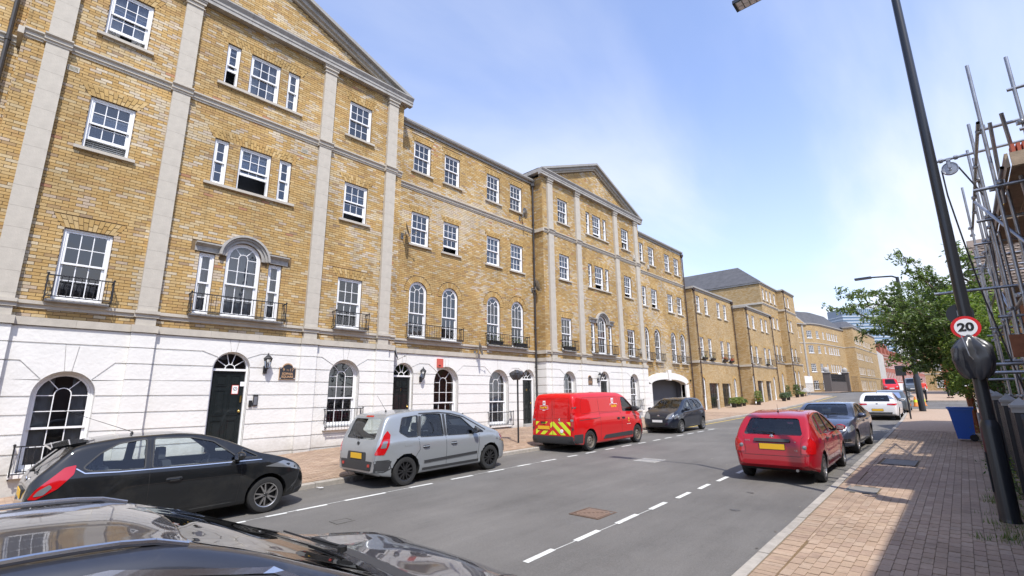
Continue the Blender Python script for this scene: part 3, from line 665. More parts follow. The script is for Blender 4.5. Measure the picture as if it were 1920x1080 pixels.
def pavilion(yc, labels, blue=False):
    xf = XP; y0, y1 = yc - 5.07, yc + 5.07
    root = thing('terrace_house', labels['house'], 'house', (xf, yc, -1.5), 'blocks of the long brick terrace')
    n = 300 if yc < 20 else 240
    pil = [yc - 4.5, yc - 2.03, yc + 2.03, yc + 4.55]
    det = 2 if yc < 20 else 1
    near = yc < 20
    gw = [arch(yc - 3.25, 1.04, -1.0 if not near else -1.42, 1.16 if not near else .63), arch(yc, .92, -1.27, 1.24), arch(yc + 3.27, 1.04, -.86, 1.18)]
    ops = []; lint = []
    for c in (yc - 3.33, yc + 3.27):
        for f in (F1, F2, F3): ops.append(rect(c, .87, *f)); lint.append(dict(t='l', yc=c, w=.97, z0=f[1], z1=f[1] + .29, splay=.17))
    for f in (F2, F3):
        ops += [rect(yc - .91, .36, *f), rect(yc, .87, *f), rect(yc + .86, .36, *f)]; lint.append(dict(t='l', yc=yc - .02, w=2.25, z0=f[1], z1=f[1] + .29, splay=.17))
    ops += [rect(yc - .91, .37, 2.18, 3.84), arch(yc, .90, 2.18, 4.30), rect(yc + .86, .37, 2.18, 3.84)]
    zt = 11.14
    backing('wall', 'mortar', root, xf - .012, y0, y1, 1.6, zt, ops, ret=.5)
    carve = lint + [dict(t='arch', yc=yc, w=1.22, z0=3.70, z1=4.42), rect(yc, 2.6, 3.86, 4.1)]
    b, _ = brickwork(root, xf, y0 + .002, y1 - .002, 1.755, zt - .01, ops, carve + [rect(p, .38, 1.7, 11.2) for p in pil], n, pale=.42, seed=yc)
    for l in lint: soldier(b, xf, l['yc'], l['w'] - .1, l['z0'] + .004)
    b.build('brick', 'brick', root, kind='stuff')
    # return wall towards the camera
    s = MB(); s.box(XR - .3, xf - .012, y0, y0 + .01, -2.05, zt); s.build('return_wall', 'mortar', root)
    rb, _ = brickwork(root, xf, XR, xf, 1.755, zt - .01, [], [], 0, side=(y0, -1), seed=3) if False else (MB(), 0)
    rows = int((zt - 1.765) / .075)
    for r in range(rows):
        z = 1.755 + r * .075 + .0045
        for (u, v) in (((XR, XR + .215), (XR + .225, XR + .44), (XR + .45, xf)) if r % 2 else ((XR, XR + .1), (XR + .11, XR + .325), (XR + .335, xf))): rb.box(u, v, y0 - .001 - random.random() * .002, y0 + .005, z, z + .066, 0, tint(), 'r')
    rb.build('brick', 'brick', root, kind='stuff')
    r2 = MB(); 
    for k in range(len(ZG) - 1): r2.box(XR, xf, y0 - .02, y0 + .01, ZG[k] + .011, ZG[k + 1] - .011)
    r2.build('return_stucco', 'stucco', root)
    backing('stucco_wall', 'stucco', root, xf + .002, y0, y1, -2.05, 1.6, gw, reveal=.3)
    stucco(root, xf + .024, y0, y1, ZG, gw)
    for p in pil:   # rusticated piers under the pilasters
        for k in range(len(ZG) - 1):
            key = ('rp', k)
            if key not in WC: m = MB(); m.box(0, .10, -.24, .24, 0, ZG[k + 1] - ZG[k] - .022); WC[key] = m.mesh('pier_block', 'stucco')
            inst('pier_block', WC[key], root, (xf + .024, p, ZG[k] + .011))
        m = MB(); m.box(xf, xf + .095, p - .22, p + .22, -2.05, 1.58); m.build('pier', 'stucco', root)
        pilaster(root, xf, p, .40, 1.75, 11.13)
    course_runs(root, 'stone_band', BANDP, xf + .02, y0 - .0, y1, 1.578, pil, .10, .46)
    course_runs(root, 'sill_course', LOWP, xf, y0, y1, 1.94, pil)
    course_runs(root, 'string_course', MIDP, xf, y0, y1, 8.09, pil)
    for z, pr, nm in ((1.578, .07, 'stone_band'), (1.94, .075, 'sill_course'), (8.09, .1, 'string_course')):
        m = MB(); m.box(XR, xf + pr, y0 - pr, y0, z, z + .17); m.build(nm, 'stone', root)
    # cornice and pediment
    CP = [(.20, 0), (.20, .10), (.22, .12), (.22, .20), (.25, .24), (.29, .30), (.29, .34)]
    ov = .26; nn = 9
    for i in range(nn):
        a, c = y0 - ov + (y1 - y0 + 2 * ov) * i / nn, y0 - ov + (y1 - y0 + 2 * ov) * (i + 1) / nn
        mould(CP, a + .002, c - .002, xf, 11.13).build('cornice_stone', 'stone_grey', root)
    for (ya, yb) in ((y0 - ov, y0), (y1, y1 + ov)):
        m = MB(); m.box(xf - 8, xf + .01, ya, yb, 11.27, 11.46); m.build('side_eave', 'stone_grey', root)
    fr = MB(); fr.box(xf - .2, xf + .015, y0 + .002, y1 - .002, 11.136, 11.465); fr.build('frieze', 'stone', root)
    ap = 13.62; slope = (ap - 11.45) / (y1 + ov - yc)
    ty = lambda z: (yc - (ap - .42 - z) / slope, yc + (ap - .42 - z) / slope)
    t = MB(); t.add([(xf - .072, y0 + .3, 11.46), (xf - .072, y1 - .3, 11.46), (xf - .072, yc, ap - .3)], [(0, 1, 2)]); t.build('gable_wall', 'mortar', root)
    tb, _ = brickwork(root, xf - .06, y0, y1, 11.47, ap - .35, [], [], 0, slope=ty, pale=.7, seed=5); tb.build('gable_brick', 'brick', root, kind='stuff')
    for sgn in (-1, 1):
        e = (yc + sgn * (y1 + ov - yc), 11.47); a = (yc, ap)
        def band(o1, o2, x0_, x1_, nm, mt):
            p = [(e[0], e[1] - o1 * 1.0), (a[0], a[1] - o1 * 1.09), (a[0], a[1] - o2 * 1.09), (e[0] - sgn * 0, e[1] - o2)]
            if o1 > .01: p[0] = (e[0] - sgn * (o1 / slope), e[1]); 
            p[3] = (e[0] - sgn * (o2 / slope), e[1])
            if sgn < 0: p = p[::-1]
            m = MB(); m.prism(p[::-1], x0_, x1_, 0, None, True); m.build(nm, mt, root)
        band(0, .12, xf - 1.0, xf + .27, 'raking_cornice', 'gutter'); band(.12, .27, xf - .3, xf + .13, 'raking_cornice', 'stone_grey'); band(.27, .36, xf - .3, xf + .03, 'raking_fillet', 'stone')
    rf = MB(); 
    for sgn in (-1, 1):
        e = (yc + sgn * (y1 + ov - yc), 11.46)
        rf.add([(xf + .0, e[0], e[1] + .03), (xf + .0, yc, ap + .03), (xf - 9, yc, ap + .03), (xf - 9, e[0], e[1] + .03)], [(0, 1, 2, 3)])
    rf.build('roof', 'slate', root)
    for i in range(12):
        m = MB(); yy = y0 + .4 + i * (y1 - y0 - .8) / 11; m.box(xf + .2, xf + .275, yy - .02, yy + .02, 11.44, 11.49); m.build('gutter_clip', 'gutter', root)
    core(root, xf, y0 + .05, y1 - .05, -1.8, 11.1)
    bk = MB(); bk.box(xf - 9.5, xf - .8, y0 + .02, y1 - .02, -3.0, 11.4); bk.build('house_body', 'far_brick', root)
    # windows
    I = labels['inner']
    for ci, c in enumerate((yc - 3.33, yc + 3.27)):
        for fi, f in enumerate((F1, F2, F3)):
            inn, op, lb = I[(ci, fi)]
            window(root, xf, c, .87, *f, opened=op, inner=inn, lowerblind=lb, detail=det, sill=fi > 0, rows=(2, 2))
    for fi, f in enumerate((F2, F3)):
        for q, (c, ww) in enumerate(((yc - .91, .36), (yc, .87), (yc + .86, .36))):
            inn, op, lb = I[('m', fi, q)]
            window(root, xf, c, ww, *f, opened=op, inner=inn, lowerblind=lb, detail=det, sill=False, cols=1 if q != 1 else 3, rows=(2, 2))
        s = MB(); s.prism([(yc - 1.25, f[0] - .075), (yc + 1.2, f[0] - .075), (yc + 1.2, f[0]), (yc - 1.25, f[0])], xf - .1, xf + .075); s.build('sill', 'stone', root)
    window(root, xf, yc - .91, .37, 2.18, 3.84, cols=1, detail=det, inner='curtain', sill=False); window(root, xf, yc + .86, .37, 2.18, 3.84, cols=1, detail=det, inner='curtain', sill=False)
    window(root, xf, yc, .90, 2.18, 4.30, kind='arch', detail=det, inner='curtain', sill=False, split=.42)
    # hood over the three first-floor windows
    h = MB(); zs = 4.30 - .45
    for (a, c) in ((yc - 1.22, yc - .585), (yc + .585, yc + 1.20)): 
        mould([(.03, 0), (.03, .13), (.09, .17), (.14, .20), (.14, .235)], a, c, xf, 3.86, b=h)
        for (pa, pc) in (((a, a + .16),) if c < yc else ((c - .16, c),)): pass
    for (r0, r1, xo) in ((.455, .54, .04), (.54, .60, .09), (.60, .66, .15)):
        for i in range(20):
            a, c = math.pi * i / 20, math.pi * (i + 1) / 20
            h.prism([(yc + r * math.cos(q), zs + r * math.sin(q)) for r, q in ((r0, a), (r1, a), (r1, c), (r0, c))], xf - .02, xf + xo)
    h.build('window_hood', 'stone_grey', root)
    # railings
    for (a, c) in ((yc - 3.88, yc - 2.76), (yc - 1.2, yc + 1.18), (yc + 2.72, yc + 3.88)):
        railing(root, xf, a, c, 2.2, 2.67)
        s = MB(); s.box(xf + .05, xf + .2, a + .02, c - .02, 2.105, 2.16); s.build('balcony_slab', 'stone_grey', root)
    # ground floor
    for i, g in enumerate((gw[0], gw[2])):
        window(root, xf - .12, g['yc'], g['w'] - .004, g['z0'] + .002, g['z1'] - .002, kind='arch', detail=det, inner=['curtains', 'blind'][i] if near else 'curtain', sill=False, split=.40, rows=(2, 2))
        s = MB(); s.box(xf - .2, xf + .13, g['yc'] - .62, g['yc'] + .62, g['z0'] - .1, g['z0']); s.build('sill', 'white_paint', root)
        railing(root, xf + .02, g['yc'] - .60, g['yc'] + .60, g['z0'] - .02, g['z0'] + .52, proj=.2, step=.1)
    fr = [g for g in gw if g['yc'] != yc]
    for g in gw:    # proud smooth arch reveal
        pass
    dr = door(root, xf, yc + .0, .9, -1.27, .73, 1.24)
    return root, dr
LB = {'house': 'nearest gabled block of the brick terrace, four storeys with a panelled black door'}
LB['inner'] = {(0, 0): (None, 0, 1), (0, 1): ('blind', .38, 1), (0, 2): ('curtains', .3, 1), (1, 0): ('blind', 0, .6), (1, 1): ('blind', .35, .45), (1, 2): ('blind', 0, 1),
  ('m', 0, 0): ('blind', 0, 1), ('m', 0, 1): ('blind', .75, .4), ('m', 0, 2): ('blind', 0, .9), ('m', 1, 0): (None, .75, 1), ('m', 1, 1): ('curtains', 0, 1), ('m', 1, 2): ('curtain', 0, 1)}
pav1, door1 = pavilion(4.45, LB)
LC = {'house': 'farther gabled block of the brick terrace, behind the red van'}
LC['inner'] = {(0, 0): ('blind', 0, .5), (0, 1): ('curtains', 0, 1), (0, 2): (None, 0, 1), (1, 0): ('blind', 0, .5), (1, 1): (None, .3, 1), (1, 2): ('curtains', .7, 1),
  ('m', 0, 0): (None, 0, 1), ('m', 0, 1): ('blind', .4, .3), ('m', 0, 2): (None, 0, 1), ('m', 1, 0): (None, 0, 1), ('m', 1, 1): ('blind', .3, .3), ('m', 1, 2): (None, 0, 1)}
pav2, door2 = pavilion(23.05, LC)
# door furniture of the communal entrance
def doorbits(o, yc):
    x = XP - .15
    b = MB(); b.box(x + .012, x + .018, yc + .10, yc + .27, .12, .36); b.build('notice', 'alarm_red', o); b = MB(); b.box(x + .018, x + .021, yc + .115, yc + .255, .135, .345); b.build('notice_paper', 'plain_white', o)
    b = MB(); b.lathe([(.048, .0), (.05, .002), (.05, .004), (.04, .004), (.04, .0)], (x + .021, yc + .185, .26), 16, axis='x'); b.tube((x + .023, yc + .15, .225), (x + .023, yc + .22, .295), .005, 4); b.build('no_smoking_ring', 'plain_black', o)
    b = MB(); b.box(x + .012, x + .02, yc + .30, yc + .40, .33, .45); b.build('door_plate', 'plain_white', o)
    b = MB(); b.box(x + .012, x + .03, yc + .325, yc + .365, -.1, .08); b.build('pull_handle', 'brass', o)
doorbits(door1, 4.45)
lantern(XP + .03, 5.29, .90, 'black wall lantern between the black front door and the house name plaque')
def plaque(yc, z, label, grp='name plaques by the entrances'):
    t = thing('name_plaque', label, 'plaque', (XP + .03, yc, z), grp); x = XP + .03
    def shape(k): 
        w, h = .235 * k, .20 * k
        return [(yc - w, z - h), (yc + w, z - h), (yc + w, z + h * .75)] + [(yc + w * .62 * math.cos(a), z + h * .75 + h * .62 * math.sin(a)) for a in [i * math.pi / 8 for i in range(9)]] + [(yc - w, z + h * .75)]
    b = MB(); b.prism(shape(1), x, x + .02, 0, None, True); b.build('board', 'gold_text', t); b = MB(); b.prism(shape(.95), x, x + .023); b.build('face', 'plaque', t)
    R_ = (rad(90), 0, rad(90)); xx = x + .025
    text('9', .12, 'gold_text', t, (xx, yc - .115, z + .075), R_); text('TO', .055, 'gold_text', t, (xx, yc - .0, z + .07), R_); text('17', .12, 'gold_text', t, (xx, yc + .11, z + .075), R_)
    text('SOPHIA', .09, 'gold_text', t, (xx, yc, z - .035), R_, bold=.002); text('SQUARE', .09, 'gold_text', t, (xx, yc, z - .12), R_, bold=.002)
    b = MB()
    for k in range(-4, 5): b.lathe([(.006, 0), (.013, .004), (.0, .008)], (xx, yc + k * .026, z + .2 + .045 * math.cos(k / 4 * 1.4)), 6, axis='x')
    b.build('scrollwork', 'gold_text', t)
    for a in (-1, 1):
        for c in (-1, 1): b = MB(); b.lathe([(.012, 0), (.012, .006), (0, .01)], (xx, yc + a * .2, z - .02 + c * .145), 8, axis='x'); b.build('screw', 'plain_white', t)
plaque(5.92, .72, 'dark name plaque with gold letters on the near block')
plaque(21.55, .72, 'small dark name plaque on the far gabled block above the red van')
t = thing('door_intercom', 'grey door intercom panel on the white wall by the black front door', 'intercom', (XP, 5.12, -.1))
b = MB(); b.box(XP + .02, XP + .06, 5.06, 5.18, -.2, .1); b.build('panel', 'pipe', t); b = MB(); b.box(XP + .06, XP + .066, 5.075, 5.165, -.17, .05); b.build('keypad', 'galv', t)
b = MB(); b.box(XP + .02, XP + .06, 4.96, 5.04, -.22, -.05); b.build('card_reader', 'plain_black', t)
lantern(XP + .03, 22.3, .85, 'black wall lantern beside the far door behind the red van')
# ---------------------------------------------------------------- set-back blocks
def recess(y0, y1, yc, label, kind='doors'):
    xf = XR; root = thing('terrace_house', label, 'house', (xf, yc, -1.5), 'blocks of the long brick terrace'); near = y0 < 12 and y0 > 5; det = 2 if near else (0 if yc < 0 else 1)
    cs = [yc - 2.86, yc - 1.25, yc + 1.29, yc + 2.90]
    ops = []; lint = []
    for c in cs:
        ops.append(arch(c, .84, 2.18, 4.37, ring=1))
        for f in (F2, F3): ops.append(rect(c, .86, *f)); lint.append(dict(t='l', yc=c, w=.96, z0=f[1], z1=f[1] + .27, splay=.10))
    zt = 10.78
    zb = 1.6
    if kind == 'arch': AO = dict(t='arch', yc=yc - .1, w=5.3, z0=-2.0, z1=.98, rise=.13); ops.append(AO); zb = -1.6
    backing('wall', 'mortar', root, xf - .012, y0, y1, zb, zt, ops, ret=.5, reveal=.22)
    carve = list(lint)
    if kind == 'arch': carve.append(dict(t='arch', yc=yc - .1, w=6.3, z0=-2.0, z1=1.40, rise=.20))
    b, _ = brickwork(root, xf, y0 + .002, y1 - .002, 1.755 if kind != 'arch' else -1.62, zt - .01, ops, carve, 300 if near else (40 if yc < 0 else 200), pale=.6, seed=yc)
    for l in lint: soldier(b, xf, l['yc'], l['w'] - .1, l['z0'] + .004, h=.26, splay=.10)
    for c in cs: ring(b, xf, c, .84, 4.37)
    b.build('brick', 'brick', root, kind='stuff')
    course_runs(root, 'string_course', MIDP, xf, y0, y1, 8.09, [])
    if kind != 'arch':
        gw = [arch(yc - 3.40, .86, -1.30, 1.22), arch(yc - 1.38, 1.24, -1.22, 1.15), arch(yc + 1.60, 1.22, -1.22, 1.13), arch(yc + 3.58, .84, -1.30, 1.20)]
        backing('stucco_wall', 'stucco', root, xf + .002, y0, y1, -2.05, 1.6, gw, reveal=.3); stucco(root, xf + .024, y0, y1, ZG, gw)
        course_runs(root, 'stone_band', BANDP, xf + .02, y0, y1, 1.578, []); course_runs(root, 'sill_course', LOWP, xf, y0, y1, 1.94, [])
        for i, g in enumerate(gw[1:3]):
            window(root, xf - .12, g['yc'], g['w'] - .004, g['z0'] + .002, g['z1'] - .002, kind='arch', detail=det, inner='blind' if i == 0 else 'curtain', sill=False, split=.40)
            s = MB(); s.box(xf - .2, xf + .13, g['yc'] - .72, g['yc'] + .72, g['z0'] - .1, g['z0']); s.build('sill', 'white_paint', root)
            railing(root, xf + .02, g['yc'] - .7, g['yc'] + .7, g['z0'] - .02, g['z0'] + .52, proj=.2, step=.1)
        if near:
            door(root, xf, gw[0]['yc'], .86, -1.30, .71, 1.22, num='1'); door(root, xf, gw[3]['yc'], .84, -1.30, .71, 1.20, num='18')
    # eaves
    for i in range(7):
        a, c = y0 + (y1 - y0) * i / 7, y0 + (y1 - y0) * (i + 1) / 7
        mould([(.03, 0), (.03, .10), (.13, .12), (.16, .18), (.16, .25)], a + .002, c - .002, xf, 10.78).build('gutter', 'gutter', root)
    rf = MB(); rf.add([(xf + .14, y0, 11.0), (xf + .14, y1, 11.0), (xf - 5, y1, 13.2), (xf - 5, y0, 13.2)], [(0, 1, 2, 3)]); rf.add([(xf - 5, y0, 13.2), (xf - 5, y1, 13.2), (xf - 10, y1, 11), (xf - 10, y0, 11)], [(0, 1, 2, 3)]); rf.build('roof', 'slate', root)
    core(root, xf, y0 + .02, y1 - .02, -1.8, 10.7)
    bk = MB(); bk.box(xf - 9, xf - .8, y0 + .01, y1 - .01, -3.0 if kind != 'arch' else 1.5, 10.9); bk.build('house_body', 'far_brick', root)
    inn = {0: [('blind', .6), ('blind', .6), (None, 1), (None, 1)], 1: [('blind', .45), ('blind', .4), ('curtain', 1), ('curtain', 1)], 2: [(None, 1), (None, 1), (None, 1), (None, 1)]}
    for q, c in enumerate(cs):
        window(root, xf, c, .84, 2.18, 4.37, kind='arch', detail=det, inner=['blind', 'blind', 'blind', None][q], lowerblind=[1, 1, .5, 1][q], sill=False, split=.42)
        for fi, f in enumerate((F2, F3)):
            ii, lb = inn[fi + 1][q]
            window(root, xf, c, .86, *f, detail=det, inner=ii, lowerblind=lb, opened=.38 if (q == 1 and fi == 0) else 0, sillw=.12)
    if kind != 'arch':
        railing(root, xf, cs[0] - .52, cs[1] + .52, 2.2, 2.67); railing(root, xf, cs[2] - .52, cs[3] + .52, 2.2, 2.67)
        for (a, c) in ((cs[0] - .5, cs[1] + .5), (cs[2] - .5, cs[3] + .5)): s = MB(); s.box(xf + .05, xf + .2, a, c, 2.105, 2.16); s.build('balcony_slab', 'stone_grey', root)
    else:
        for c in cs:
            railing(root, xf, c - .5, c + .5, 2.2, 2.67); s = MB(); s.box(xf - .1, xf + .12, c - .58, c + .58, 2.08, 2.17); s.build('sill', 'stone', root)
        # white segmental arch over the carriageway
        yy = AO['yc']; n = 12
        def apt(hwid, top, rise, k): a = math.pi * k / n; return (yy + hwid * math.cos(a), top - hwid * rise + hwid * rise * math.sin(a))
        import itertools
        zsI = .98 - 2.65 * .13
        for k in range(n):
            p = [apt(2.65, .98, .13, k), apt(3.17, 1.44, .20, k), apt(3.17, 1.44, .20, k + 1), apt(2.65, .98, .13, k + 1)]
            m = MB(); m.prism(p, xf - .3, xf + .10, 0, None, True); m.build('arch_stone', 'stucco', root)
        for s_ in (-1, 1):
            a, c = sorted((yy + s_ * 2.65, yy + s_ * 3.17))
            for i in range(4): z = -1.7 + i * (zsI + 1.7) / 4; m = MB(); m.box(xf - .3, xf + .10, a, c, z + .004, z + (zsI + 1.7) / 4 - .004); m.build('jamb_block', 'stucco', root)
        m = MB(); m.prism([(yy - .16, .9), (yy + .16, .9), (yy + .27, 1.62), (yy - .27, 1.62)], xf - .1, xf + .17); m.build('keystone', 'stucco', root)
        # passage behind with black gates
        m = MB(); m.box(xf - 8, xf - .4, yy - 2.9, yy - 2.7, -1.7, 1.3); m.box(xf - 8, xf - .4, yy + 2.7, yy + 2.9, -1.7, 1.3); m.box(xf - 8, xf - .4, yy - 2.9, yy + 2.9, 1.2, 1.4); m.box(xf - 8.2, xf - 8, yy - 2.9, yy + 2.9, -1.7, 1.3); m.build('passage_wall', 'interior', root)
        gt = thing('entrance_gate', 'black double vehicle gate of upright boards under the white arch', 'gate', (xf - .9, yy, -1.45))
        for s_ in (-1, 1):
            lf = MB(); a, c = sorted((yy + s_ * 2.6, yy + s_ * .03)); x = xf - .9
            lf.box(x - .03, x + .03, a, c, -1.3, -1.2); lf.box(x - .03, x + .03, a, c, -.25, -.15); o = lf.build('gate_leaf', 'black_paint', gt)
            nb = 18
            for i in range(nb):
                y = a + (c - a) * (i + .5) / nb; d = abs(y - yy) / 2.6; top = .10 + .35 * d * d
                m = MB(); m.box(x + .03, x + .05, y - .055, y + .055, -1.38, top); m.build('gate_board', 'black_paint', o)
        m = MB(); m.box(xf - .84, xf - .82, yy - .62, yy - .40, -.35, -.12); m.build('gate_sign', 'plain_white', gt)
    return root
rec1 = recess(9.52, 17.98, 13.76, 'set-back block of the terrace between the two gables, with paired arched windows')
rec2 = recess(28.12, 36.3, 32.3, 'set-back block of the terrace over the white carriage arch', 'arch')
rec0 = recess(-9.0, -.62, -4.8, 'set-back block at the near end of the terrace, cut off by the picture edge')
downpipe(XR + .12, -.86, -1.8, 10.6, 'dark drainpipe at the near end of the terrace')
downpipe(XR + .12, 17.82, -1.42, 10.62, 'dark drainpipe in the corner before the farther gable')
downpipe(XR + .12, 36.15, -1.2, 10.62, 'brown drainpipe beside the carriage arch', 'pipe_brown')
lantern(XR + .03, 11.1, .75, 'black wall lantern right of the set-back front door above the grey car')
# red alarm box, satellite dishes, boxes, vents
def alarm(x, y, z, label, m='alarm_red', s=1.0):
    t = thing('alarm_box', label, 'alarm box', (x, y, z), 'alarm boxes on the facades')
    b = MB(); b.box(x, x + .09, y - .13 * s, y + .13 * s, z - .17 * s, z + .17 * s); b.build('case', m, t); b = MB(); b.box(x + .09, x + .1, y - .10 * s, y + .0 * s, z - .12 * s, z - .08 * s); b.build('lamp', 'plain_black', t)
alarm(XR + .02, 12.0, 1.27, 'red alarm box on the white wall above the grey car')
alarm(XR, 35.85, .95, 'tiny dark alarm box beside the carriage arch', 'plain_black', .4)
for (x, y, z, s, l) in ((XP, 26.9 + .35, 8.62, .9, 'cream alarm box under the top window of the far gable'), (XR, 30.35, 8.7, .9, 'cream alarm box under the top windows left of centre over the arch'), (XP, 26.95 + .35, 2.6, .9, 'cream alarm box at first floor beside the far gable railing')): alarm(x, y, z, l, 'stone', s)
def dish(x, y, z, label, az=.9):
    t = thing('satellite_dish', label, 'satellite dish', (x, y, z), 'satellite dishes on the terrace')
    b = MB(); b.path([(x, y, z - .1), (x + .22, y, z - .1), (x + .25, y, z + .02)], .018, 6); b.box(x, x + .02, y - .06, y + .06, z - .22, z + .02); b.build('bracket', 'galv', t)
    d = MB(); D = Vector((math.cos(az) * .9, math.sin(az) * .9, .25)).normalized(); U = Vector((0, 0, 1)) - D * D.z; U.normalize(); S = D.cross(U); c = Vector((x + .3, y, z + .08))
    vs = [c]; fs = []
    for i in range(1, 5):
        for k in range(20): r = .26 * i / 4; a = 2 * math.pi * k / 20; vs.append(c + S * r * math.cos(a) + U * r * 1.1 * math.sin(a) + D * (r * r * .9))
    fs += [(0, 1 + k, 1 + (k + 1) % 20) for k in range(20)] + [(1 + i * 20 + k, 1 + (i + 1) * 20 + k, 1 + (i + 1) * 20 + (k + 1) % 20, 1 + i * 20 + (k + 1) % 20) for i in range(3) for k in range(20)]
    d.add(vs, fs, 0, None, True); d.build('dish', 'galv', t)
    a = MB(); e = c + D * .32 - U * .2; a.path([c - U * .27, e], .01, 5); a.lathe([(0, -.04), (.03, -.03), (.03, .03), (0, .05)], tuple(e), 8); a.build('receiver_arm', 'gutter', t)
dish(XR, 10.05, 6.15, 'satellite dish left of the second-floor window near the corner')
dish(XR, 16.9, 8.75, 'satellite dish under the last top-floor window before the corner', 1.1)
dish(XR, 9.75, 1.45, 'satellite dish low at the corner above the set-back black door')
dish(XR, 13.9, 1.85, 'satellite dish at the middle of the grey stone band', 1.0)
dish(XR, 17.75, 5.2, 'satellite dish beside the corner drainpipe', 1.1)
for (y, z, l) in ((.28, 7.72, 'pale air vent grille under the stone course at the near block'), (5.85, 7.75, 'small pale air vent right of the second-floor triple window')):
    t = thing('air_vent', l, 'vent', (XP, y, z)); b = MB(); b.box(XP, XP + .012, y - .11, y + .11, z - .07, z + .07); b.build('plate', 'stone', t)
    for i in range(8): m = MB(); m.box(XP + .012, XP + .016, y - .085 + i * .022, y - .076 + i * .022, z - .045, z + .045); m.build('slot', 'interior_green', t)
def flowerbox(x, y, z, w, label, cols, grp='window boxes', fill=60):
    t = thing('window_box', label, 'window box', (x, y, z), grp)
    b = MB(); b.add([(x, y - w / 2 + .03, z), (x + .17, y - w / 2 + .03, z), (x + .17, y + w / 2 - .03, z), (x, y + w / 2 - .03, z), (x, y - w / 2, z + .16), (x + .2, y - w / 2, z + .16), (x + .2, y + w / 2, z + .16), (x, y + w / 2, z + .16)], [(0, 3, 2, 1), (0, 1, 5, 4), (1, 2, 6, 5), (2, 3, 7, 6), (3, 0, 4, 7)]); b.build('trough', 'black_paint', t)
    p = MB()
    for i in range(fill):
        c = Vector((x + random.uniform(-.0, .22), y + random.uniform(-w / 2, w / 2), z + .15 + random.uniform(0, .2))); leaf(p, c, random.uniform(.03, .06), random.choice(cols))
    p.build('plants', 'leaf', t, kind=None)
# ================================================================ ground, road, kerbs, pavements
def KL(y): return float(np.interp(y, [-60, 0, 26, 62], [-10.25, -10.25, -10.2, -10.4]))
def KR(y): return float(np.interp(y, [-60, 5, 10, 20, 30, 41, 60, 80, 140], [-1.93, -1.95, -2.02, -2.25, -2.5, -2.95, -3.9, -5.2, -9.5]))
def road_material():
    m, t = newmat('asphalt'); n = t.nodes.new; l = t.links.new
    o = n('ShaderNodeOutputMaterial'); p = n('ShaderNodeBsdfPrincipled'); l(p.outputs[0], o.inputs[0]); p.inputs['Roughness'].default_value = .82
    g = n('ShaderNodeNewGeometry')
    def noi(sc_, det, ro=.6, sc3=None):
        a = n('ShaderNodeTexNoise'); a.inputs['Scale'].default_value = sc_; a.inputs['Detail'].default_value = det; a.inputs['Roughness'].default_value = ro
        if sc3: mp_ = n('ShaderNodeMapping'); mp_.inputs['Scale'].default_value = sc3; l(g.outputs['Position'], mp_.inputs[0]); l(mp_.outputs[0], a.inputs['Vector'])
        else: l(g.outputs['Position'], a.inputs['Vector'])
        return a.outputs['Fac']
    def rng(s, a, b, c, d):
        r = n('ShaderNodeMapRange'); r.inputs['From Min'].default_value = a; r.inputs['From Max'].default_value = b; r.inputs['To Min'].default_value = c; r.inputs['To Max'].default_value = d; l(s, r.inputs['Value']); return r.outputs[0]
    def mul(a, b):
        h = n('ShaderNodeMath'); h.operation = 'MULTIPLY'; l(a, h.inputs[0]); l(b, h.inputs[1]); return h.outputs[0]
    f = mul(mul(rng(noi(160, 3), .25, .75, .62, 1.38), rng(noi(45, 4, .8), .3, .7, .82, 1.18)), rng(noi(2.2, 6, .7, (1, .12, 1)), .3, .7, .86, 1.12))
    f = mul(f, rng(noi(.5, 5), .3, .7, .82, 1.15)); f = mul(f, rng(noi(9, 8, .85), .66, .74, 1, .8)); f = mul(f, rng(noi(1.3, 8, .8), .60, .75, 1, .62))
    c = n('ShaderNodeMixRGB'); c.blend_type = 'MULTIPLY'; c.inputs[0].default_value = 1; c.inputs[1].default_value = (.135, .127, .116, 1); l(f, c.inputs[2]); l(c.outputs[0], p.inputs['Base Color'])
    b = n('ShaderNodeBump'); b.inputs['Strength'].default_value = .6; b.inputs['Distance'].default_value = .008; l(noi(120, 3), b.inputs['Height']); l(b.outputs[0], p.inputs['Normal'])
road_material()
mat('oil', (.088, .084, .078), .6, vary=.2, vscale=10)
mat('soil', (.07, .055, .035), .95, vary=.3, vscale=5, bump=.6, bscale=20)
mat('paving_far', (.38, .275, .195), .9, vary=.2, vscale=14)
mat('land', (.16, .15, .14), .95, vary=.2, vscale=.3)
def strip(name, m, ys, xa, xb, za, zb=None, kind='structure', parent=None):
    zb = zb or za; b = MB(); vs = []
    for y in ys: vs += [(xa(y), y, za(y)), (xb(y), y, zb(y))]
    b.add(vs, [(2 * i, 2 * i + 1, 2 * i + 3, 2 * i + 2) for i in range(len(ys) - 1)]); o = b.build(name, m, parent)
    if kind: o['kind'] = kind
    return o
YS = [-60 + 2 * i for i in range(100)] + [140 + 20 * i for i in range(60)]
gb = MB(); xs = [-1500, -300, -80, -40, -20, -15, -12, -8, -4, 0, 4, 10, 40, 300, 1500]; vs = []
for y in YS:
    for x in xs: vs.append((x, y, G(y) - .02 - (.12 if not -13 < x < 9 else 0)))
gb.add(vs, [(j * len(xs) + i, j * len(xs) + i + 1, (j + 1) * len(xs) + i + 1, (j + 1) * len(xs) + i) for j in range(len(YS) - 1) for i in range(len(xs) - 1)], 0)
tag(gb.build('ground', 'land'), kind='structure')
yr = [-60 + 1.0 * i for i in range(260)]
road = strip('road', 'asphalt', yr, lambda y: -60 if 62 < y < 76 else (-13.0 if y > 62 else -10.6), lambda y: 24 if 41.5 < y < 51 else -.5, lambda y: G(y) if y < 62 else G(y) + .0)
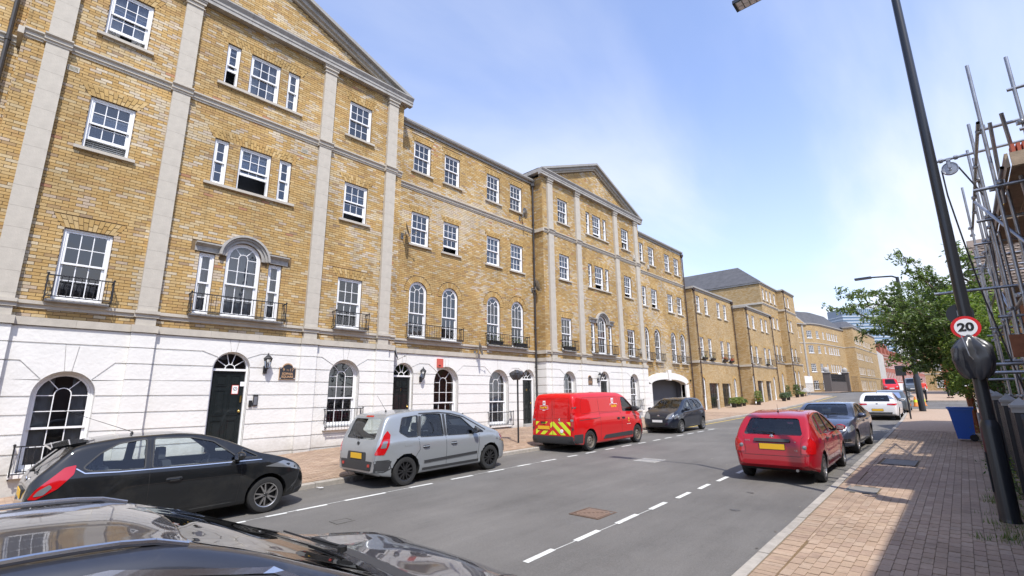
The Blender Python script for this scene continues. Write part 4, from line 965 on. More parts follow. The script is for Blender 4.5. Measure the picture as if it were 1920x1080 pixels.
# pavements: bedding sheets, then the pavers
lb = MB(); ys = [-40 + i for i in range(103)]
def sheet(name, m, ys, us, fx, fz):
    b = MB(); vs = [(fx(y, u), y, fz(fx(y, u), y)) for y in ys for u in us]; k = len(us)
    b.add(vs, [(j * k + i, j * k + i + 1, (j + 1) * k + i + 1, (j + 1) * k + i) for j in range(len(ys) - 1) for i in range(k - 1)]); o = b.build(name, m); o['kind'] = 'structure'; return o
pavL = sheet('pavement', ['mortar'], ys, [0, .25, .5, .75, 1], lambda y, u: -15.2 + (KL(y) - .12 + 15.2) * u, lambda x, y: PL(x, y) - .012)
pavR = sheet('pavement', ['mortar'], [-30 + i for i in range(71)] + [41.3], [0, .5, 1], lambda y, u: KR(y) + .12 + (3.2 - KR(y)) * u, lambda x, y: PR(y) - .012)
pavF = sheet('pavement', ['paving_far'], [51.5 + 2 * i for i in range(60)], [0, .5, 1], lambda y, u: KR(y) + .12 + 22 * u, lambda x, y: PR(y))
pavG = sheet('pavement', ['paving_far'], [34 + i for i in range(29)], [0, .5, 1], lambda y, u: -15.1 + (KL(y) - .12 + 15.1) * u, lambda x, y: PL(x, y))
pavH = sheet('pavement', ['paving_far'], [76 + 2 * i for i in range(40)], [0, .5, 1], lambda y, u: -45 + (KL(62) - 1.6 - (y - 76) * .045 + 45) * u, lambda x, y: G(y) + .1)
def pavers(root, x0, x1, ya, yb, fh, flo, n1, soldier_x=None):
    b = MB(); alls = []
    nx = int((x1 - x0) / .1)
    for i in range(nx):
        x = x0 + (i + .5) * .1; off = (i % 2) * .1
        k = int((yb - ya) / .2)
        for j in range(k):
            y = ya + off + (j + .5) * .2
            if flo(x, y): alls.append((x, y, .0475, .0965))
    if soldier_x:
        k = int((yb - ya) / .1)
        for j in range(k):
            y = ya + (j + .5) * .1; alls.append((soldier_x(y), y, .0965, .0475))
    def key(a):
        px, py = proj((a[0], a[1], -1.7)); return a[0] ** 2 + a[1] ** 2 if (0 < px < 1920 and py < 1085) else 1e9
    alls.sort(key=key)
    h = MB(); h.box(-.0475, .0475, -.0965, .0965, -.03, 0, 0, None, 'b'); me1 = h.mesh('paver', 'paver_single'); h = MB(); h.box(-.0965, .0965, -.0475, .0475, -.03, 0, 0, None, 'b'); me2 = h.mesh('paver', 'paver_single')
    for q, (x, y, sx, sy) in enumerate(alls):
        if soldier_x and sx < sy and x - sx < KR(y) + .35: nx_ = (KR(y) + .35 + x + sx) / 2; sx = x + sx - nx_; x = nx_
        if sx < .012: continue
        z = fh(x, y) + random.uniform(-.002, .0025)
        if q < n1 and min(sx, sy) > .047: 
            o = inst('paver', me1 if sx < sy else me2, root, (x, y, z)); o.rotation_euler = (random.gauss(0, .006), random.gauss(0, .012), random.gauss(0, .008))
        else:
            za, zb = fh(x, y - sy) - z, fh(x, y + sy) - z; t = random.gauss(0, .0007)
            c = random.choice(PV); kk = random.uniform(.9, 1.1); g_ = .0
            b.add([(x - sx, y - sy, z + za - .02), (x + sx, y - sy, z + za - .02), (x + sx, y + sy, z + zb - .02), (x - sx, y + sy, z + zb - .02), (x - sx, y - sy, z + za + t), (x + sx, y - sy, z + za - t), (x + sx, y + sy, z + zb - t), (x - sx, y + sy, z + zb + t)],
                  [(4, 5, 6, 7), (0, 1, 5, 4), (1, 2, 6, 5), (3, 0, 4, 7)], 0, (c[0] * kk, c[1] * kk, c[2] * kk))
    b.build('paver', 'paver', root, kind='stuff')
pavers(pavR, -2.4, .55, 1.5, 24, lambda x, y: PR(y), lambda x, y: x + .03 > KR(y) + .345 and not (-1.8 < x < -1.28 and 10.05 < y < 10.75) and not (-1.68 < x < -1.0 and 13.85 < y < 15.0), 300, lambda y: KR(y) + .245)
pavers(pavL, -14.9, -10.35, -1.5, 34, PL, lambda x, y: x + .05 < KL(y) - .14 and (x > -14.35 or 9.6 < y < 17.9 or y > 28.2), 300)
strip('pavement', 'paving_far', [24 + i for i in range(18)], lambda y: KR(y) + .14, lambda y: 3.0, lambda y: PR(y) - .004)
def kerbs(root, fk, side, ya, yb, L_=.92):
    y = ya
    while y < yb:
        y2 = y + L_ * random.uniform(.97, 1.03); g = .005; a, c = fk(y + g), fk(y2 - g); hi = .11 + random.uniform(-.004, .004); z0, z1 = G(y), G(y2)
        b = MB(); w = .13 * side; r = .022 * side
        prof = [(0, -.15), (0, hi - .02), (r, hi), (w, hi), (w, -.15)]
        if side < 0: prof = prof[::-1]
        n = len(prof); vs = [(a + p[0], y + g, z0 + p[1]) for p in prof] + [(c + p[0], y2 - g, z1 + p[1]) for p in prof]
        b.add(vs, [(i, i + n, (i + 1) % n + n, (i + 1) % n) for i in range(n)] + [tuple(range(n)), tuple(range(2 * n - 1, n - 1, -1))])
        b.build('kerbstone', 'kerb', root); y = y2
kerbs(pavR, KR, 1, .5, 41.5); kerbs(pavL, KL, -1, -6, 61)
kerbs(pavF, KR, 1, 51.5, 90, 2.0)
# rounded kerb corners at the side street
for (cx, cy, r, a0, a1) in ((KL(61) - 3.3, 61, 3.3, 0, 90),):
    for i in range(6):
        a, c = rad(a0 + (a1 - a0) * i / 6), rad(a0 + (a1 - a0) * (i + 1) / 6); z = G(62) + .11
        b = MB(); p = [(cx + (r - q) * math.cos(t), cy + (r - q) * math.sin(t)) for q, t in ((0, a), (0, c), (.13, c), (.13, a))]
        b.add([(x, y, z - .2) for x, y in p] + [(x, y, z) for x, y in p], [(4, 5, 6, 7), (0, 1, 5, 4), (2, 3, 7, 6)]); b.build('kerbstone', 'kerb', pavG)
b = MB(); cx, cy, r = KL(61) - 3.3, 61, 3.2
pts = [(cx + r * math.cos(rad(9 * i)), cy + r * math.sin(rad(9 * i))) for i in range(11)] + [(-15.1, cy + r), (-15.1, cy), ]
b.add([(x, y, G(62) + .108) for x, y in pts], [tuple(range(len(pts)))]); tag(b.build('pavement', 'paving_far'), kind='structure')
# kerb along the far side of the two side streets
for (xa, xb, y) in ((-2.9, 20, 41.4), (-3.3, 20, 51.4)):
    x = xa
    while x < xb: b = MB(); b.box(x + .005, x + .91, y - .06, y + .07, G(y) - .1, G(y) + .112); b.build('kerbstone', 'kerb', pavR if y < 45 else pavF); x += .92
# painted lines
def mark(y0, y1, x0, x1, m='line_white', w=.085, z=.004):
    b = MB(); n = max(1, int((y1 - y0) / .8)); vs = []
    for i in range(n + 1): y = y0 + (y1 - y0) * i / n; x = x0 + (x1 - x0) * i / n; vs += [(x - w / 2, y, G(y) + z), (x + w / 2, y, G(y) + z)]
    b.add(vs, [(2 * i, 2 * i + 1, 2 * i + 3, 2 * i + 2) for i in range(n)]); b.build('line_mark', m, road)
for a, c in ((1.5, 2.0), (2.6, 3.1), (3.5, 4.05), (4.46, 5.0), (5.43, 6.0), (6.44, 7.07), (7.47, 8.05), (8.45, 9.02), (9.41, 9.95), (10.35, 10.97), (11.52, 12.08), (12.5, 13.1), (13.5, 14.1), (14.5, 15.1), (15.5, 16.1), (16.5, 17.1), (17.5, 18.1), (18.6, 19.2), (19.7, 20.3), (20.8, 21.4), (22, 22.6), (23.2, 23.8)): mark(a, c, -3.95, -3.97)
for a, c in ((-1.5, -.9), (-.5, .1), (.5, 1.1), (1.5, 2.1), (2.5, 3.1), (3.41, 3.73), (3.9, 4.43), (4.78, 5.61), (6.2, 6.76), (7.29, 7.92), (8.42, 8.94), (9.46, 9.94), (10.43, 11.02), (11.6, 12.04), (12.5, 13.0), (13.6, 14.1), (14.6, 15.19), (15.7, 16.2), (16.82, 17.34), (17.76, 18.29), (18.8, 19.39), (19.8, 20.4), (20.84, 21.5), (22.0, 22.73)): mark(a, c, -8.6, -8.58)
mark(22.68, 22.76, -9.0, -8.5, w=.6); mark(24.74, 24.82, -2.75, -2.75, w=.75)
for (a, c, m) in ((3.7, 6.25, .02), (8.0, 10.4, .015), (2, 4, .012), (8.9, 9.4, .02)): mark(a, c, -8.62, -8.6, w=m, z=.003)
for (a, c) in ((4.9, 5.45), (5.95, 6.5), (7.0, 7.5)): mark(a, c, -3.95, -3.95, w=.012, z=.003)
b = MB(); vs = []
for i in range(82): y = 22.9 + i * .48; vs += [(KL(y) + .22, y, G(y) + .004), (KL(y) + .32, y, G(y) + .004)]
b.add(vs, [(2 * i, 2 * i + 1, 2 * i + 3, 2 * i + 2) for i in range(81)]); b.build('yellow_line', 'line_yellow', road)
b = MB()
for i in range(20): y = 80 + i; b.box(KR(y) - .5, KR(y) - .4, y, y + 1, G(y) - .01, G(y) + .004)
b.build('yellow_line', 'line_yellow', road)
# covers
mat('slab', (.20, .185, .165), .9, vary=.15, vscale=6)
mat('rust', (.22, .15, .11), .7, vary=.2, vscale=30)
def cover(x0, x1, y0, y1, label, m='cast_iron', ribs=True, pv=False):
    zf = (lambda y: PR(y) + .002) if pv else (lambda y: G(y) + .003); yc = (y0 + y1) / 2
    t = thing('manhole_cover', label, 'manhole cover', ((x0 + x1) / 2, yc, zf(yc)), None); z = zf(yc)
    b = MB(); b.box(x0, x1, y0, y1, z - .02, z); b.build('plate', m, t)
    e = MB()
    for (a, c, d, f) in ((x0, x1, y0, y0 + .03), (x0, x1, y1 - .03, y1), (x0, x0 + .03, y0 + .03, y1 - .03), (x1 - .03, x1, y0 + .03, y1 - .03)): e.box(a, c, d, f, z, z + .006)
    e.build('rim', m, t)
    if ribs:
        n = 9; s = MB()
        for i in range(n):
            for j in range(n):
                if abs(i - j) < 1: continue
                x = x0 + .05 + (x1 - x0 - .1) * (i + .5) / n; y = y0 + .05 + (y1 - y0 - .1) * (j + .5) / n; s.box(x - .02, x + .02, y - .02, y + .02, z, z + .006)
        s.build('tread', 'concrete' if m == 'concrete' else 'rust', t)
cover(-4.8, -4.27, 6.45, 7.0, 'rusty square manhole cover in the middle of the near road')
cover(-6.7, -6.1, 11.9, 12.58, 'pale worn manhole cover farther up the road, in the lamp shadow', 'concrete')
cover(-1.76, -1.32, 10.1, 10.7, 'grey slab cover set in the brick pavement nearest the eye', 'slab', False, True)
cover(-1.64, -1.04, 13.9, 14.95, 'larger grey slab cover farther along the brick pavement', 'slab', False, True)
cover(-7.45, -7.2, 3.9, 4.2, 'small square cover in the road behind the near cars', 'asphalt', False)
cover(-11.6, -11.15, 12.95, 13.4, 'small iron cover in the far pavement behind the van', 'cast_iron', False, False)
for (x, y, rx, ry) in ((-2.9, 8.2, .07, .05), (-3.1, 9.6, .06, .04)):
    b = MB(); k = 60; ns = lambda a: 1 + .5 * noise.noise(Vector((math.cos(a) * 1.6 + x, math.sin(a) * 1.6 + y, 0))) + .25 * noise.noise(Vector((math.cos(a) * 5, math.sin(a) * 5, x))); vs = [(x, y, G(y) + .005)] + [(x + rx * math.cos(a) * ns(a), y + ry * math.sin(a) * ns(a), G(y + ry * math.sin(a)) + .005) for a in [2 * math.pi * i / k for i in range(k)]]
    b.add(vs, [(0, 1 + i, 1 + (i + 1) % k) for i in range(k)]); b.build('oil_stain', 'oil', road)
# weeds and litter along kerbs and fence
wd = MB(); random.seed(5)
def tuft(x, y, z, n, h, s=.02):
    for i in range(n):
        a = random.uniform(0, 6.28); d = Vector((math.cos(a), math.sin(a), 0)) * random.uniform(.1, .5) * h; p = Vector((x + random.gauss(0, s), y + random.gauss(0, s), z)); w_ = Vector((-d.y, d.x, 0)).normalized() * .004
        g_ = random.choice([(.10, .17, .04), (.16, .20, .06), (.20, .19, .08), (.08, .14, .03)]); hh = h * random.uniform(.5, 1.2)
        wd.add([p - w_, p + w_, p + d + Vector((0, 0, hh))], [(0, 1, 2)], 0, g_)
for i in range(120): y = random.uniform(5.5, 24); tuft(random.gauss(.36, .07), y, PR(y), 9, random.uniform(.03, .12), .03)
for i in range(60): y = 8 + random.random() ** 1.5 * 3.5; tuft(.12 + random.gauss(0, .10), y, PR(y), 10, random.uniform(.03, .1), .05)
for i in range(22): y = random.uniform(5, 30); tuft(KR(y) - .01, y, G(y), 5, .03)
for i in range(40): y = random.uniform(3.5, 30); tuft(KL(y) + .015, y, G(y), 5, .035)
tag(wd.build('grass', 'leaf'), kind='stuff')
lt = MB()
for i in range(160):
    y = random.uniform(3, 26); x = random.choice([KL(y) + abs(random.gauss(0, .12)), random.uniform(-8, -2.2), KR(y) - abs(random.gauss(0, .1)), random.uniform(-1.5, .2)]); s = random.uniform(.008, .022)
    z = (PR(y) if x > KR(y) else G(y)) + .008; a = random.uniform(0, 3); c = random.choice([(.3, .25, .15), (.45, .4, .3), (.22, .15, .08), (.12, .1, .08)])
    lt.add([(x + s * math.cos(a + k), y + s * math.sin(a + k), z + random.uniform(-.002, .006)) for k in (0, 1.4, 3, 4.5)], [(0, 1, 2, 3)], 0, c)
tag(lt.build('litter', 'leaf'), kind='stuff')
t = thing('paper_scrap', 'crumpled white paper scrap in the gutter in front of the black hatchback', 'litter', (-10.0, 5.0, G(5)))
b = MB(); 
for k in range(7): a, r = k * .9, .05; b.add([(-10.0 + random.gauss(0, .04), 5.0 + random.gauss(0, .04), G(5) + random.uniform(.005, .05)) for _ in range(3)], [(0, 1, 2)])
b.build('paper', 'plain_white', t)
# ================================================================ farther buildings
def simple_house(nm, label, xf, y0, y1, zb, zt, wins, depth, group, string=(), roof=None, gar=(), gutter=True):
    root = thing('house', label, 'house', (xf, (y0 + y1) / 2, zb), group)
    ops = [(rect if k == 'r' else arch)(c, w_, a, z) for (k, c, w_, a, z, inn) in wins] + [rect(c, w_, a, z) for (c, w_, a, z) in gar]
    backing('wall', 'far_brick', root, xf, y0, y1, zb - .6, zt, ops, reveal=.2)
    b = MB(); b.box(xf - depth, xf - .001, y0, y0 + .02, zb - .6, zt); b.box(xf - depth, xf - .001, y1 - .02, y1, zb - .6, zt); b.box(xf - depth - .02, xf - depth, y0, y1, zb - .6, zt); b.build('side_wall', 'far_brick', root)
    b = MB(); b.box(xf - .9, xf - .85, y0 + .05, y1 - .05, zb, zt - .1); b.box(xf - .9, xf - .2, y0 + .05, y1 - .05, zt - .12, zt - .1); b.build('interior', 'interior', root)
    for (k, c, w_, a, z, inn) in wins:
        window(root, xf, c, w_, a, z, kind='arch' if k == 'a' else 'sash', detail=0, inner=inn, sill=k == 'r', sillw=.1, split=.42 if k == 'a' else .5)
        r_ = MB(); 
        if k == 'a': ring(r_, xf, c, w_, z, .2); r_.build('brick_arch', 'brick', root, kind='stuff')
        else: soldier(r_, xf, c, w_, z + .004, .24, .08); r_.build('lintel', 'brick', root, kind='stuff')
    for (c, w_, a, z) in gar:
        f = MB(); f.box(xf - .2, xf - .1, c - w_ / 2, c - w_ / 2 + .1, a, z); f.box(xf - .2, xf - .1, c + w_ / 2 - .1, c + w_ / 2, a, z); f.build('garage_frame', 'white_paint', root)
        g_ = MB(); g_.box(xf - .2, xf - .16, c - w_ / 2 + .1, c + w_ / 2 - .1, a, z); d = g_.build('garage_door', 'door_black', root)
        for q in range(4): s = MB(); yy = c - w_ / 2 + .1 + (w_ - .2) * (q + .5) / 4; s.box(xf - .16, xf - .145, yy - .16, yy + .16, a + .1, a + .75); s.box(xf - .16, xf - .145, yy - .16, yy + .16, a + .9, z - .45); s.build('door_panel', 'door_black', d)
    for (z, h) in string: mould([(.03, 0), (.03, h * .5), (.09, h * .6), (.09, h)], y0, y1, xf, z).build('string_course', 'stone', root); q = MB(); q.box(xf - depth, xf + .09, y0 - .09, y0, z, z + h); q.build('string_course', 'stone', root)
    if gutter: mould([(.03, 0), (.03, .1), (.14, .14), (.14, .26)], y0, y1, xf, zt - .02).build('gutter', 'gutter', root); q = MB(); q.box(xf - depth, xf + .1, y0 - .1, y0 + .02, zt + .04, zt + .2); q.build('coping', 'stone_grey', root)
    if roof == 'flat': q = MB(); q.box(xf - depth, xf, y0, y1, zt, zt + .05); q.build('roof', 'slate', root)
    elif roof: 
        z = zt + .2; xa, xb = xf + .12, xf - depth; h = roof[0]; ym = (y0 + y1) / 2; i = roof[1]
        q = MB(); q.add([(xa, y0 - .15, z), (xa, y1 + .1, z), (xb, y1 + .1, z), (xb, y0 - .15, z), (xa - i, y0 + i, z + h), (xa - i, y1 - i, z + h), (xb + i, y1 - i, z + h), (xb + i, y0 + i, z + h)],
                        [(0, 1, 5, 4), (1, 2, 6, 5), (2, 3, 7, 6), (3, 0, 4, 7), (4, 5, 6, 7)]); q.build('roof', 'slate', root)
    return root
def W3(cs, w_, z, inn=None, k='r'): return [(k, c, w_, z[0], z[1], (inn[i] if inn else None)) for i, c in enumerate(cs)]
GB = 'stepped brick houses beyond the carriage arch'
c3 = [37.45, 39.1, 41.8, 43.35]
b3 = simple_house('house', 'three-storey brick house with red flowers in its window boxes', -14.45, 36.4, 45.2, -1.25, 8.0, W3(c3, .78, (6.24, 7.6)) + W3(c3, .78, (2.65, 4.3), ['curtain', None, None, 'curtain']) + [('a', 37.05, .7, -1.2, 1.2, None), ('a', 43.98, .7, -1.1, 1.24, None)], 9, GB, [(2.27, .18)], 'flat', [(39.15, 2.05, -1.2, .78), (41.85, 2.0, -1.15, .78)])
c4 = [45.95, 47.5, 50.05, 51.5]
b4 = simple_house('house', 'lower three-storey brick house left of the tall hipped-roof house', -13.4, 45.2, 53.2, -1.0, 7.45, W3(c4, .78, (5.75, 7.0)) + W3(c4, .78, (2.57, 4.15)) + [('a', 45.62, .62, -.9, 1.5, None), ('a', 51.9, .7, -.7, 1.5, None)], 9, GB, [(2.25, .18)], 'flat', [(47.5, 1.75, -.95, 1.06), (50.0, 1.7, -.9, 1.06)])
c5 = [54.2, 55.5, 56.85, 58.35]
b5 = simple_house('house', 'tall four-storey brick house with a grey hipped roof', -14.0, 53.25, 59.2, -.5, 11.1, W3(c5, .72, (9.5, 10.72)) + W3(c5[:1] + c5[1:], .72, (6.72, 7.95)) + W3(c5, .72, (3.3, 4.9)) + W3([55.0, 57.6], .8, (-.2, 2.0), None, 'a'), 13, GB, [(8.95, .2), (2.95, .16)], (2.6, 2.9))
b5b = simple_house('house', 'forward brick bay at the end of the stepped row, four storeys', -13.4, 59.2, 64.4, -.3, 11.1, W3([60.2, 61.6], .72, (9.4, 10.67)) + W3([60.2, 61.6], .72, (6.65, 7.95)) + W3([60.4, 62.0], .72, (3.3, 4.8)) + W3([60.4, 62.0], .75, (.2, 2.35), None, 'a'), 8, GB, [(8.85, .2), (2.95, .16)], 'flat')
for (x, y, zt_, l) in ((-14.33, 36.55, 7.9, 'dark drainpipe at the near corner of the flower-box house'), (-14.33, 45.05, 7.9, 'dark drainpipe at the far corner of the flower-box house'), (-13.28, 45.4, 7.3, 'dark drainpipe at the near corner of the lower brick house'), (-13.28, 53.0, 7.3, 'dark drainpipe at the far corner of the lower brick house'), (-13.28, 59.4, 11.0, 'dark drainpipe on the forward bay of the stepped row')): downpipe(x, y, -1.2 if y < 46 else -.8, zt_, l, 'pipe_brown', group='drainpipes on the stepped houses')
for root, xf, cs, z in ((b3, -14.45, c3, 2.65), (b4, -13.4, c4, 2.57), (b5, -14.0, c5, 3.3), (b5b, -13.4, [60.4, 62.0], 3.3)):
    for c in cs: railing(root, xf, c - .42, c + .42, z - .0, z + .5, proj=.22, step=.2)
for c in [60.4, 62.0]: railing(b5b, -13.4, c - .45, c + .45, .15, .7, proj=.2, step=.2)
RED = [(.62, .02, .015), (.7, .03, .02), (.08, .14, .03), (.07, .12, .03)]; GRN = [(.08, .14, .03), (.12, .18, .05), (.25, .25, .2)]
for (y, col, l) in ((37.45, GRN, 'dark window box with sparse green, leftmost on the flower-box house'), (39.1, GRN, 'dark window box with sparse green, second on the flower-box house'), (41.8, RED, 'window box of red flowers, left of the red pair'), (43.35, RED, 'window box of red flowers, right of the red pair')): flowerbox(-14.42, y, 2.55, .75, l, col, fill=160 if col is RED else 30)
for y, l in ((15.05, 'black window box on the railing above the lamp sign, left one'), (16.66, 'black window box on the railing above the lamp sign, right one')): flowerbox(XR + .05, y, 2.2, .8, l, GRN, fill=40)
flowerbox(XP + .05, 19.72, 2.2, .8, 'black window box behind the far gable first railing', GRN, fill=40)
flowerbox(-13.37, 50.1, 2.5, .7, 'round dark window box on the lower brick house', GRN, fill=30)
# plants in pots at the foot of the houses
def potplant(x, y, label, w_=.5, h=.8, cols=None, n=420, pot='black_paint', flowers=None):
    z = PL(x, y); t = thing('potted_plant', label, 'potted plant', (x, y, z), 'potted plants at the foot of the houses')
    b = MB(); b.lathe([(w_ * .30, 0), (w_ * .42, .33), (w_ * .45, .33), (w_ * .45, .37), (w_ * .38, .37), (w_ * .36, .30), (0, .30)], (x, y, z), 12); b.build('pot', pot, t)
    s = MB()
    for k in range(7): a = k * .9; s.tube((x, y, z + .3), (x + w_ * .5 * math.cos(a), y + w_ * .5 * math.sin(a), z + h * .8), .008, 4)
    s.build('stem', 'bark', t)
    p = MB()
    for i in range(n):
        a = random.uniform(0, 6.28); r = w_ * .75 * math.sqrt(random.random()); zz = random.random(); c = Vector((x + r * math.cos(a) * (1.1 - zz * .4), y + r * math.sin(a) * (1.1 - zz * .4), z + .3 + (h - .3) * zz))
        leaf(p, c, random.uniform(.04, .09), random.choice(cols or GREEN))
    if flowers:
        for i in range(120): a = random.uniform(0, 6.28); r = w_ * .6; leaf(p, Vector((x + r * math.cos(a) * random.random(), y + r * math.sin(a) * random.random(), z + .45 + random.random() * .12)), .04, flowers)
    p.build('foliage', 'leaf', t)
YG = [(.20, .24, .05), (.14, .20, .05), (.10, .17, .04), (.28, .30, .10)]
potplant(-13.6, 40.6, 'yellow-green shrub in a black pot, first of the three right of the black garage doors', .55, .75, YG, 450); potplant(-13.6, 41.8, 'leafy pale green shrub in a pot, middle of the group at the flower-box house', .6, .75, YG, 450); potplant(-13.6, 43.0, 'low dark green pot plant, last of the group at the flower-box house', .4, .55, None, 250)
potplant(-13.0, 44.9, 'tall green pot plant with red blooms below, at the house corner', .45, 1.15, YG, 450, flowers=(.7, .03, .02)); potplant(-12.3, 50.0, 'grey-green shrub in a dark tub before the white garage frame', .5, .75, [(.16, .2, .14), (.1, .15, .08)], 600); potplant(-12.3, 51.6, 'second grey-green shrub in a dark tub beside the garage', .45, .7, [(.16, .2, .14), (.1, .15, .08)], 600)
potplant(-12.9, 54.3, 'tall narrow shrub in a pot at the hipped-roof house', .35, 1.3, None, 250); potplant(-12.7, 56.8, 'bushy green shrub in a pot under the arched windows', .5, 1.3, None, 450); potplant(-12.6, 58.4, 'low spreading pot plant by the stone bench', .5, .5, YG, 250)
def block(name, label, cat, x0, x1, y0, y1, z0, z1, m):
    t = thing(name, label, cat, ((x0 + x1) / 2, (y0 + y1) / 2, z0)); return t
t = thing('bench', 'small grey bench with a pitched cover at the foot of the far bay', 'bench', (-12.6, 60.2, -.35)); b = MB(); b.box(-12.9, -12.3, 59.5, 61.0, .0, .06); b.build('seat', 'concrete', t)
b = MB(); b.add([(-12.9, 59.5, .06), (-12.3, 59.5, .06), (-12.6, 59.7, .45), (-12.9, 61, .06), (-12.3, 61, .06), (-12.6, 60.8, .45)], [(0, 1, 2), (3, 5, 4), (1, 4, 5, 2), (0, 2, 5, 3)]); b.build('cover', 'concrete', t)
for (a, c) in ((-12.85, 59.6), (-12.4, 59.6), (-12.85, 60.9), (-12.4, 60.9)): b = MB(); b.box(a, a + .08, c - .04, c + .04, -.42, 0); b.build('leg', 'concrete', t)
t = thing('bollard', 'short stone bollard before the black garage door', 'bollard', (-13.85, 37.95, -1.3)); b = MB(); b.lathe([(.09, 0), (.09, .75), (.1, .78), (.1, .84), (0, .9)], (-13.85, 37.95, -1.32), 10); b.build('post', 'concrete', t)
# ---- buildings across the side street, placed by depth along the view
RM = Matrix(RC)
def at(px, py, d): return RM @ Vector(((px - 960) / 897 * d, (py - 540) / 897 * d, d))
def facet(root, A, B, zb, zt, wins, string=(), m='far_brick', gut=True, wm='white_paint'):
    """A,B plan points left to right as seen from the street; wins (fraction or metres along, w, z0, z1, kind)"""
    A = Vector((A[0], A[1], 0)); B = Vector((B[0], B[1], 0)); Ln = (B - A).length; u = (B - A) / Ln; ang = math.atan2(u.y, u.x) - math.pi / 2
    M = Matrix.Translation(A) @ Matrix.Rotation(ang, 4, 'Z')    # local +y along the wall, +x outwards
    def put(mb, name, mt, kind=None, par=root):
        me = mb.mesh(name, mt); me.transform(Matrix.Translation(-wpos(par)) @ M); o = bpy.data.objects.new(name, me); setp(o, par, wpos(par)); 
        if kind: o['kind'] = kind
        return o
    ops = [(arch if k == 'a' else rect)(c, w_, a, z) for (c, w_, a, z, k) in wins]
    b = MB()
    for (a0, a1, b0, b1, za, zc) in slices(0, Ln, zb, zt, ops): b.add([(0, a0, za), (0, a1, za), (0, b1, zc), (0, b0, zc)], [(0, 1, 2, 3)])
    for o in ops: R = o['w'] / 2; b.box(-.18, .0, o['yc'] - R - .001, o['yc'] - R, o['z0'], o['z1']); b.box(-.18, .0, o['yc'] + R, o['yc'] + R + .001, o['z0'], o['z1'])
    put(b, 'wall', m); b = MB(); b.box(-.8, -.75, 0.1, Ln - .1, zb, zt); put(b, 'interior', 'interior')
    for (c, w_, a, z, k) in wins:
        h = z - a; key = ('fw', round(w_, 2), round(h, 2), k, wm)
        if key not in WC:
            q = MB(); R = w_ / 2; zt_ = h if k != 'a' else h - R
            for (p0, p1, r0, r1) in ((-R, -R + .06, 0, zt_), (R - .06, R, 0, zt_), (-R, R, 0, .07), (-R, R, h * .5 - .03, h * .5 + .03), (-R / 3 - .02, -R / 3 + .02, 0, h - .1), (R / 3 - .02, R / 3 + .02, 0, h - .1)): q.box(-.12, -.05, p0, p1, r0, r1)
            if k != 'a': q.box(-.12, -.05, -R, R, h - .09, h); q.box(-.11, -.06, -R, R, h * .75 - .02, h * .75 + .02); q.box(-.11, -.06, -R, R, h * .25 - .02, h * .25 + .02)
            else:
                for i in range(10):
                    e, f = math.pi * i / 10, math.pi * (i + 1) / 10; q.prism([(r * math.cos(s), zt_ + r * math.sin(s)) for r, s in ((R - .09, e), (R, e), (R, f), (R - .09, f))], -.12, -.05)
            q.box(-.05, .06, -R - .1, R + .1, -.08, 0)
            q.add([(-.1, -R, 0), (-.1, R, 0), (-.1, R, zt_), (-.1, -R, zt_)], [(0, 1, 2, 3)], 1); WC[key] = q.mesh('window', [wm, 'window_glass'])
        o = inst('window', WC[key], root, (M @ Vector((0, c, a)))); o.rotation_euler = (0, 0, ang)
    for (z, h) in string: put(mould([(.03, 0), (.08, h * .5), (.08, h)], 0, Ln, 0, z), 'string_course', 'stone')
    if gut: put(mould([(.03, 0), (.03, .12), (.2, .18), (.2, .35)], -.05, Ln + .05, 0, zt - .02), 'gutter', 'gutter')
    return M, Ln, put
def roofover(root, pts, z, h, ins, m='slate'):
    c = sum((Vector(p) for p in pts), Vector((0, 0))) / len(pts); n = len(pts)
    b = MB(); b.add([(p[0], p[1], z) for p in pts] + [(p[0] + (c.x - p[0]) * ins, p[1] + (c.y - p[1]) * ins, z + h) for p in pts], [(i, (i + 1) % n, (i + 1) % n + n, i + n) for i in range(n)] + [tuple(range(n, 2 * n))]); b.build('roof', m, root)
P = lambda px, d: at(px, 735, d)
a0, a1, a2, a3, a4, a5 = P(1494, 86), P(1526, 88), P(1541, 88.4), P(1556, 90), P(1598, 99), P(1617, 98)
a6 = P(1657, 119)
cb = thing('apartment_building', 'curved corner apartment building of yellow brick beyond the side street', 'apartment building', (a1.x, a1.y, 0), 'brick apartment buildings past the junction')
FZ = [(.5, 2.1), (3.7, 5.2), (7.2, 8.6), (10.0, 11.4)]; ZB, ZT = -.5, 12.5
def grid(cs, w_, zs, k='r'): return [(c, w_, a, z, k) for c in cs for (a, z) in zs]
M, Ln, put = facet(cb, a0, a1, ZB, ZT, grid([(a1 - a0).length * .47], 1.25, FZ[1:]), [(8.9, .2)])
for c in (.25, (a1 - a0).length * .82): q = MB(); q.box(-.02, .14, c - .2, c + .2, 2.9, ZT); put(q, 'pilaster', 'stone_grey')
q = MB(); q.box(-.02, .1, .0, Ln, -.5, 2.9); put(q, 'stucco_base', 'stucco'); q = MB(); q.prism([(1.2, -.4), (2.4, -.4), (2.4, 1.6)] + [(1.8 + .6 * math.cos(rad(a)), 1.6 + .6 * math.sin(rad(a))) for a in range(15, 180, 15)] + [(1.2, 1.6)], .1, .14); put(q, 'door', 'door_black')
q = MB(); q.prism([(-.5, ZT), (Ln + .3, ZT), (Ln / 2, ZT + 1.5)], -3, .3, 0, None, True); put(q, 'pediment', 'stone_grey'); q = MB(); q.prism([(.1, ZT + .2), (Ln - .3, ZT + .2), (Ln / 2 - .1, ZT + 1.2)], .3, .33); put(q, 'tympanum', 'far_brick')
facet(cb, a1, a2, ZB, ZT, grid([(a2 - a1).length * .47], 1.15, FZ), [(8.9, .2)]); facet(cb, a2, a3, ZB, ZT, grid([(a3 - a2).length * .5], 1.05, FZ), [(8.9, .2)])
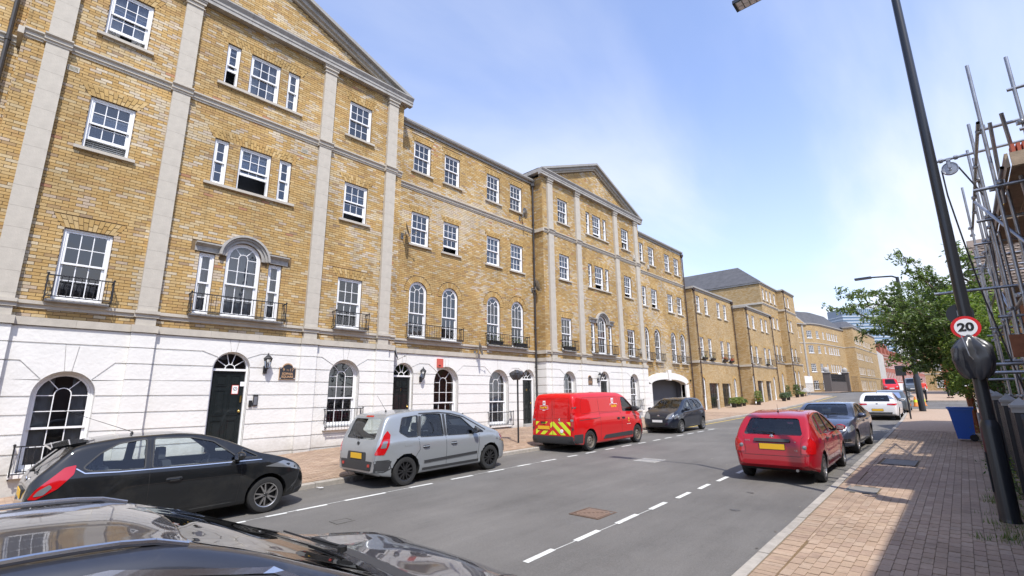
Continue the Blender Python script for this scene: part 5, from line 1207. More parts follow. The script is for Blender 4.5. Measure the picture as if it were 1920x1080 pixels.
M, Ln, put = facet(cb, a3, a4, ZB, ZT, grid([1.2, 3.6, 4.9, 6.4, 7.7, 9.2], .85, FZ[1:]) + grid([3.6, 4.9], .85, FZ[:1], 'a'), [(8.9, .2)])
q = MB()
for i in range(10): e, f = math.pi * i / 10, math.pi * (i + 1) / 10; q.prism([(7.6 + r * math.cos(s), 2.3 + r * math.sin(s)) for r, s in ((1.0, e), (1.5, e), (1.5, f), (1.0, f))], -.02, .3)
put(q, 'white_arch', 'stucco'); q = MB(); q.box(.01, .06, 6.6, 8.6, -.3, 2.3); put(q, 'gateway', 'interior')
roofover(cb, [tuple(p.xy) for p in (a0, a1, a2, a3, a4)] + [(a4.x - 9, a4.y + 3), (a0.x - 10, a0.y + 12)], ZT + .3, 2.6, .42)
gb2 = thing('apartment_building', 'long yellow brick apartment building with a plain side wall, next to the white gable', 'apartment building', (a5.x, a5.y, 0), 'brick apartment buildings past the junction')
facet(gb2, a4, a5, ZB, ZT + .6, [], [(9.0, .2)]); M, Ln, put = facet(gb2, a5, a6, ZB, ZT + .6, grid([1.6, 3.0, 4.4, 5.8, 7.8, 11, 12.4, 13.8, 16.2, 18.5, 20], .8, [(3.5, 5.0), (6.7, 8.0), (9.9, 11.2)]) + grid([1.6, 3.0, 4.4, 5.8, 7.8, 11, 12.4, 13.8, 16.2, 18.5, 20], .8, [(.3, 2.4)], 'a'), [(9.0, .2), (2.9, .15)])
roofover(gb2, [tuple(p.xy) for p in (a4, a5, a6)] + [(a6.x - 9, a6.y + 2), (a4.x - 6, a4.y + 3)], ZT + .9, 2.0, .5)
# white gable and red terrace
b0, b1, b2 = P(1630, 122), P(1668, 119.5), P(1760, 185)
wg = thing('terrace_house', 'white rendered gable house end beside the yellow apartments', 'house', (b0.x, b0.y, 0)); M, Ln, put = facet(wg, b0, b1, -.5, 8.9, [], [], 'stucco', False)
q = MB(); q.prism([(0, 8.9), (Ln, 8.9), (Ln - 1.2, 10.2), (1.5, 12)], -.3, 0, 0, None, True); put(q, 'gable', 'stucco')
mat('red_brick', (.32, .105, .07), .85, vary=.18, vscale=3); mat('red_tile', (.20, .085, .065), .8, vary=.2, vscale=4)
rt = thing('terrace_house', 'red brick terrace with white sash windows and a dormered roof', 'house', (b1.x, b1.y, 0)); L_ = (Vector(b2.xy) - Vector(b1.xy)).length
cs = [1.5 + 2.15 * i for i in range(int((L_ - 2) / 2.15))]
M, Ln, put = facet(rt, b1, b2, -.5, 8.9, grid(cs, 1.0, [(5.9, 7.9)]) + grid(cs, 1.0, [(2.6, 4.8)]), [(8.3, .2)], 'red_brick', False)
q = MB(); q.box(0, .1, 0, Ln, -.5, 2.1); put(q, 'shopfronts', 'stucco'); q = MB(); q.add([(.1, 0, 8.9), (.1, Ln, 8.9), (-3.2, Ln, 11.6), (-3.2, 0, 11.6)], [(0, 1, 2, 3)]); put(q, 'roof', 'red_tile')
for i in range(6): q = MB(); y = 2.5 + i * 5; q.box(-2.2, -.6, y - .7, y + .7, 9.3, 10.9); put(q, 'dormer', 'red_brick')
for i in range(4):
    q = MB(); y = 1.0 + i * 8; q.box(-4, -2.8, y - .8, y + .8, 10.5, 13.2); 
    for k in range(4): q.lathe([(.13, 0), (.11, .5)], (-3.4, y - .55 + k * .37, 13.2), 6)
    put(q, 'chimney', 'red_brick')
# street wall, gates and lamp in front of the corner building
g0, g1, g2 = P(1527, 80), P(1561, 79.5), P(1592, 86)
def walling(label, A, B, z0, z1, m, th=.3, posts=True):
    t = thing('garden_wall', label, 'wall', (A.x, A.y, z0), None); A = Vector((A.x, A.y)); B = Vector((B.x, B.y)); u = (B - A).normalized(); n = Vector((u.y, -u.x)) * th / 2
    b = MB(); c = [A + n, B + n, B - n, A - n]; b.add([(p.x, p.y, z0) for p in c] + [(p.x, p.y, z1) for p in c], [(0, 1, 5, 4), (1, 2, 6, 5), (2, 3, 7, 6), (3, 0, 4, 7), (4, 5, 6, 7)]); b.build('wall_panel', m, t); return t
mat('dark_brick', (.085, .075, .072), .9, vary=.2, vscale=8)
t = walling('dark brick boundary wall with stone balls before the curved building', g1, g2, -.4, 1.7, 'dark_brick')
for (p, z) in ((P(1555, 79), 3.1), (P(1590, 85.5), 3.3)):
    w_ = thing('gate_pier', 'dark brick gate pier, %s of the pair before the curved building' % ('left' if z < 3.2 else 'right'), 'gate pier', (p.x, p.y, -.4), 'dark gate piers'); b = MB(); b.box(p.x - .5, p.x + .5, p.y - .5, p.y + .5, -.4, z); b.build('pier', 'dark_brick', w_); b = MB(); b.box(p.x - .6, p.x + .6, p.y - .6, p.y + .6, z, z + .15); b.lathe([(.3, .1), (.4, .3), (.45, .55), (.3, .85), (0, 1)], (p.x, p.y, z), 10); b.build('finial', 'concrete', w_)
t = thing('trellis_screen', 'dark trellis screen standing on the boundary wall', 'screen', (g1.x, g1.y, 1.7)); A, B = Vector(g1.xy), Vector(g2.xy); b = MB()
for i in range(40): p = A + (B - A) * i / 40; b.box(p.x - .04, p.x + .04, p.y - .04, p.y + .04, 1.7, 3.0)
for z in (1.75, 2.2, 2.6, 2.95): b.tube((A.x, A.y, z), (B.x, B.y, z), .05, 4)
b.build('lattice', 'iron', t)
def ironfence(label, A, B, z0, z1, n, cat='railings', nm='iron_railings', grp=None):
    t = thing(nm, label, cat, (A.x, A.y, z0), grp); A = Vector((A.x, A.y)); B = Vector((B.x, B.y)); b = MB(); b.tube((A.x, A.y, z1 - .15), (B.x, B.y, z1 - .15), .03, 4); b.tube((A.x, A.y, z0 + .15), (B.x, B.y, z0 + .15), .03, 4); b.build('rail', 'iron', t)
    q = MB(); q.tube((0, 0, 0), (0, 0, z1 - z0), .018, 4); me = q.mesh('bar', 'iron')
    for i in range(n + 1): p = A + (B - A) * i / n; inst('bar', me, t, (p.x, p.y, z0))
ironfence('black iron railings and low wall left of the dark gate piers', P(1509, 80), P(1549, 80), -.1, 1.5, 34)
ironfence('tall black iron gate under the white arch of the curved building', P(1600, 94), P(1612, 94.5), -.2, 3.0, 10, 'gate', 'iron_gate')
t = thing('low_wall', 'low brown brick wall under the far iron railings', 'wall', (P(1513, 80).x, P(1513, 80).y, -.3)); A, B = P(1509, 79.8), P(1550, 79.8); b = MB(); b.tube((A.x, A.y, -.2), (B.x, B.y, -.2), .35, 4); b.build('coursing', 'far_brick', t)
def lamp(base, H, label, arm=None, kind='old'):
    t = thing('street_lamp', label, 'street lamp', base, 'street lamps'); x, y, z = base
    if kind == 'old':
        b = MB(); b.lathe([(.12, 0), (.12, .5), (.06, .7), (.05, H)], base, 8); b.build('post', 'iron', t); b = MB(); b.lathe([(.06, 0), (.18, .1), (.26, .55), (.3, .6), (.1, .85), (.02, 1.0)], (x, y, z + H), 8); b.build('lantern', 'iron', t)
    return t
p = P(1507, 76); lamp((p.x, p.y, -.2), 5.2, 'old-style black lantern post at the corner by the far bay')
# glass tower far away
mat('tower_glass', (.10, .17, .26), .12, spec=.9); mat('tower_slab', (.45, .50, .55), .6)
pt = at(1603, 735, 620); tw = thing('glass_tower', 'distant glass office tower with pale floor bands behind the trees', 'office tower', (pt.x, pt.y, -2)); q2 = at(1700, 735, 620)
A = Vector(pt.xy); B = Vector(q2.xy); u = (B - A).normalized(); n_ = Vector((-u.y, u.x)) * 30; H = 109
def slab(z0, z1, o, m, nm):
    c = [A - u * o - n_.normalized() * o, B + u * o - n_.normalized() * o, B + u * o + n_, A - u * o + n_]; b = MB(); b.add([(p.x, p.y, z0) for p in c] + [(p.x, p.y, z1) for p in c], [(0, 1, 5, 4), (1, 2, 6, 5), (2, 3, 7, 6), (3, 0, 4, 7), (4, 5, 6, 7), (3, 2, 1, 0)]); return b
slab(-5, H, 0, 0, 0).build('glazing', 'tower_glass', tw)
for i in range(26): slab(H - 2 - i * 4.0 - 9, H - 0.6 - i * 4.0 - 9, .5, 0, 0).build('floor_band', 'tower_slab', tw)
for i in range(24): p = A + (B - A) * i / 24; b = MB(); b.box(p.x - .3, p.x + .3, p.y - .8, p.y - .2, H - 8, H + 1); b.build('mullion', 'tower_slab', tw)
# right-hand far houses behind the tree
for k, (x, y0, y1, h, m, l) in enumerate(((.5, 62, 72, 7.5, 'far_brick', 'brown brick house behind the street tree'), (-1.8, 84, 100, 8.5, 'red_brick', 'red brick house with pale windows far along the right side'), (-5, 118, 150, 8, 'far_brick', 'farthest brick house closing the right side of the street'))):
    t = thing('house', l, 'house', (x, y0, 0), 'houses far along the right side')
    facet(t, (x + 12, y0), (x + 0, y0), -.6, h, grid([2, 4.5, 7, 9.5], 1.0, [(.6, 2.2), (3.6, 5.2)]), [], m) if False else facet(t, (x, y0), (x + 12, y0), -.6, h, grid([2, 4.5, 7, 9.5], 1.0, [(.6, 2.2), (3.6, 5.2)]), [(2.9, .2)], m)
    facet(t, (x, y1), (x, y0), -.6, h, grid([1.5 + 2.4 * i for i in range(int((y1 - y0 - 1.5) / 2.4))], 1.0, [(.6, 2.2), (3.6, 5.2)]), [(2.9, .2)], m)
    roofover(t, [(x, y0), (x + 12, y0), (x + 12, y1), (x, y1)], h + .3, 2.2, .4, 'red_tile')
# ================================================================ vehicles
mat('paint_black', (.008, .009, .010), .45, coat=1.0, spec=.15, vary=.05, vscale=4, dirt=((.06, .055, .045), .35)); mat('paint_silver', (.34, .36, .37), .35, metal=.45, coat=.8); mat('paint_postred', (.56, .003, .004), .45, coat=.9, spec=.2)
mat('paint_darkblue', (.006, .009, .018), .4, coat=1.0, spec=.2); mat('paint_red', (.33, .002, .010), .5, metal=.1, coat=1.0, spec=.15); mat('paint_slate', (.055, .065, .10), .32, metal=.5, coat=1.0); mat('paint_white', (.66, .67, .68), .4, coat=.8)
mat('paint_grey', (.10, .115, .12), .35, metal=.5, coat=.8); mat('paint_navy', (.018, .021, .032), .4, coat=.9, dirt=((.12, .11, .09), .5), vary=.1, vscale=5)
mat('trim', (.035, .036, .038), .6); mat('arch_dark', (.008, .008, .008), .9); mat('tyre', (.02, .02, .02), .85, vary=.15, vscale=20, bump=.3); mat('rim_silver', (.42, .41, .40), .3, metal=.85); mat('rim_black', (.035, .035, .037), .3, metal=.4)
mat('rim_steel', (.20, .17, .14), .5, metal=.4, vary=.3, vscale=14); mat('chrome', (.72, .72, .72), .22, metal=1); mat('light_red', (.42, .004, .006), .15, coat=1); mat('light_clear', (.26, .27, .28), .15, metal=.5, coat=1); mat('light_amber', (.7, .22, .02), .15, coat=1)
mat('plate_yellow', (.78, .45, .02), .45); mat('plate_white', (.78, .78, .76), .45); mat('seat', (.10, .105, .115), .85); mat('dash', (.05, .052, .055), .7); mat('hivis', (.60, .75, .03), .4); mat('logo_yellow', (.85, .55, .03), .45)
def pchip(xs, ys, x):
    xs = np.array(xs, float); ys = np.array(ys, float); h = np.diff(xs); d = np.diff(ys) / h; n = len(xs); m = np.zeros(n); m[0], m[-1] = d[0], d[-1]
    for i in range(1, n - 1):
        if d[i - 1] * d[i] > 0: w1 = 2 * h[i] + h[i - 1]; w2 = h[i] + 2 * h[i - 1]; m[i] = (w1 + w2) / (w1 / d[i - 1] + w2 / d[i])
    x = np.clip(x, xs[0], xs[-1]); i = np.clip(np.searchsorted(xs, x) - 1, 0, n - 2); t = (x - xs[i]) / h[i]
    return ys[i] * (2 * t**3 - 3 * t**2 + 1) + h[i] * m[i] * (t**3 - 2 * t**2 + t) + ys[i + 1] * (-2 * t**3 + 3 * t**2) + h[i] * m[i + 1] * (t**3 - t**2)
def loft(S, inset=0.0, x0=None, x1=None, zfloor=None, nst=84):
    Ln = S['L']; key = sorted({p[0] for p in S['T']}); xs = []
    for a, c in zip(key, key[1:]): 
        k = max(2, int((c - a) / .055)); xs += [a + (c - a) * i / k for i in range(k)]
    xs.append(Ln); xs = [x for x in xs if (x0 is None or x > x0 + .01) and (x1 is None or x < x1 - .01)]
    if x0 is not None: xs = [x0] + xs
    if x1 is not None: xs = xs + [x1]
    tx, tz = zip(*S['T']); bx, bz = zip(*S['B']); wx, ww = zip(*S['W']); sx, sz = zip(*S['Z']); tum = S.get('tum', .40); rr = S.get('rr', .11); rings = []
    for x in xs:
        zt = float(pchip(tx, tz, x)) - inset; w_ = float(pchip(wx, ww, x)) - inset * 1.2; z0 = float(pchip(sx, sz, x)) if zfloor is None else zfloor
        zb = min(float(pchip(bx, bz, x)), zt - S.get('crown', .06)); zb = max(zb, z0 + .05); g = zt - zb; r = min(rr, g * .55); wt = w_ * .955 if g > .12 else w_ * (.955 - .03 * (1 - g / .12)); wr = wt - max(g - r, 0) * tum
        fl = 0
        for ax in (S['ra'], S['fa']): fl = max(fl, math.exp(-((x - ax) / .36) ** 4))
        f = S.get('flare', .012) * fl if inset == 0 else 0; hb = zb - z0
        wk = w_ - S.get('tuck', .02)
        p = [(0, z0), (w_ * .5, z0), (w_ * .84, z0), (wk * .95 + f, z0 + .025), (wk * .985 + f, z0 + .10 if hb > .2 else z0 + hb * .4), (w_ - .010 + f, z0 + hb * .42), (w_ + f * .5, z0 + hb * .60), (w_ - .002, z0 + hb * .78), (w_ * .983, z0 + hb * .93), (wt, zb)]
        p += [(wt - (wt - wr) * .5, zb + (g - r) * .5), (wr, zt - r), (wr - r * .28, zt - r * .42), (wr - r * .85, zt - r * .12), (wr * .6, zt - .012 - .0 * r), (wr * .3, zt - .003), (0, zt)]
        P = np.array(p); # catmull-rom refine
        Q = [P[0]]
        for i in range(len(P) - 1):
            a, b, c, d = P[max(i - 1, 0)], P[i], P[i + 1], P[min(i + 2, len(P) - 1)]
            lb_, lc = np.linalg.norm(c - b), 1
            for t in ((.5, 1) if np.linalg.norm(c - b) > .03 else (1,)):
                if t == 1: Q.append(c)
                else:
                    m1 = (c - a) * .5 * min(1, lb_ / (np.linalg.norm(b - a) + 1e-6)); m2 = (d - b) * .5 * min(1, lb_ / (np.linalg.norm(d - c) + 1e-6))
                    Q.append(b * .5 + c * .5 + m1 * .125 - m2 * .125)
        rings.append(Q)
    m = max(len(q) for q in rings)
    V = []
    for x, q in zip(xs, rings):
        q = np.array(q)
        if len(q) < m:
            t = np.linspace(0, 1, len(q)); T_ = np.linspace(0, 1, m); q = np.stack([np.interp(T_, t, q[:, 0]), np.interp(T_, t, q[:, 1])], 1)
        for y, z in q: V.append((x, y, z))
        for y, z in q[-2:0:-1]: V.append((x, -y, z))
    k = 2 * m - 2; F = []
    for i in range(len(xs) - 1):
        for j in range(k): a, b = i * k + j, i * k + (j + 1) % k; F.append((a, a + k, b + k, b))
    F.append(tuple(range(k))); F.append(tuple((len(xs) - 1) * k + j for j in range(k - 1, -1, -1)))
    return V, F, xs, k
def inpoly(p, poly):
    c = False; n = len(poly)
    for i in range(n):
        a, b = poly[i], poly[(i + 1) % n]
        if (a[1] > p[1]) != (b[1] > p[1]) and p[0] < (b[0] - a[0]) * (p[1] - a[1]) / (b[1] - a[1]) + a[0]: c = not c
    return c
def grow(poly, d):
    cx = sum(p[0] for p in poly) / len(poly); cy = sum(p[1] for p in poly) / len(poly); o = []
    n = len(poly); area = sum(poly[i][0] * poly[(i + 1) % n][1] - poly[(i + 1) % n][0] * poly[i][1] for i in range(n)); s = 1 if area > 0 else -1
    for i in range(n):
        a, b, c = Vector(poly[i - 1]), Vector(poly[i]), Vector(poly[(i + 1) % n]); e1 = (b - a).normalized(); e2 = (c - b).normalized(); n1 = Vector((e1.y, -e1.x)) * s; n2 = Vector((e2.y, -e2.x)) * s
        m = (n1 + n2); m = m.normalized() / max(.4, m.normalized().dot(n1)) if m.length > 1e-4 else n1; o.append(tuple(b + m * d))
    return o
def roundpoly(poly, r=.04, k=3):
    o = []; n = len(poly)
    for i in range(n):
        a, b, c = Vector(poly[i - 1]), Vector(poly[i]), Vector(poly[(i + 1) % n]); d1 = min(r, (a - b).length * .4); d2 = min(r, (c - b).length * .4); p = b + (a - b).normalized() * d1; q = b + (c - b).normalized() * d2
        for t in [j / k for j in range(k + 1)]: o.append(tuple(p * (1 - t) ** 2 + b * 2 * t * (1 - t) + q * t * t))
    return o
from mathutils.geometry import delaunay_2d_cdt
class Car:
    def __init__(s, S, name, label, cat, group=None):
        s.S = S; s.root = thing(name, label, cat, (0, 0, 0), group); V, F, xs, k = loft(S); s.V, s.F = V, F
        s.bvh = BVHTree.FromPolygons([Vector(v) for v in V], F)
        me = bpy.data.meshes.new('body'); me.from_pydata(V, [], F); s.me = me; s.smoothnormals()
    def smoothnormals(s):
        bm = bmesh.new(); bm.from_mesh(s.me); bmesh.ops.recalc_face_normals(bm, faces=bm.faces); bm.to_mesh(s.me); bm.free()
    def ray(s, a, b, ax):
        L = s.S['L']
        o, d = {'y': ((a, 3, b), (0, -1, 0)), '-y': ((a, -3, b), (0, 1, 0)), 'r': ((-3, a, b), (1, 0, 0)), 'f': ((L + 3, a, b), (-1, 0, 0)), 't': ((a, b, 4), (0, 0, -1))}[ax]
        h, n, i, t = s.bvh.ray_cast(Vector(o), Vector(d))
        if h is None: return None
        if n.dot(Vector(d)) > 0: n = -n
        return h, n
    def patch(s, poly, ax, m, name, off=.006, step=.06, thick=.02, parent=None, both=False, rnd=0, mirror=False):
        """flat outline projected on the body as a raised piece"""
        if rnd: poly = roundpoly(poly, rnd)
        n = len(poly); pts = [Vector(p) for p in poly]; edges = [(i, (i + 1) % n) for i in range(n)]
        # subdivide long edges
        P2 = []
        for i in range(n):
            a, c = pts[i], pts[(i + 1) % n]; k = max(1, int((c - a).length / step)); P2 += [a + (c - a) * j / k for j in range(k)]
        n2 = len(P2); ed = [(i, (i + 1) % n2) for i in range(n2)]; x0, x1 = min(p.x for p in P2), max(p.x for p in P2); y0, y1 = min(p.y for p in P2), max(p.y for p in P2)
        G_ = [Vector((x0 + (x1 - x0) * (i + .5) / max(1, int((x1 - x0) / step)), y0 + (y1 - y0) * (j + .5) / max(1, int((y1 - y0) / step)))) for i in range(int((x1 - x0) / step)) for j in range(int((y1 - y0) / step))]
        G_ = [g for g in G_ if inpoly(g, [tuple(p) for p in P2])]
        r = delaunay_2d_cdt(P2 + G_, ed, [list(range(n2))], 1, 1e-5); vs, es, fs = r[0], r[1], r[2]
        out = []
        for A in ((ax, '-y') if both else (ax,)):
            top = []; ok = True; last = None
            for v in vs:
                h = s.ray(v.x, v.y, A) or (last and last)
                if h is None: 
                    top.append(None); continue
                last = h; top.append((h[0] + h[1] * off, h[0] - h[1] * thick))
            good = [t for t in top if t]
            if not good: return None
            top = [t or good[0] for t in top]; nv = len(top); b = MB(); F2 = [tuple(f) for f in fs]
            b.add([t[0] for t in top] + [t[1] for t in top], F2, 0, None, True)
            cnt = {}
            for f in F2:
                for i in range(len(f)): e = (f[i], f[(i + 1) % len(f)]); cnt[tuple(sorted(e))] = cnt.get(tuple(sorted(e)), 0) + 1
            b.add([t[0] for t in top] + [t[1] for t in top], [(e[0], e[1], e[1] + nv, e[0] + nv) for e, c in cnt.items() if c == 1])
            me = b.mesh(name, m); o = inst(name, me, parent or s.root, (0, 0, 0)); out.append(o)
        return out[0] if len(out) == 1 else out
    def strokes(s, pts, ax, w_, m, name, off=.002, both=False, thick=.01, parent=None):
        """thin line (panel gap, trim strip) laid on the body"""
        for A in ((ax, '-y') if both else (ax,)):
            P2 = []
            for a, c in zip(pts, pts[1:]): a, c = Vector(a), Vector(c); k = max(1, int((c - a).length / .04)); P2 += [a + (c - a) * j / k for j in range(k)]
            P2.append(Vector(pts[-1])); vs = []
            for i, p in enumerate(P2):
                t = (P2[min(i + 1, len(P2) - 1)] - P2[max(i - 1, 0)]).normalized(); q = Vector((-t.y, t.x)) * w_ / 2
                for v, o_ in ((p - q, -thick), (p - q, off), (p + q, off), (p + q, -thick)):
                    h = s.ray(v.x, v.y, A)
                    vs.append(h[0] + h[1] * o_ if h else (vs[-4] if len(vs) > 4 else Vector((0, 0, 0))))
            b = MB(); b.add(vs, [(4 * i + j, 4 * i + j + 1, 4 * i + j + 5, 4 * i + j + 4) for i in range(len(P2) - 1) for j in range(3)], 0); inst(name, b.mesh(name, m), parent or s.root, (0, 0, 0))
    def boolean(s, cutters):
        tmp = bpy.data.objects.new('tmp', s.me); C.objects.link(tmp); cs = []
        for V, F in cutters:
            m = bpy.data.meshes.new('c'); m.from_pydata([tuple(v) for v in V], [], F); bm = bmesh.new(); bm.from_mesh(m); bmesh.ops.recalc_face_normals(bm, faces=bm.faces); bm.to_mesh(m); bm.free()
            o = bpy.data.objects.new('c', m); C.objects.link(o); cs.append(o); md = tmp.modifiers.new('b', 'BOOLEAN'); md.operation = 'DIFFERENCE'; md.solver = 'EXACT'; md.object = o
        dg = bpy.context.evaluated_depsgraph_get(); dg.update(); me = bpy.data.meshes.new_from_object(tmp.evaluated_get(dg))
        for o in cs + [tmp]: 
            m = o.data; bpy.data.objects.remove(o)
        return me
    def finish(s, paint, sidewins, rear, front, hollow=True, sm=30, archr=None, cab=(.3, 3.0)):
        S = s.S; cut = []; R = archr or S['wr'] + .055
        for ax in (S['ra'], S['fa']):
            for sg in (-1, 1):
                V = []; n = 28; ya, yb = sg * (S['W2'] - .30), sg * (S['W2'] + .3)
                for y in (ya, yb): V += [(ax + R * math.cos(2 * math.pi * i / n), y, S['wr'] + .01 + R * math.sin(2 * math.pi * i / n)) for i in range(n)]
                cut.append((V, [(i, (i + 1) % n, (i + 1) % n + n, i + n) for i in range(n)] + [tuple(range(n)), tuple(range(n, 2 * n))]))
        def pr(poly, f): n = len(poly); return [f(p, 0) for p in poly] + [f(p, 1) for p in poly], [(i, (i + 1) % n, (i + 1) % n + n, i + n) for i in range(n)] + [tuple(range(n - 1, -1, -1)), tuple(range(n, 2 * n))]
        if hollow:
            V, F, _, _ = loft(S, .05, cab[0], cab[1], .42); cut.append((V, F))
            for w_ in sidewins: cut.append(pr(roundpoly(w_, .035), lambda p, k: (p[0], -2 + 4 * k, p[1])))
            if rear: cut.append(pr(roundpoly(rear, .06), lambda p, k: (-.5 + (1.1 + cab[0]) * k, p[0], p[1])))
            if front: cut.append(pr(roundpoly(front, .06), lambda p, k: (S['L'] + .5 + (cab[1] - 1.1 - S['L'] - .0) * k if k == 0 else cab[1] - 1.0, p[0], p[1])))
        me = s.boolean(cut); me.materials.clear()
        for m in (paint, 'arch_dark', 'dash'): me.materials.append(MATS[m])
        for p in me.polygons:
            c = p.center; p.use_smooth = True; mi = 0
            for ax in (S['ra'], S['fa']):
                d = math.hypot(c.x - ax, c.z - S['wr'] - .01)
                if d < R + .004 and abs(c.y) < S['W2'] + .04: mi = 1
            if hollow and mi == 0:
                h = s.bvh.find_nearest(c)
                if h[3] and h[3] > .03: mi = 2
            if c.z < S['Z'][1][1] + .012 and abs(p.normal.z) > .8: mi = 1
            p.material_index = mi
        me.set_sharp_from_angle(angle=rad(sm)); me.name = 'body'; s.body = inst('body', me, s.root, (0, 0, 0))
        # glazing follows the outer skin just under it
        def sub(test, nm, mt='car_glass', off=.014):
            fs = []
            for f in s.F[:-2]:
                c = [sum(s.V[i][k] for i in f) / 4 for k in range(3)]
                if test(c): fs.append(f)
            if not fs: return
            ids = sorted({i for f in fs for i in f}); mp_ = {i: k for k, i in enumerate(ids)}; m = bpy.data.meshes.new(nm); vs = [Vector(s.V[i]) for i in ids]; m.from_pydata([tuple(v) for v in vs], [], [tuple(mp_[i] for i in f) for f in fs])
            bm = bmesh.new(); bm.from_mesh(m); bmesh.ops.recalc_face_normals(bm, faces=bm.faces); bm.normal_update(); cc = Vector((S['L'] * .45, 0, .9))
            for v in bm.verts: n = v.normal if v.normal.dot(v.co - cc) > 0 else -v.normal; v.co -= n * off
            bm.to_mesh(m); bm.free(); m.materials.append(MATS[mt]); m.polygons.foreach_set('use_smooth', [True] * len(m.polygons)); inst(nm, m, s.root, (0, 0, 0))
        if hollow:
            for w_ in sidewins:
                g = grow(w_, .045)
                for sg in (-1, 1): sub(lambda c: sg * c[1] > .3 and inpoly((c[0], c[2]), g), 'side_window')
            if rear: g = grow(rear, .05); sub(lambda c: c[0] < cab[0] + .75 and inpoly((c[1], c[2]), g), 'rear_window')
            if front: g = grow(front, .05); sub(lambda c: c[0] > cab[1] - 1.15 and inpoly((c[1], c[2]), g), 'windscreen')
        else:
            for w_ in sidewins: s.patch(w_, 'y', 'dark_glass', 'side_window', .003, both=True, rnd=.04)
            if rear: s.patch(rear, 'r', 'dark_glass', 'rear_window', .003, rnd=.06)
            if front: s.patch(front, 'f', 'dark_glass', 'windscreen', .003, rnd=.06)
        for w_ in sidewins: 
            q = grow(roundpoly(w_, .035), .008); s.strokes(q + [q[0]], 'y', .018, 'trim', 'window_seal', .002, both=True)
    def wheels(s, rim='rim_silver', n=5, style='spoke', hub='plain_black', tw=.2, only=None):
        S = s.S; R = S['wr']; key = ('wheel', R, rim, n, style, tw)
        if key not in WC:
            t = MB(); h = tw / 2
            t.lathe([(R * .66, -h * .9), (R * .78, -h), (R * .93, -h * .92), (R, -h * .62), (R, h * .62), (R * .93, h * .92), (R * .78, h), (R * .66, h * .9), (R * .62, h * .5)], seg=36, axis='y')
            r = MB(); r.lathe([(0, h * .15), (R * .62, h * .05), (R * .64, h * .2)], seg=28, axis='y', m=1); r.lathe([(R * .60, h * .3), (R * .63, h * .86), (R * .67, h * .93), (R * .67, h * .8)], seg=32, axis='y')
            r.lathe([(0, h * .72), (R * .10, h * .72), (R * .13, h * .6), (R * .13, h * .1)], seg=16, axis='y')
            if style == 'steel':
                r.lathe([(R * .13, h * .6), (R * .28, h * .75), (R * .42, h * .5), (R * .55, h * .4), (R * .62, h * .5)], seg=32, axis='y')
                for k in range(12):
                    a = 2 * math.pi * k / 12; q = MB(); c = (R * .49 * math.cos(a), h * .47, R * .49 * math.sin(a)); r.lathe([(R * .045, 0), (R * .045, .012), (0, .012)], c, 8, 1, 'y')
            else:
                for k in range(n):
                    for da in ((-.11, .11) if style == 'twin' else (0,)):
                        a = 2 * math.pi * k / n; w0 = R * (.05 if style == 'twin' else .10); w1 = R * (.035 if style == 'twin' else .075); u = Vector((math.cos(a + da * .6), 0, math.sin(a + da * .6))); u2 = Vector((math.cos(a + da * 2), 0, math.sin(a + da * 2))); v = Vector((-math.sin(a), 0, math.cos(a)))
                        p0, p1 = u * R * .08, u2 * R * .62
                        vs = [p0 - v * w0 + Vector((0, h * .68, 0)), p0 + v * w0 + Vector((0, h * .68, 0)), p1 + v * w1 + Vector((0, h * .82, 0)), p1 - v * w1 + Vector((0, h * .82, 0))]; vs += [x - Vector((0, h * .45, 0)) for x in vs]
                        r.add(vs, [(0, 1, 2, 3), (0, 4, 5, 1), (1, 5, 6, 2), (3, 7, 4, 0), (2, 6, 7, 3)])
                for k in range(5): a = 2 * math.pi * k / 5 + .3; r.lathe([(R * .03, 0), (R * .03, .006), (0, .006)], (R * .095 * math.cos(a), h * .7, R * .095 * math.sin(a)), 6, 1, 'y')
            r.lathe([(0, h * .76), (R * .07, h * .75), (R * .075, h * .7)], seg=12, axis='y', m=1)
            WC[key] = (t.mesh('tyre', 'tyre'), r.mesh('rim', [rim, hub]))
        tm, rm_ = WC[key]
        for ax in (S['ra'], S['fa']):
            for sg in (-1, 1):
                w_ = bpy.data.objects.new('wheel', None); setp(w_, s.root, (ax, sg * (S['W2'] - tw / 2 - .015), R)); w_.rotation_euler = (0, 0, 0 if sg > 0 else math.pi)
                for nm, me in (('tyre', tm), ('rim', rm_)): o = bpy.data.objects.new(nm, me); C.objects.link(o); o.parent = w_
        b = MB()
        for ax in (S['ra'], S['fa']): b.tube((ax, -S['W2'] + .3, R), (ax, S['W2'] - .3, R), .05, 6)
        b.box(.4, S['L'] - .5, -.35, .35, S['Z'][1][1] - .03, S['Z'][1][1] + .06); inst('underbody', b.mesh('underbody', 'arch_dark'), s.root, (0, 0, 0))
    def cabin(s, rows, wheelx=None, dashx=None, drv=-1):
        for x in rows:
            for y in ((-.36, .36) if len(rows) > 1 and x == max(rows) else (-.38, 0, .38)):
                b = MB(); b.prism([(y - .23, .42), (y + .23, .42), (y + .25, .75), (y + .19, 1.06), (y - .19, 1.06), (y - .25, .75)], 0, .12, 0, None, True); b.v = [(x + v[0] - (v[2] - .42) * .25, v[1], v[2]) for v in b.v]
                b.box(x, x + .5, y - .24, y + .24, .42, .58); hx = x - .16; b.prism([(y - .11, 1.08), (y + .11, 1.08), (y + .13, 1.16), (y + .10, 1.26), (y - .10, 1.26), (y - .13, 1.16)], hx - .04, hx + .06, 0, None, True); b.tube((hx, y, .98), (hx, y, 1.12), .012, 5)
                inst('seat', b.mesh('seat', 'seat'), s.root, (0, 0, 0))
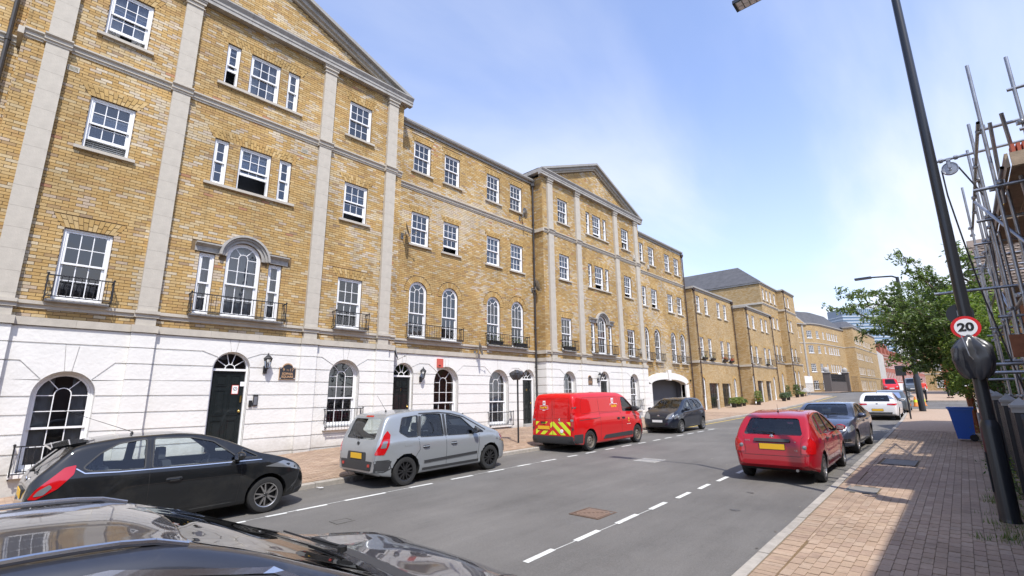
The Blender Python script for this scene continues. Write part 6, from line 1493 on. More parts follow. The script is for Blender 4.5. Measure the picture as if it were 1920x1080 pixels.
        if dashx:
            b = MB(); b.prism([(-.68, .5), (.68, .5), (.66, .88), (-.66, .88)], dashx - .1, dashx + .28, 0, None, True); b.box(dashx - .6, dashx - .1, -.1, .1, .42, .6); inst('dashboard', b.mesh('dashboard', 'dash'), s.root, (0, 0, 0))
            b = MB(); n = 20; c = Vector((dashx - .22, drv * .36, .90))
            for i in range(n): a, d = 2 * math.pi * i / n, 2 * math.pi * (i + 1) / n; b.tube(c + Vector((.08 * math.sin(a), .18 * math.cos(a), .17 * math.sin(a))), c + Vector((.08 * math.sin(d), .18 * math.cos(d), .17 * math.sin(d))), .014, 5)
            b.tube(c + Vector((0, -.17, 0)), c + Vector((0, .17, 0)), .014, 5); b.tube(c, c + Vector((.2, 0, -.1)), .03, 6); inst('steering_wheel', b.mesh('steering_wheel', 'dash'), s.root, (0, 0, 0))
            b = MB(); b.box(dashx - .12, dashx - .08, -.12, .12, S_roof(s.S, dashx - .1) - .16, S_roof(s.S, dashx - .1) - .09); inst('rear_view_mirror', b.mesh('rear_view_mirror', 'dash'), s.root, (0, 0, 0))
    def mirrors(s, x, z, m, size=1.0):
        for sg in (-1, 1):
            h = s.ray(x, z, 'y' if sg > 0 else '-y'); y0 = abs(h[0].y); bm = bmesh.new(); bmesh.ops.create_icosphere(bm, subdivisions=3, radius=1)
            for v in bm.verts:
                c = v.co; c.x = c.x * .075 * (1 if c.x < 0 else 1.2); c.x = max(c.x, -.05); c.y *= .115; c.z *= .075 * (1 + .15 * c.y)
            me = bpy.data.meshes.new('mirror_shell'); bm.to_mesh(me); bm.free(); me.materials.append(MATS[m]); smooth(me, 40); o = inst('mirror_shell', me, s.root, (x + .02, sg * (y0 + .125), z + .075)); o.scale = (size,) * 3
            b = MB(); b.box(x - .0, x + .07, *(sorted((sg * (y0 - .03), sg * (y0 + .1)))), z, z + .05); a = inst('mirror_arm', b.mesh('mirror_arm', 'trim'), s.root, (0, 0, 0))
            b = MB(); b.box(x - .038, x - .034, *(sorted((sg * (y0 + .04), sg * (y0 + .21)))), z + .03, z + .12); inst('mirror_glass', b.mesh('mirror_glass', 'chrome'), s.root, (0, 0, 0))
    def handle(s, x, z, m='chrome', w_=.2):
        for sg in (-1, 1):
            h = s.ray(x, z, 'y' if sg > 0 else '-y'); y = abs(h[0].y); s_ = 'y' if sg > 0 else '-y'
            s.patch([(x - w_ * .5, z - .032), (x + w_ * .5, z - .032), (x + w_ * .5, z + .032), (x - w_ * .5, z + .032)], s_, 'trim', 'handle_recess', .001, rnd=.03)
            b = MB(); b.path([(x - w_ * .48, sg * (y + .004), z), (x - w_ * .3, sg * (y + .032), z + .004), (x + w_ * .3, sg * (y + .032), z + .004), (x + w_ * .48, sg * (y + .004), z)], .013, 6); inst('door_handle', b.mesh('door_handle', m), s.root, (0, 0, 0))
    def plate(s, end, z, m, w_=.52, h=.11):
        hh = s.ray(0, z, end); x = hh[0].x; b = MB(); sg = -1 if end == 'r' else 1
        b.box(*sorted((x + sg * .012, x + sg * .02)), -w_ / 2, w_ / 2, z - h / 2, z + h / 2); inst('number_plate', b.mesh('number_plate', m), s.root, (0, 0, 0))
        b = MB(); b.box(*sorted((x - sg * .03, x + sg * .012)), -w_ / 2 - .01, w_ / 2 + .01, z - h / 2 - .01, z + h / 2 + .01); inst('plate_holder', b.mesh('plate_holder', 'trim'), s.root, (0, 0, 0))
    def badge(s, end, y, z, r=.05, m='chrome'):
        h = s.ray(y, z, end); b = MB(); sg = -1 if end == 'r' else 1; b.lathe([(r * .6, .0), (r, .0), (r, sg * .008), (r * .75, sg * .012)], tuple(h[0]), 16, axis='x'); b.box(*sorted((h[0].x, h[0].x + sg * .01)), y - r * .3, y + r * .3, z - r * .55, z + r * .55); inst('badge', b.mesh('badge', m), s.root, (0, 0, 0))
    def aerial(s, x, ln=.3, lean=.5, y=0):
        z = S_roof(s.S, x); b = MB(); b.lathe([(.025, -.005), (.02, .02), (.006, .04)], (x, y, z), 8); b.tube((x, y, z + .03), (x - lean * ln, y, z + .03 + ln * .85), .005, 5, 0, .0025); inst('aerial', b.mesh('aerial', 'plain_black'), s.root, (0, 0, 0))
    def wiper(s, end, y0, z0, y1, z1):
        a, c = s.ray(y0, z0, end), s.ray(y1, z1, end)
        if a and c:
            b = MB(); p, q = a[0] + a[1] * .02, c[0] + c[1] * .02; b.tube(p, q, .006, 5); m_ = (p + q) / 2; b.tube(m_ + a[1] * .01, p + a[1] * .015, .008, 5); b.lathe([(.03, -.01), (.03, .02), (0, .03)], tuple(p), 8); inst('wiper', b.mesh('wiper', 'plain_black'), s.root, (0, 0, 0))
    def place(s, x, y, ang, k=.93, zoff=0, pitch=0):
        """centre of the rear axle at (x,y); ang 90 = nose towards +Y"""
        S = s.S; c, sn = math.cos(rad(ang)), math.sin(rad(ang)); s.root.scale = (k, k, k)
        yf = y + sn * (S['fa'] - S['ra']) * k; z0, z1 = G(y), G(yf); p = math.atan2(z1 - z0, (S['fa'] - S['ra']) * k)
        s.root.rotation_euler = (0, -p, rad(ang)); ox, oz = -S['ra'] * k * math.cos(p), -S['ra'] * k * math.sin(p)
        s.root.location = (x + ox * c, y + ox * sn, z0 + oz + zoff)
def S_roof(S, x): tx, tz = zip(*S['T']); return float(pchip(tx, tz, x))
def spec(L, hw_, T, B, ra, fa, wr, Wx=None, Z=None, **k):
    d = dict(L=L, T=T, B=B, ra=ra, fa=fa, wr=wr, W2=hw_, W=Wx or [(0, hw_ * .80), (.05, hw_ * .88), (.16, hw_ * .945), (.45, hw_ * .99), (1.1, hw_), (L - 1.1, hw_), (L - .5, hw_ * .97), (L - .2, hw_ * .86), (L - .06, hw_ * .70), (L, hw_ * .55)], Z=Z or [(0, .34), (.15, .26), (.6, .20), (L - .7, .20), (L - .15, .22), (L, .30)]); d.update(k); return d
# ---- black three-door hatchback, nearest at the far kerb
S = spec(3.97, .86, [(0, .50), (.025, .80), (.07, .96), (.2, 1.12), (.40, 1.32), (.5, 1.405), (.75, 1.455), (1.2, 1.49), (1.7, 1.49), (2.1, 1.445), (2.45, 1.33), (2.8, 1.165), (3.05, 1.045), (3.25, .985), (3.5, .90), (3.72, .79), (3.87, .66), (3.94, .55), (3.97, .44)],
         [(0, .9), (.5, 1.02), (1.2, .985), (2.3, .94), (3.1, .92), (3.97, .7)], .67, 3.16, .305, flare=.03)
c = Car(S, 'parked_car', 'black three-door hatchback with twin-spoke wheels parked nearest on the far side', 'car', 'cars parked along the far kerb')
sw = [[(1.43, 1.0), (2.60, .965), (2.66, 1.0), (2.28, 1.30), (1.95, 1.395), (1.45, 1.425)], [(.60, 1.10), (.70, 1.05), (1.32, 1.00), (1.34, 1.425), (1.0, 1.39), (.78, 1.27)], [(2.74, 1.0), (2.98, .985), (2.73, 1.13)]]
c.finish('paint_black', sw, [(-.50, 1.05), (.50, 1.05), (.44, 1.36), (-.44, 1.36)], [(-.62, 1.09), (.62, 1.09), (.50, 1.41), (-.50, 1.41)], cab=(.42, 3.0)); c.wheels('rim_silver', 5, 'twin'); c.cabin([.95, 1.75], 0, 2.45, -1)
c.mirrors(2.62, .96, 'paint_black'); c.handle(1.72, .79, 'paint_black', .22)
for p in ([(1.39, .26), (1.39, 1.44)], [(2.66, .28), (2.70, .6), (2.72, .98)], [(.62, .66), (.75, .40)]): c.strokes(p, 'y', .009, 'plain_black', 'door_seam', .0012, both=True)
c.strokes([(.52, 1.10), (.62, 1.025), (1.0, .995), (2.0, .955), (3.05, .925)], 'y', .014, 'chrome', 'window_trim', .006, both=True)
for sg in ('y', '-y'):
    c.patch([(.06, .76), (.13, .88), (.40, 1.13), (.52, 1.15), (.50, 1.03), (.34, .86), (.14, .75)], sg, 'light_red', 'rear_light', .008, rnd=.02); c.patch([(.11, .79), (.15, .86), (.26, .93), (.29, .89), (.21, .80)], sg, 'light_clear', 'reversing_light', .013, rnd=.02)
    c.patch([(3.10, .80), (3.55, .72), (3.80, .64), (3.72, .76), (3.45, .86)], sg, 'light_clear', 'headlight', .006, rnd=.02)
b = MB(); b.prism([(-.52, 1.43), (.52, 1.43), (.54, 1.46), (-.54, 1.46)], .24, .62, 0, None, True); b.v = [(v[0], v[1], v[2] - .05 + (v[0] - .3) * .13) for v in b.v]; inst('spoiler', b.mesh('spoiler', 'paint_black'), c.root, (0, 0, 0))
c.aerial(1.25, .48, 1.9); c.plate('r', .78, 'plate_yellow'); c.strokes([(.2, .45), (.9, .52), (1.3, .33), (2.6, .33)], 'y', .01, 'plain_black', 'sill_crease', .0008, both=True); c.strokes([(3.62, .30), (3.72, .45), (3.78, .62)], 'y', .012, 'trim', 'bumper_seam', .0015, both=True)
c.patch([(3.66, .24), (3.95, .24), (3.95, .34), (3.70, .33)], 'y', 'trim', 'front_lip', .01, both=True); c.badge('r', 0, .95, .06)
c.wiper('r', 0, 1.05, .3, 1.12); c.place(-8.87 - .79, 3.50 - 2.49 * .935, 90.3, .935)
# ---- grey people carrier
S = spec(4.26, .905, [(0, .46), (.02, .78), (.05, .93), (.14, 1.15), (.26, 1.42), (.36, 1.54), (.7, 1.60), (1.3, 1.635), (2.0, 1.62), (2.45, 1.55), (2.85, 1.39), (3.25, 1.19), (3.5, 1.08), (3.75, .99), (3.98, .87), (4.13, .74), (4.22, .6), (4.26, .46)],
         [(0, .95), (.6, 1.02), (1.5, .985), (2.6, .95), (3.4, .94), (4.26, .7)], .74, 3.425, .315, flare=.035, tum=.30)
c = Car(S, 'parked_car', 'pale grey five-door people carrier with black wheels parked on the far side', 'car', 'cars parked along the far kerb')
sw = [[(1.16, 1.03), (1.86, 1.0), (1.86, 1.50), (1.46, 1.525), (1.28, 1.50)], [(1.98, 1.0), (2.86, .97), (2.90, 1.06), (2.52, 1.38), (2.05, 1.49)], [(.60, 1.17), (.80, 1.05), (1.08, 1.04), (1.16, 1.50), (.72, 1.47)], [(2.95, 1.0), (3.22, .985), (2.96, 1.14)]]
c.finish('paint_silver', sw, [(-.60, 1.03), (.60, 1.03), (.56, 1.47), (-.56, 1.47)], [(-.64, 1.12), (.64, 1.12), (.56, 1.53), (-.56, 1.53)], cab=(.28, 3.15)); c.wheels('rim_black', 6, 'twin'); c.cabin([1.15, 2.05], 0, 2.75, -1)
c.mirrors(2.83, .98, 'trim'); c.handle(2.16, .80, 'paint_silver'); c.handle(1.30, .80, 'paint_silver')
for p in ([(1.92, .28), (1.92, 1.50)], [(1.10, 1.0), (1.12, .75), (1.0, .62)], [(2.96, .30), (3.0, .62), (3.06, .95)], [(1.12, 1.05), (1.22, 1.50)]): c.strokes(p, 'y', .009, 'plain_black', 'door_seam', .0012, both=True)
c.strokes([(1.25, .46), (2.94, .50)], 'y', .06, 'trim', 'rubbing_strip', .012, both=True); c.strokes([(1.92, .99), (1.95, 1.5)], 'y', .075, 'trim', 'door_pillar', .003, both=True); c.strokes([(1.11, 1.04), (1.22, 1.49)], 'y', .06, 'trim', 'door_pillar', .003, both=True)
c.strokes([(1.2, 1.545), (1.8, 1.545), (2.2, 1.50), (2.6, 1.40), (3.0, 1.19), (3.3, 1.03)], 'y', .03, 'trim', 'roof_trim', .004, both=True)
c.strokes([(1.2, .30), (3.0, .30)], 'y', .06, 'trim', 'sill_trim', .004, both=True)
for sg in ('y', '-y'):
    c.patch([(.02, .72), (.05, .84), (.20, 1.12), (.30, 1.22), (.36, 1.13), (.30, .92), (.18, .72)], sg, 'light_red', 'rear_light', .010, rnd=.02); c.patch([(.10, .86), (.18, 1.0), (.28, 1.0), (.22, .86)], sg, 'light_clear', 'reversing_light', .015, rnd=.02)
    c.patch([(3.65, .78), (4.05, .66), (4.08, .76), (3.78, .92)], sg, 'light_clear', 'headlight', .006, rnd=.02)
    c.patch([(4.05, .42), (4.22, .42), (4.20, .58), (4.08, .58)], sg, 'trim', 'bumper_corner', .008)
    c.patch([(.70, .85), (.90, .85), (.90, 1.0), (.70, 1.0)], sg, 'paint_silver', 'fuel_flap', .003, rnd=.03)
    c.strokes([(.0, .60), (.3, .60), (.35, .42), (.2, .36), (0, .36)], sg, .02, 'trim', 'bumper_strip', .004); c.patch([(.01, .38), (.28, .38), (.36, .58), (.01, .60)], sg, 'trim', 'bumper_pad', .006, rnd=.02)
c.patch([(-.60, .38), (.60, .38), (.66, .58), (-.66, .58)], 'r', 'trim', 'bumper_pad', .012, rnd=.03); c.patch([(-.40, .58), (.40, .58), (.38, .76), (-.38, .76)], 'r', 'trim', 'plate_recess', .004, rnd=.03)
c.plate('r', .675, 'plate_yellow', .46, .12); c.badge('r', 0, .93, .05, 'trim'); c.aerial(.75, .42, .6); c.wiper('r', .02, 1.05, .34, 1.1); c.patch([(-.15, 1.50), (.15, 1.50), (.15, 1.53), (-.15, 1.53)], 'r', 'light_red', 'high_brake_light', .01)
c.patch([(-.58, .46), (-.50, .46), (-.50, .52), (-.58, .52)], 'r', 'light_red', 'reflector', .02); c.patch([(.50, .46), (.58, .46), (.58, .52), (.50, .52)], 'r', 'light_red', 'reflector', .02)
c.place(-8.82 - .83, 6.25, 90.3, .925)
# ---- red delivery van
S = spec(4.96, .955, [(0, .42), (.012, .75), (.03, 1.2), (.07, 1.62), (.12, 1.82), (.22, 1.89), (.6, 1.92), (2.0, 1.93), (3.0, 1.90), (3.35, 1.83), (3.7, 1.62), (4.05, 1.36), (4.3, 1.22), (4.55, 1.10), (4.75, .95), (4.88, .77), (4.94, .6), (4.96, .46)],
         [(0, 1.14), (2, 1.16), (3.6, 1.13), (4.96, .8)], .86, 4.12, .335, Wx=[(0, .86), (.03, .90), (.10, .93), (.3, .95), (1, .955), (3.9, .955), (4.4, .93), (4.7, .84), (4.88, .70), (4.96, .52)], tum=.13, rr=.16, flare=.012, tuck=.01)
c = Car(S, 'delivery_van', 'red post delivery van with yellow and red chevrons on its back doors', 'van', 'cars parked along the far kerb')
sw = [[(3.12, 1.22), (3.95, 1.19), (4.02, 1.25), (3.62, 1.56), (3.34, 1.70), (3.12, 1.71)]]
c.finish('paint_postred', sw, None, [(-.74, 1.26), (.74, 1.26), (.66, 1.80), (-.66, 1.80)], cab=(2.7, 4.1), sm=28); c.wheels('rim_steel', 0, 'steel', tw=.22); c.cabin([3.0], 0, 3.85, -1)
c.mirrors(3.86, 1.20, 'trim', 1.35); c.handle(3.08, .98, 'plain_black'); c.handle(2.72, .98, 'plain_black', .18)
for p in ([(2.95, .34), (2.95, 1.18), (3.02, 1.75)], [(3.95, .42), (4.0, .8), (4.1, 1.14)], [(1.52, .34), (1.52, 1.72)], [(1.52, 1.20), (2.9, 1.20)]): c.strokes(p, 'y', .009, 'plain_black', 'door_seam', .0012, both=True)
c.strokes([(.25, 1.02), (1.5, 1.05)], 'y', .018, 'trim', 'slide_rail', .004, both=True)
c.strokes([(.42, 1.22), (1.4, 1.25), (2.85, 1.23)], 'y', .008, 'arch_dark', 'side_crease', .0008, both=True); c.strokes([(.6, 1.74), (.45, 1.6), (.42, 1.25)], 'y', .007, 'arch_dark', 'side_crease', .0006, both=True); c.strokes([(.6, 1.74), (2.7, 1.75), (2.85, 1.65), (2.86, 1.25)], 'y', .007, 'arch_dark', 'side_crease', .0006, both=True)
c.patch([(1.65, .34), (3.7, .34), (3.7, .48), (1.8, .46)], 'y', 'trim', 'side_guard', .018, both=True, rnd=.03)
for sg in ('y', '-y'): c.patch([(.01, .30), (.42, .30), (.42, .58), (.01, .58)], sg, 'trim', 'bumper_corner', .012, rnd=.03); c.patch([(4.60, .30), (4.90, .30), (4.88, .66), (4.72, .66)], sg, 'trim', 'front_bumper', .01, rnd=.04); c.patch([(4.30, .88), (4.62, .84), (4.72, .96), (4.5, 1.04)], sg, 'light_clear', 'headlight', .006, rnd=.03)
c.patch([(-.86, .30), (.86, .30), (.84, .52), (-.84, .52)], 'r', 'trim', 'rear_bumper', .05, rnd=.04); c.strokes([(0, .56), (0, 1.76)], 'r', .01, 'plain_black', 'door_seam', .001)
for q in ([(-.66, 1.08), (-.66, 1.72), (-.06, 1.72), (-.06, 1.08), (-.66, 1.08)], [(.66, 1.08), (.66, 1.72), (.06, 1.72), (.06, 1.08), (.66, 1.08)]): c.strokes(q, 'r', .007, 'arch_dark', 'panel_crease', .0006)
for s_ in (-1, 1):
    a, d = sorted((s_ * .74, s_ * .87)); c.patch([(a, .82), (d, .80), (d, 1.26), (a, 1.28)], 'r', 'light_red', 'rear_light', .014, rnd=.02); a, d = sorted((s_ * .75, s_ * .86)); c.patch([(a, 1.00), (d, 1.00), (d, 1.06), (a, 1.06)], 'r', 'light_clear', 'reversing_light', .02)
    for z in (.72, 1.4): a, d = sorted((s_ * .80, s_ * .86)); c.patch([(a, z), (d, z), (d, z + .06), (a, z + .06)], 'r', 'trim', 'door_hinge', .016)
# chevrons: slanted yellow-green bars on the red lower doors
def cliprect(poly, x0, x1, z0, z1):
    def cut(p, f, g_):
        o = []
        for i in range(len(p)):
            a, d = p[i - 1], p[i]; fa, fd = f(a), f(d)
            if (fa >= 0) != (fd >= 0): t = fa / (fa - fd); o.append((a[0] + (d[0] - a[0]) * t, a[1] + (d[1] - a[1]) * t))
            if fd >= 0: o.append(d)
        return o
    for f in (lambda p: p[0] - x0, lambda p: x1 - p[0], lambda p: p[1] - z0, lambda p: z1 - p[1]):
        poly = cut(poly, f, 0)
        if len(poly) < 3: return None
    return poly
for s_ in (-1, 1):
    for k in range(-3, 6):
        x = k * .36; q = [(s_ * x, .54), (s_ * (x + .19), .54), (s_ * (x + .19 - .0 + .52 * -1), .98), (s_ * (x - .52), .98)]
        x0, x1 = sorted((s_ * .012, s_ * .73)); r_ = cliprect(q, x0, x1, .55, .97)
        if r_:
            if s_ > 0 or True:
                c.patch(r_, 'r', 'hivis', 'chevron_stripe', .004)
c.patch([(-.42, .66), (.10, .66), (.10, .86), (-.42, .86)] if False else [(.10, .68), (.66, .68), (.66, .90), (.10, .90)], 'r', 'paint_postred', 'plate_recess', .008, rnd=.03)
hh = c.ray(.38, .77, 'r'); x = hh[0].x; b = MB(); b.box(x - .022, x - .012, .13, .63, .72, .83); inst('number_plate', b.mesh('number_plate', 'plate_yellow'), c.root, (0, 0, 0))
hh = c.ray(-.38, .70, 'r'); b = MB(); b.lathe([(0, -.02), (.06, -.02), (.06, -.005)], (hh[0].x, -.38, .68), 16, axis='x'); inst('round_badge', b.mesh('round_badge', 'plain_white'), c.root, (0, 0, 0))
for (y, z, t_) in ((.42, .95, 'trim'),): b = MB(); b.box(x - .03, x, .30, .5, .93, .97); inst('door_handle', b.mesh('door_handle', 'plain_black'), c.root, (0, 0, 0))
# lettering on the van: rear (faces -x of the car) and right-hand side
RR = (rad(90), 0, rad(-90)); xr = c.ray(.4, 1.5, 'r')[0].x - .012
b = MB(); b.box(xr - .002, xr, .20, .56, 1.37, 1.50); b.box(xr - .003, xr, .31, .42, 1.52, 1.66); b.box(xr - .003, xr, .32, .44, 1.32, 1.355); inst('logo_panel', b.mesh('logo_panel', 'plain_white'), c.root, (0, 0, 0)); b = MB(); b.box(xr - .006, xr - .002, .21, .55, 1.38, 1.49); b.lathe([(0, -.002), (.03, -.002), (.03, 0)], (xr - .004, .365, 1.59), 8, axis='x'); inst('logo_field', b.mesh('logo_field', 'paint_postred'), c.root, (0, 0, 0))
text('Royal Mail', .095, 'logo_yellow', c.root, (xr - .008, .38, 1.435), RR, .0015, bold=.002, sx=.75); text('www.royalmail.com', .04, 'plain_white', c.root, (xr - .002, .38, 1.22), RR, .001)
text('EXPERT', .05, 'chrome', c.root, (xr - .002, .60, .99), RR, .002); 
b = MB(); xq = c.ray(-.30, 1.02, 'r')[0].x; b.prism([(-.33, .98), (-.28, 1.0), (-.25, 1.04), (-.28, 1.09), (-.33, 1.08), (-.31, 1.03)], xq - .014, xq - .004, 0, None, True); inst('lion_badge', b.mesh('lion_badge', 'chrome'), c.root, (0, 0, 0)); text('PEUGEOT', .035, 'chrome', c.root, (xq - .006, -.30, .955), RR, .001)
RS = (rad(90), 0, 0); ys = -(abs(c.ray(2.6, 1.5, '-y')[0].y) + .006)
b = MB(); b.box(2.30, 2.80, ys - .002, ys + .02, 1.33, 1.50); b.box(2.40, 2.53, ys - .003, ys + .02, 1.52, 1.70); b.box(2.46, 2.62, ys - .003, ys + .02, 1.27, 1.32); o = inst('logo_panel', b.mesh('logo_panel', 'plain_white'), c.root, (0, 0, 0)); b = MB(); b.box(2.315, 2.785, ys - .006, ys - .002, 1.345, 1.485); b.box(2.44, 2.49, ys - .006, ys - .003, 1.56, 1.65); inst('logo_field', b.mesh('logo_field', 'paint_postred'), c.root, (0, 0, 0))
text('Royal Mail', .125, 'logo_yellow', c.root, (2.55, ys - .008, 1.415), RS, .0015, bold=.003, sx=.72)
ye = -(abs(c.ray(3.45, .9, '-y')[0].y) + .004); text('EIIR', .07, 'logo_yellow', c.root, (3.45, ye, .84), RS, .001); b = MB(); b.lathe([(0, -.003), (.035, -.003), (.035, .0)], (3.45, ye, .93), 8, axis='y'); inst('crown_badge', b.mesh('crown_badge', 'logo_yellow'), c.root, (0, 0, 0)); text('www.royalmail.com', .035, 'plain_white', c.root, (3.45, ye, .74), RS, .001)
c.place(-8.76 - .87, 13.05, 90.3, .925)
# ---- small black hatchback facing the eye
S = spec(3.75, .848, [(0, .46), (.02, .80), (.06, .98), (.2, 1.25), (.34, 1.42), (.6, 1.50), (1.1, 1.53), (1.6, 1.525), (2.0, 1.46), (2.35, 1.31), (2.75, 1.12), (3.0, 1.03), (3.25, .95), (3.48, .84), (3.63, .70), (3.71, .56), (3.75, .44)],
         [(0, .95), (.5, 1.03), (1.5, .98), (2.8, .92), (3.75, .7)], .58, 3.03, .29, flare=.02)
c = Car(S, 'parked_car', 'small dark hatchback with a blank white front plate facing the eye behind the red van', 'car', 'cars parked along the far kerb')
sw = [[(.98, 1.02), (1.55, .99), (1.55, 1.44), (1.2, 1.44)], [(1.66, .98), (2.5, .95), (2.55, 1.0), (2.12, 1.33), (1.75, 1.43)], [(.48, 1.14), (.9, 1.04), (1.1, 1.42), (.75, 1.38)]]
c.finish('paint_darkblue', sw, [(-.5, 1.06), (.5, 1.06), (.48, 1.38), (-.48, 1.38)], [(-.62, 1.06), (.62, 1.06), (.52, 1.44), (-.52, 1.44)], cab=(.36, 2.9)); c.wheels('rim_silver', 7, 'spoke'); c.cabin([.95, 1.75], 0, 2.45, 1)
c.mirrors(2.5, .95, 'paint_darkblue'); c.handle(1.8, .84, 'paint_darkblue'); c.handle(1.12, .86, 'paint_darkblue')
for p in ([(1.6, .28), (1.6, 1.44)], [(2.62, .3), (2.7, .93)], [(.95, .7), (.93, 1.0)]): c.strokes(p, 'y', .009, 'plain_black', 'door_seam', .001, both=True)
for s_ in (-1, 1):
    a = [(s_ * .36, .62), (s_ * .44, .80), (s_ * .64, .92), (s_ * .70, .80), (s_ * .62, .64)]; c.patch(a if s_ > 0 else a[::-1], 'f', 'light_clear', 'headlight', .008, rnd=.04)
for sg in ('y', '-y'): c.patch([(3.20, .72), (3.55, .62), (3.50, .78), (3.28, .86)], sg, 'light_clear', 'headlight', .006, rnd=.03); c.patch([(.04, .78), (.24, .82), (.30, 1.1), (.16, 1.1)], sg, 'light_red', 'rear_light', .006, rnd=.02)
c.patch([(-.35, .34), (.35, .34), (.42, .48), (-.42, .48)], 'f', 'plain_black', 'lower_grille', .004, rnd=.05); c.patch([(-.34, .66), (.34, .66), (.30, .74), (-.30, .74)], 'f', 'plain_black', 'upper_grille', .004, rnd=.03); c.plate('f', .54, 'plate_white', .48, .10); c.badge('f', 0, .75, .06)
c.wiper('f', -.3, 1.07, .25, 1.1); c.place(-8.92 - .78, 22.4, -90, .93)
# ---- red five-door hatchback on the near side
S = spec(4.285, .848, [(0, .44), (.02, .66), (.05, .82), (.10, .93), (.2, 1.05), (.42, 1.27), (.58, 1.39), (.9, 1.455), (1.5, 1.495), (2.0, 1.48), (2.4, 1.40), (2.8, 1.24), (3.15, 1.06), (3.4, .98), (3.7, .91), (3.98, .80), (4.15, .66), (4.24, .54), (4.285, .42)],
         [(0, .88), (.5, .98), (1.5, .95), (3.2, .92), (4.285, .7)], .78, 3.46, .30, flare=.015, Z=[(0, .38), (.12, .30), (.6, .20), (3.6, .20), (4.1, .22), (4.285, .28)])
c = Car(S, 'parked_car', 'red five-door hatchback with a blank yellow rear plate on the near side', 'car', 'cars parked along the near kerb')
sw = [[(1.28, 1.0), (2.02, .97), (2.02, 1.40), (1.45, 1.40)], [(2.12, .97), (2.86, .95), (2.92, 1.0), (2.5, 1.27), (2.15, 1.39)], [(.80, 1.10), (.95, 1.01), (1.2, 1.0), (1.38, 1.39), (1.05, 1.33)]]
c.finish('paint_red', sw, [(-.60, 1.00), (.60, 1.00), (.50, 1.345), (-.50, 1.345)], [(-.62, 1.05), (.62, 1.05), (.52, 1.40), (-.52, 1.40)], cab=(.40, 3.2)); c.wheels('rim_silver', 8, 'spoke'); c.cabin([1.25, 2.05], 0, 2.75, -1)
c.mirrors(2.84, .95, 'paint_red'); c.handle(2.2, .86, 'trim'); c.handle(1.42, .87, 'trim')
for p in ([(2.07, .28), (2.07, 1.42)], [(2.98, .3), (3.05, .92)], [(1.24, 1.0), (1.28, .8), (1.12, .62)]): c.strokes(p, 'y', .009, 'plain_black', 'door_seam', .001, both=True)
for s_ in (-1, 1):
    a = [(s_ * .56, .64), (s_ * .80, .64), (s_ * .80, .88), (s_ * .73, .96), (s_ * .60, .84)]; c.patch(a if s_ > 0 else a[::-1], 'r', 'light_red', 'rear_light', .010, rnd=.03)
    y = s_ * .63; h = c.ray(y, .77, 'r'); b = MB(); b.lathe([(0, -.02), (.035, -.02), (.045, -.012), (.045, 0)], tuple(h[0]), 14, axis='x'); inst('reversing_lamp', b.mesh('reversing_lamp', 'light_clear'), c.root, (0, 0, 0))
for sg in ('y', '-y'): c.patch([(.03, .64), (.16, .64), (.24, .84), (.16, .93), (.05, .88)], sg, 'light_red', 'rear_light', .010, rnd=.02); c.patch([(3.6, .72), (4.0, .62), (3.98, .76), (3.7, .84)], sg, 'light_clear', 'headlight', .006, rnd=.03)
c.patch([(-.36, .855), (.36, .855), (.36, .915), (-.36, .915)], 'r', 'trim', 'boot_grip', .035, rnd=.025); c.plate('r', .765, 'plate_yellow', .50, .115); c.badge('r', 0, .965, .045)
c.strokes([(-.80, .62), (-.66, .60), (-.52, .58), (.52, .58), (.66, .60), (.80, .62)], 'r', .009, 'plain_black', 'bumper_seam', .001); c.strokes([(-.55, .60), (-.55, .70), (-.58, .95), (-.62, 1.0)], 'r', .008, 'plain_black', 'hatch_seam', .001); c.strokes([(.55, .60), (.55, .70), (.58, .95), (.62, 1.0)], 'r', .008, 'plain_black', 'hatch_seam', .001)
text('CIVIC', .045, 'chrome', c.root, (c.ray(.44, .87, 'r')[0].x - .004, .50, .875), (rad(90), 0, rad(-90)), .002); text('1.6i', .045, 'chrome', c.root, (c.ray(-.47, .72, 'r')[0].x - .004, -.46, .70), (rad(90), 0, rad(-90)), .002); text('SE', .035, 'chrome', c.root, (c.ray(-.44, .87, 'r')[0].x - .004, -.46, .875), (rad(90), 0, rad(-90)), .002)
c.aerial(.95, .18, .15); c.wiper('r', -.02, 1.03, .40, 1.06); b = MB(); b.tube((.0, -.45, .30), (.35, -.45, .31), .03, 10); inst('exhaust', b.mesh('exhaust', 'rim_silver'), c.root, (0, 0, 0))
c.place(-2.28 - .72, 11.48, 91.2, .90)
# ---- slate blue saloon facing the eye
S = spec(4.6, .90, [(0, .5), (.03, .85), (.07, 1.02), (.2, 1.08), (.55, 1.12), (.95, 1.27), (1.35, 1.39), (1.9, 1.44), (2.4, 1.42), (2.75, 1.33), (3.15, 1.13), (3.4, 1.02), (3.8, .965), (4.15, .88), (4.4, .76), (4.53, .6), (4.6, .42)],
         [(0, .98), (1, 1.0), (3.3, .94), (4.6, .7)], .95, 3.78, .325, flare=.018)
c = Car(S, 'parked_car', 'slate blue saloon facing the eye behind the red hatchback', 'car', 'cars parked along the near kerb')
sw = [[(1.35, 1.03), (2.08, 1.0), (2.08, 1.35), (1.7, 1.34)], [(2.18, 1.0), (3.02, .97), (3.06, 1.0), (2.65, 1.25), (2.22, 1.35)], [(.98, 1.10), (1.25, 1.04), (1.55, 1.31), (1.3, 1.26)]]
c.finish('paint_slate', sw, [(-.55, 1.13), (.55, 1.13), (.5, 1.33), (-.5, 1.33)], [(-.66, 1.05), (.66, 1.05), (.55, 1.375), (-.55, 1.375)], cab=(.75, 3.35)); c.wheels('rim_silver', 10, 'spoke', tw=.22); c.cabin([1.35, 2.1], 0, 2.9, 1)
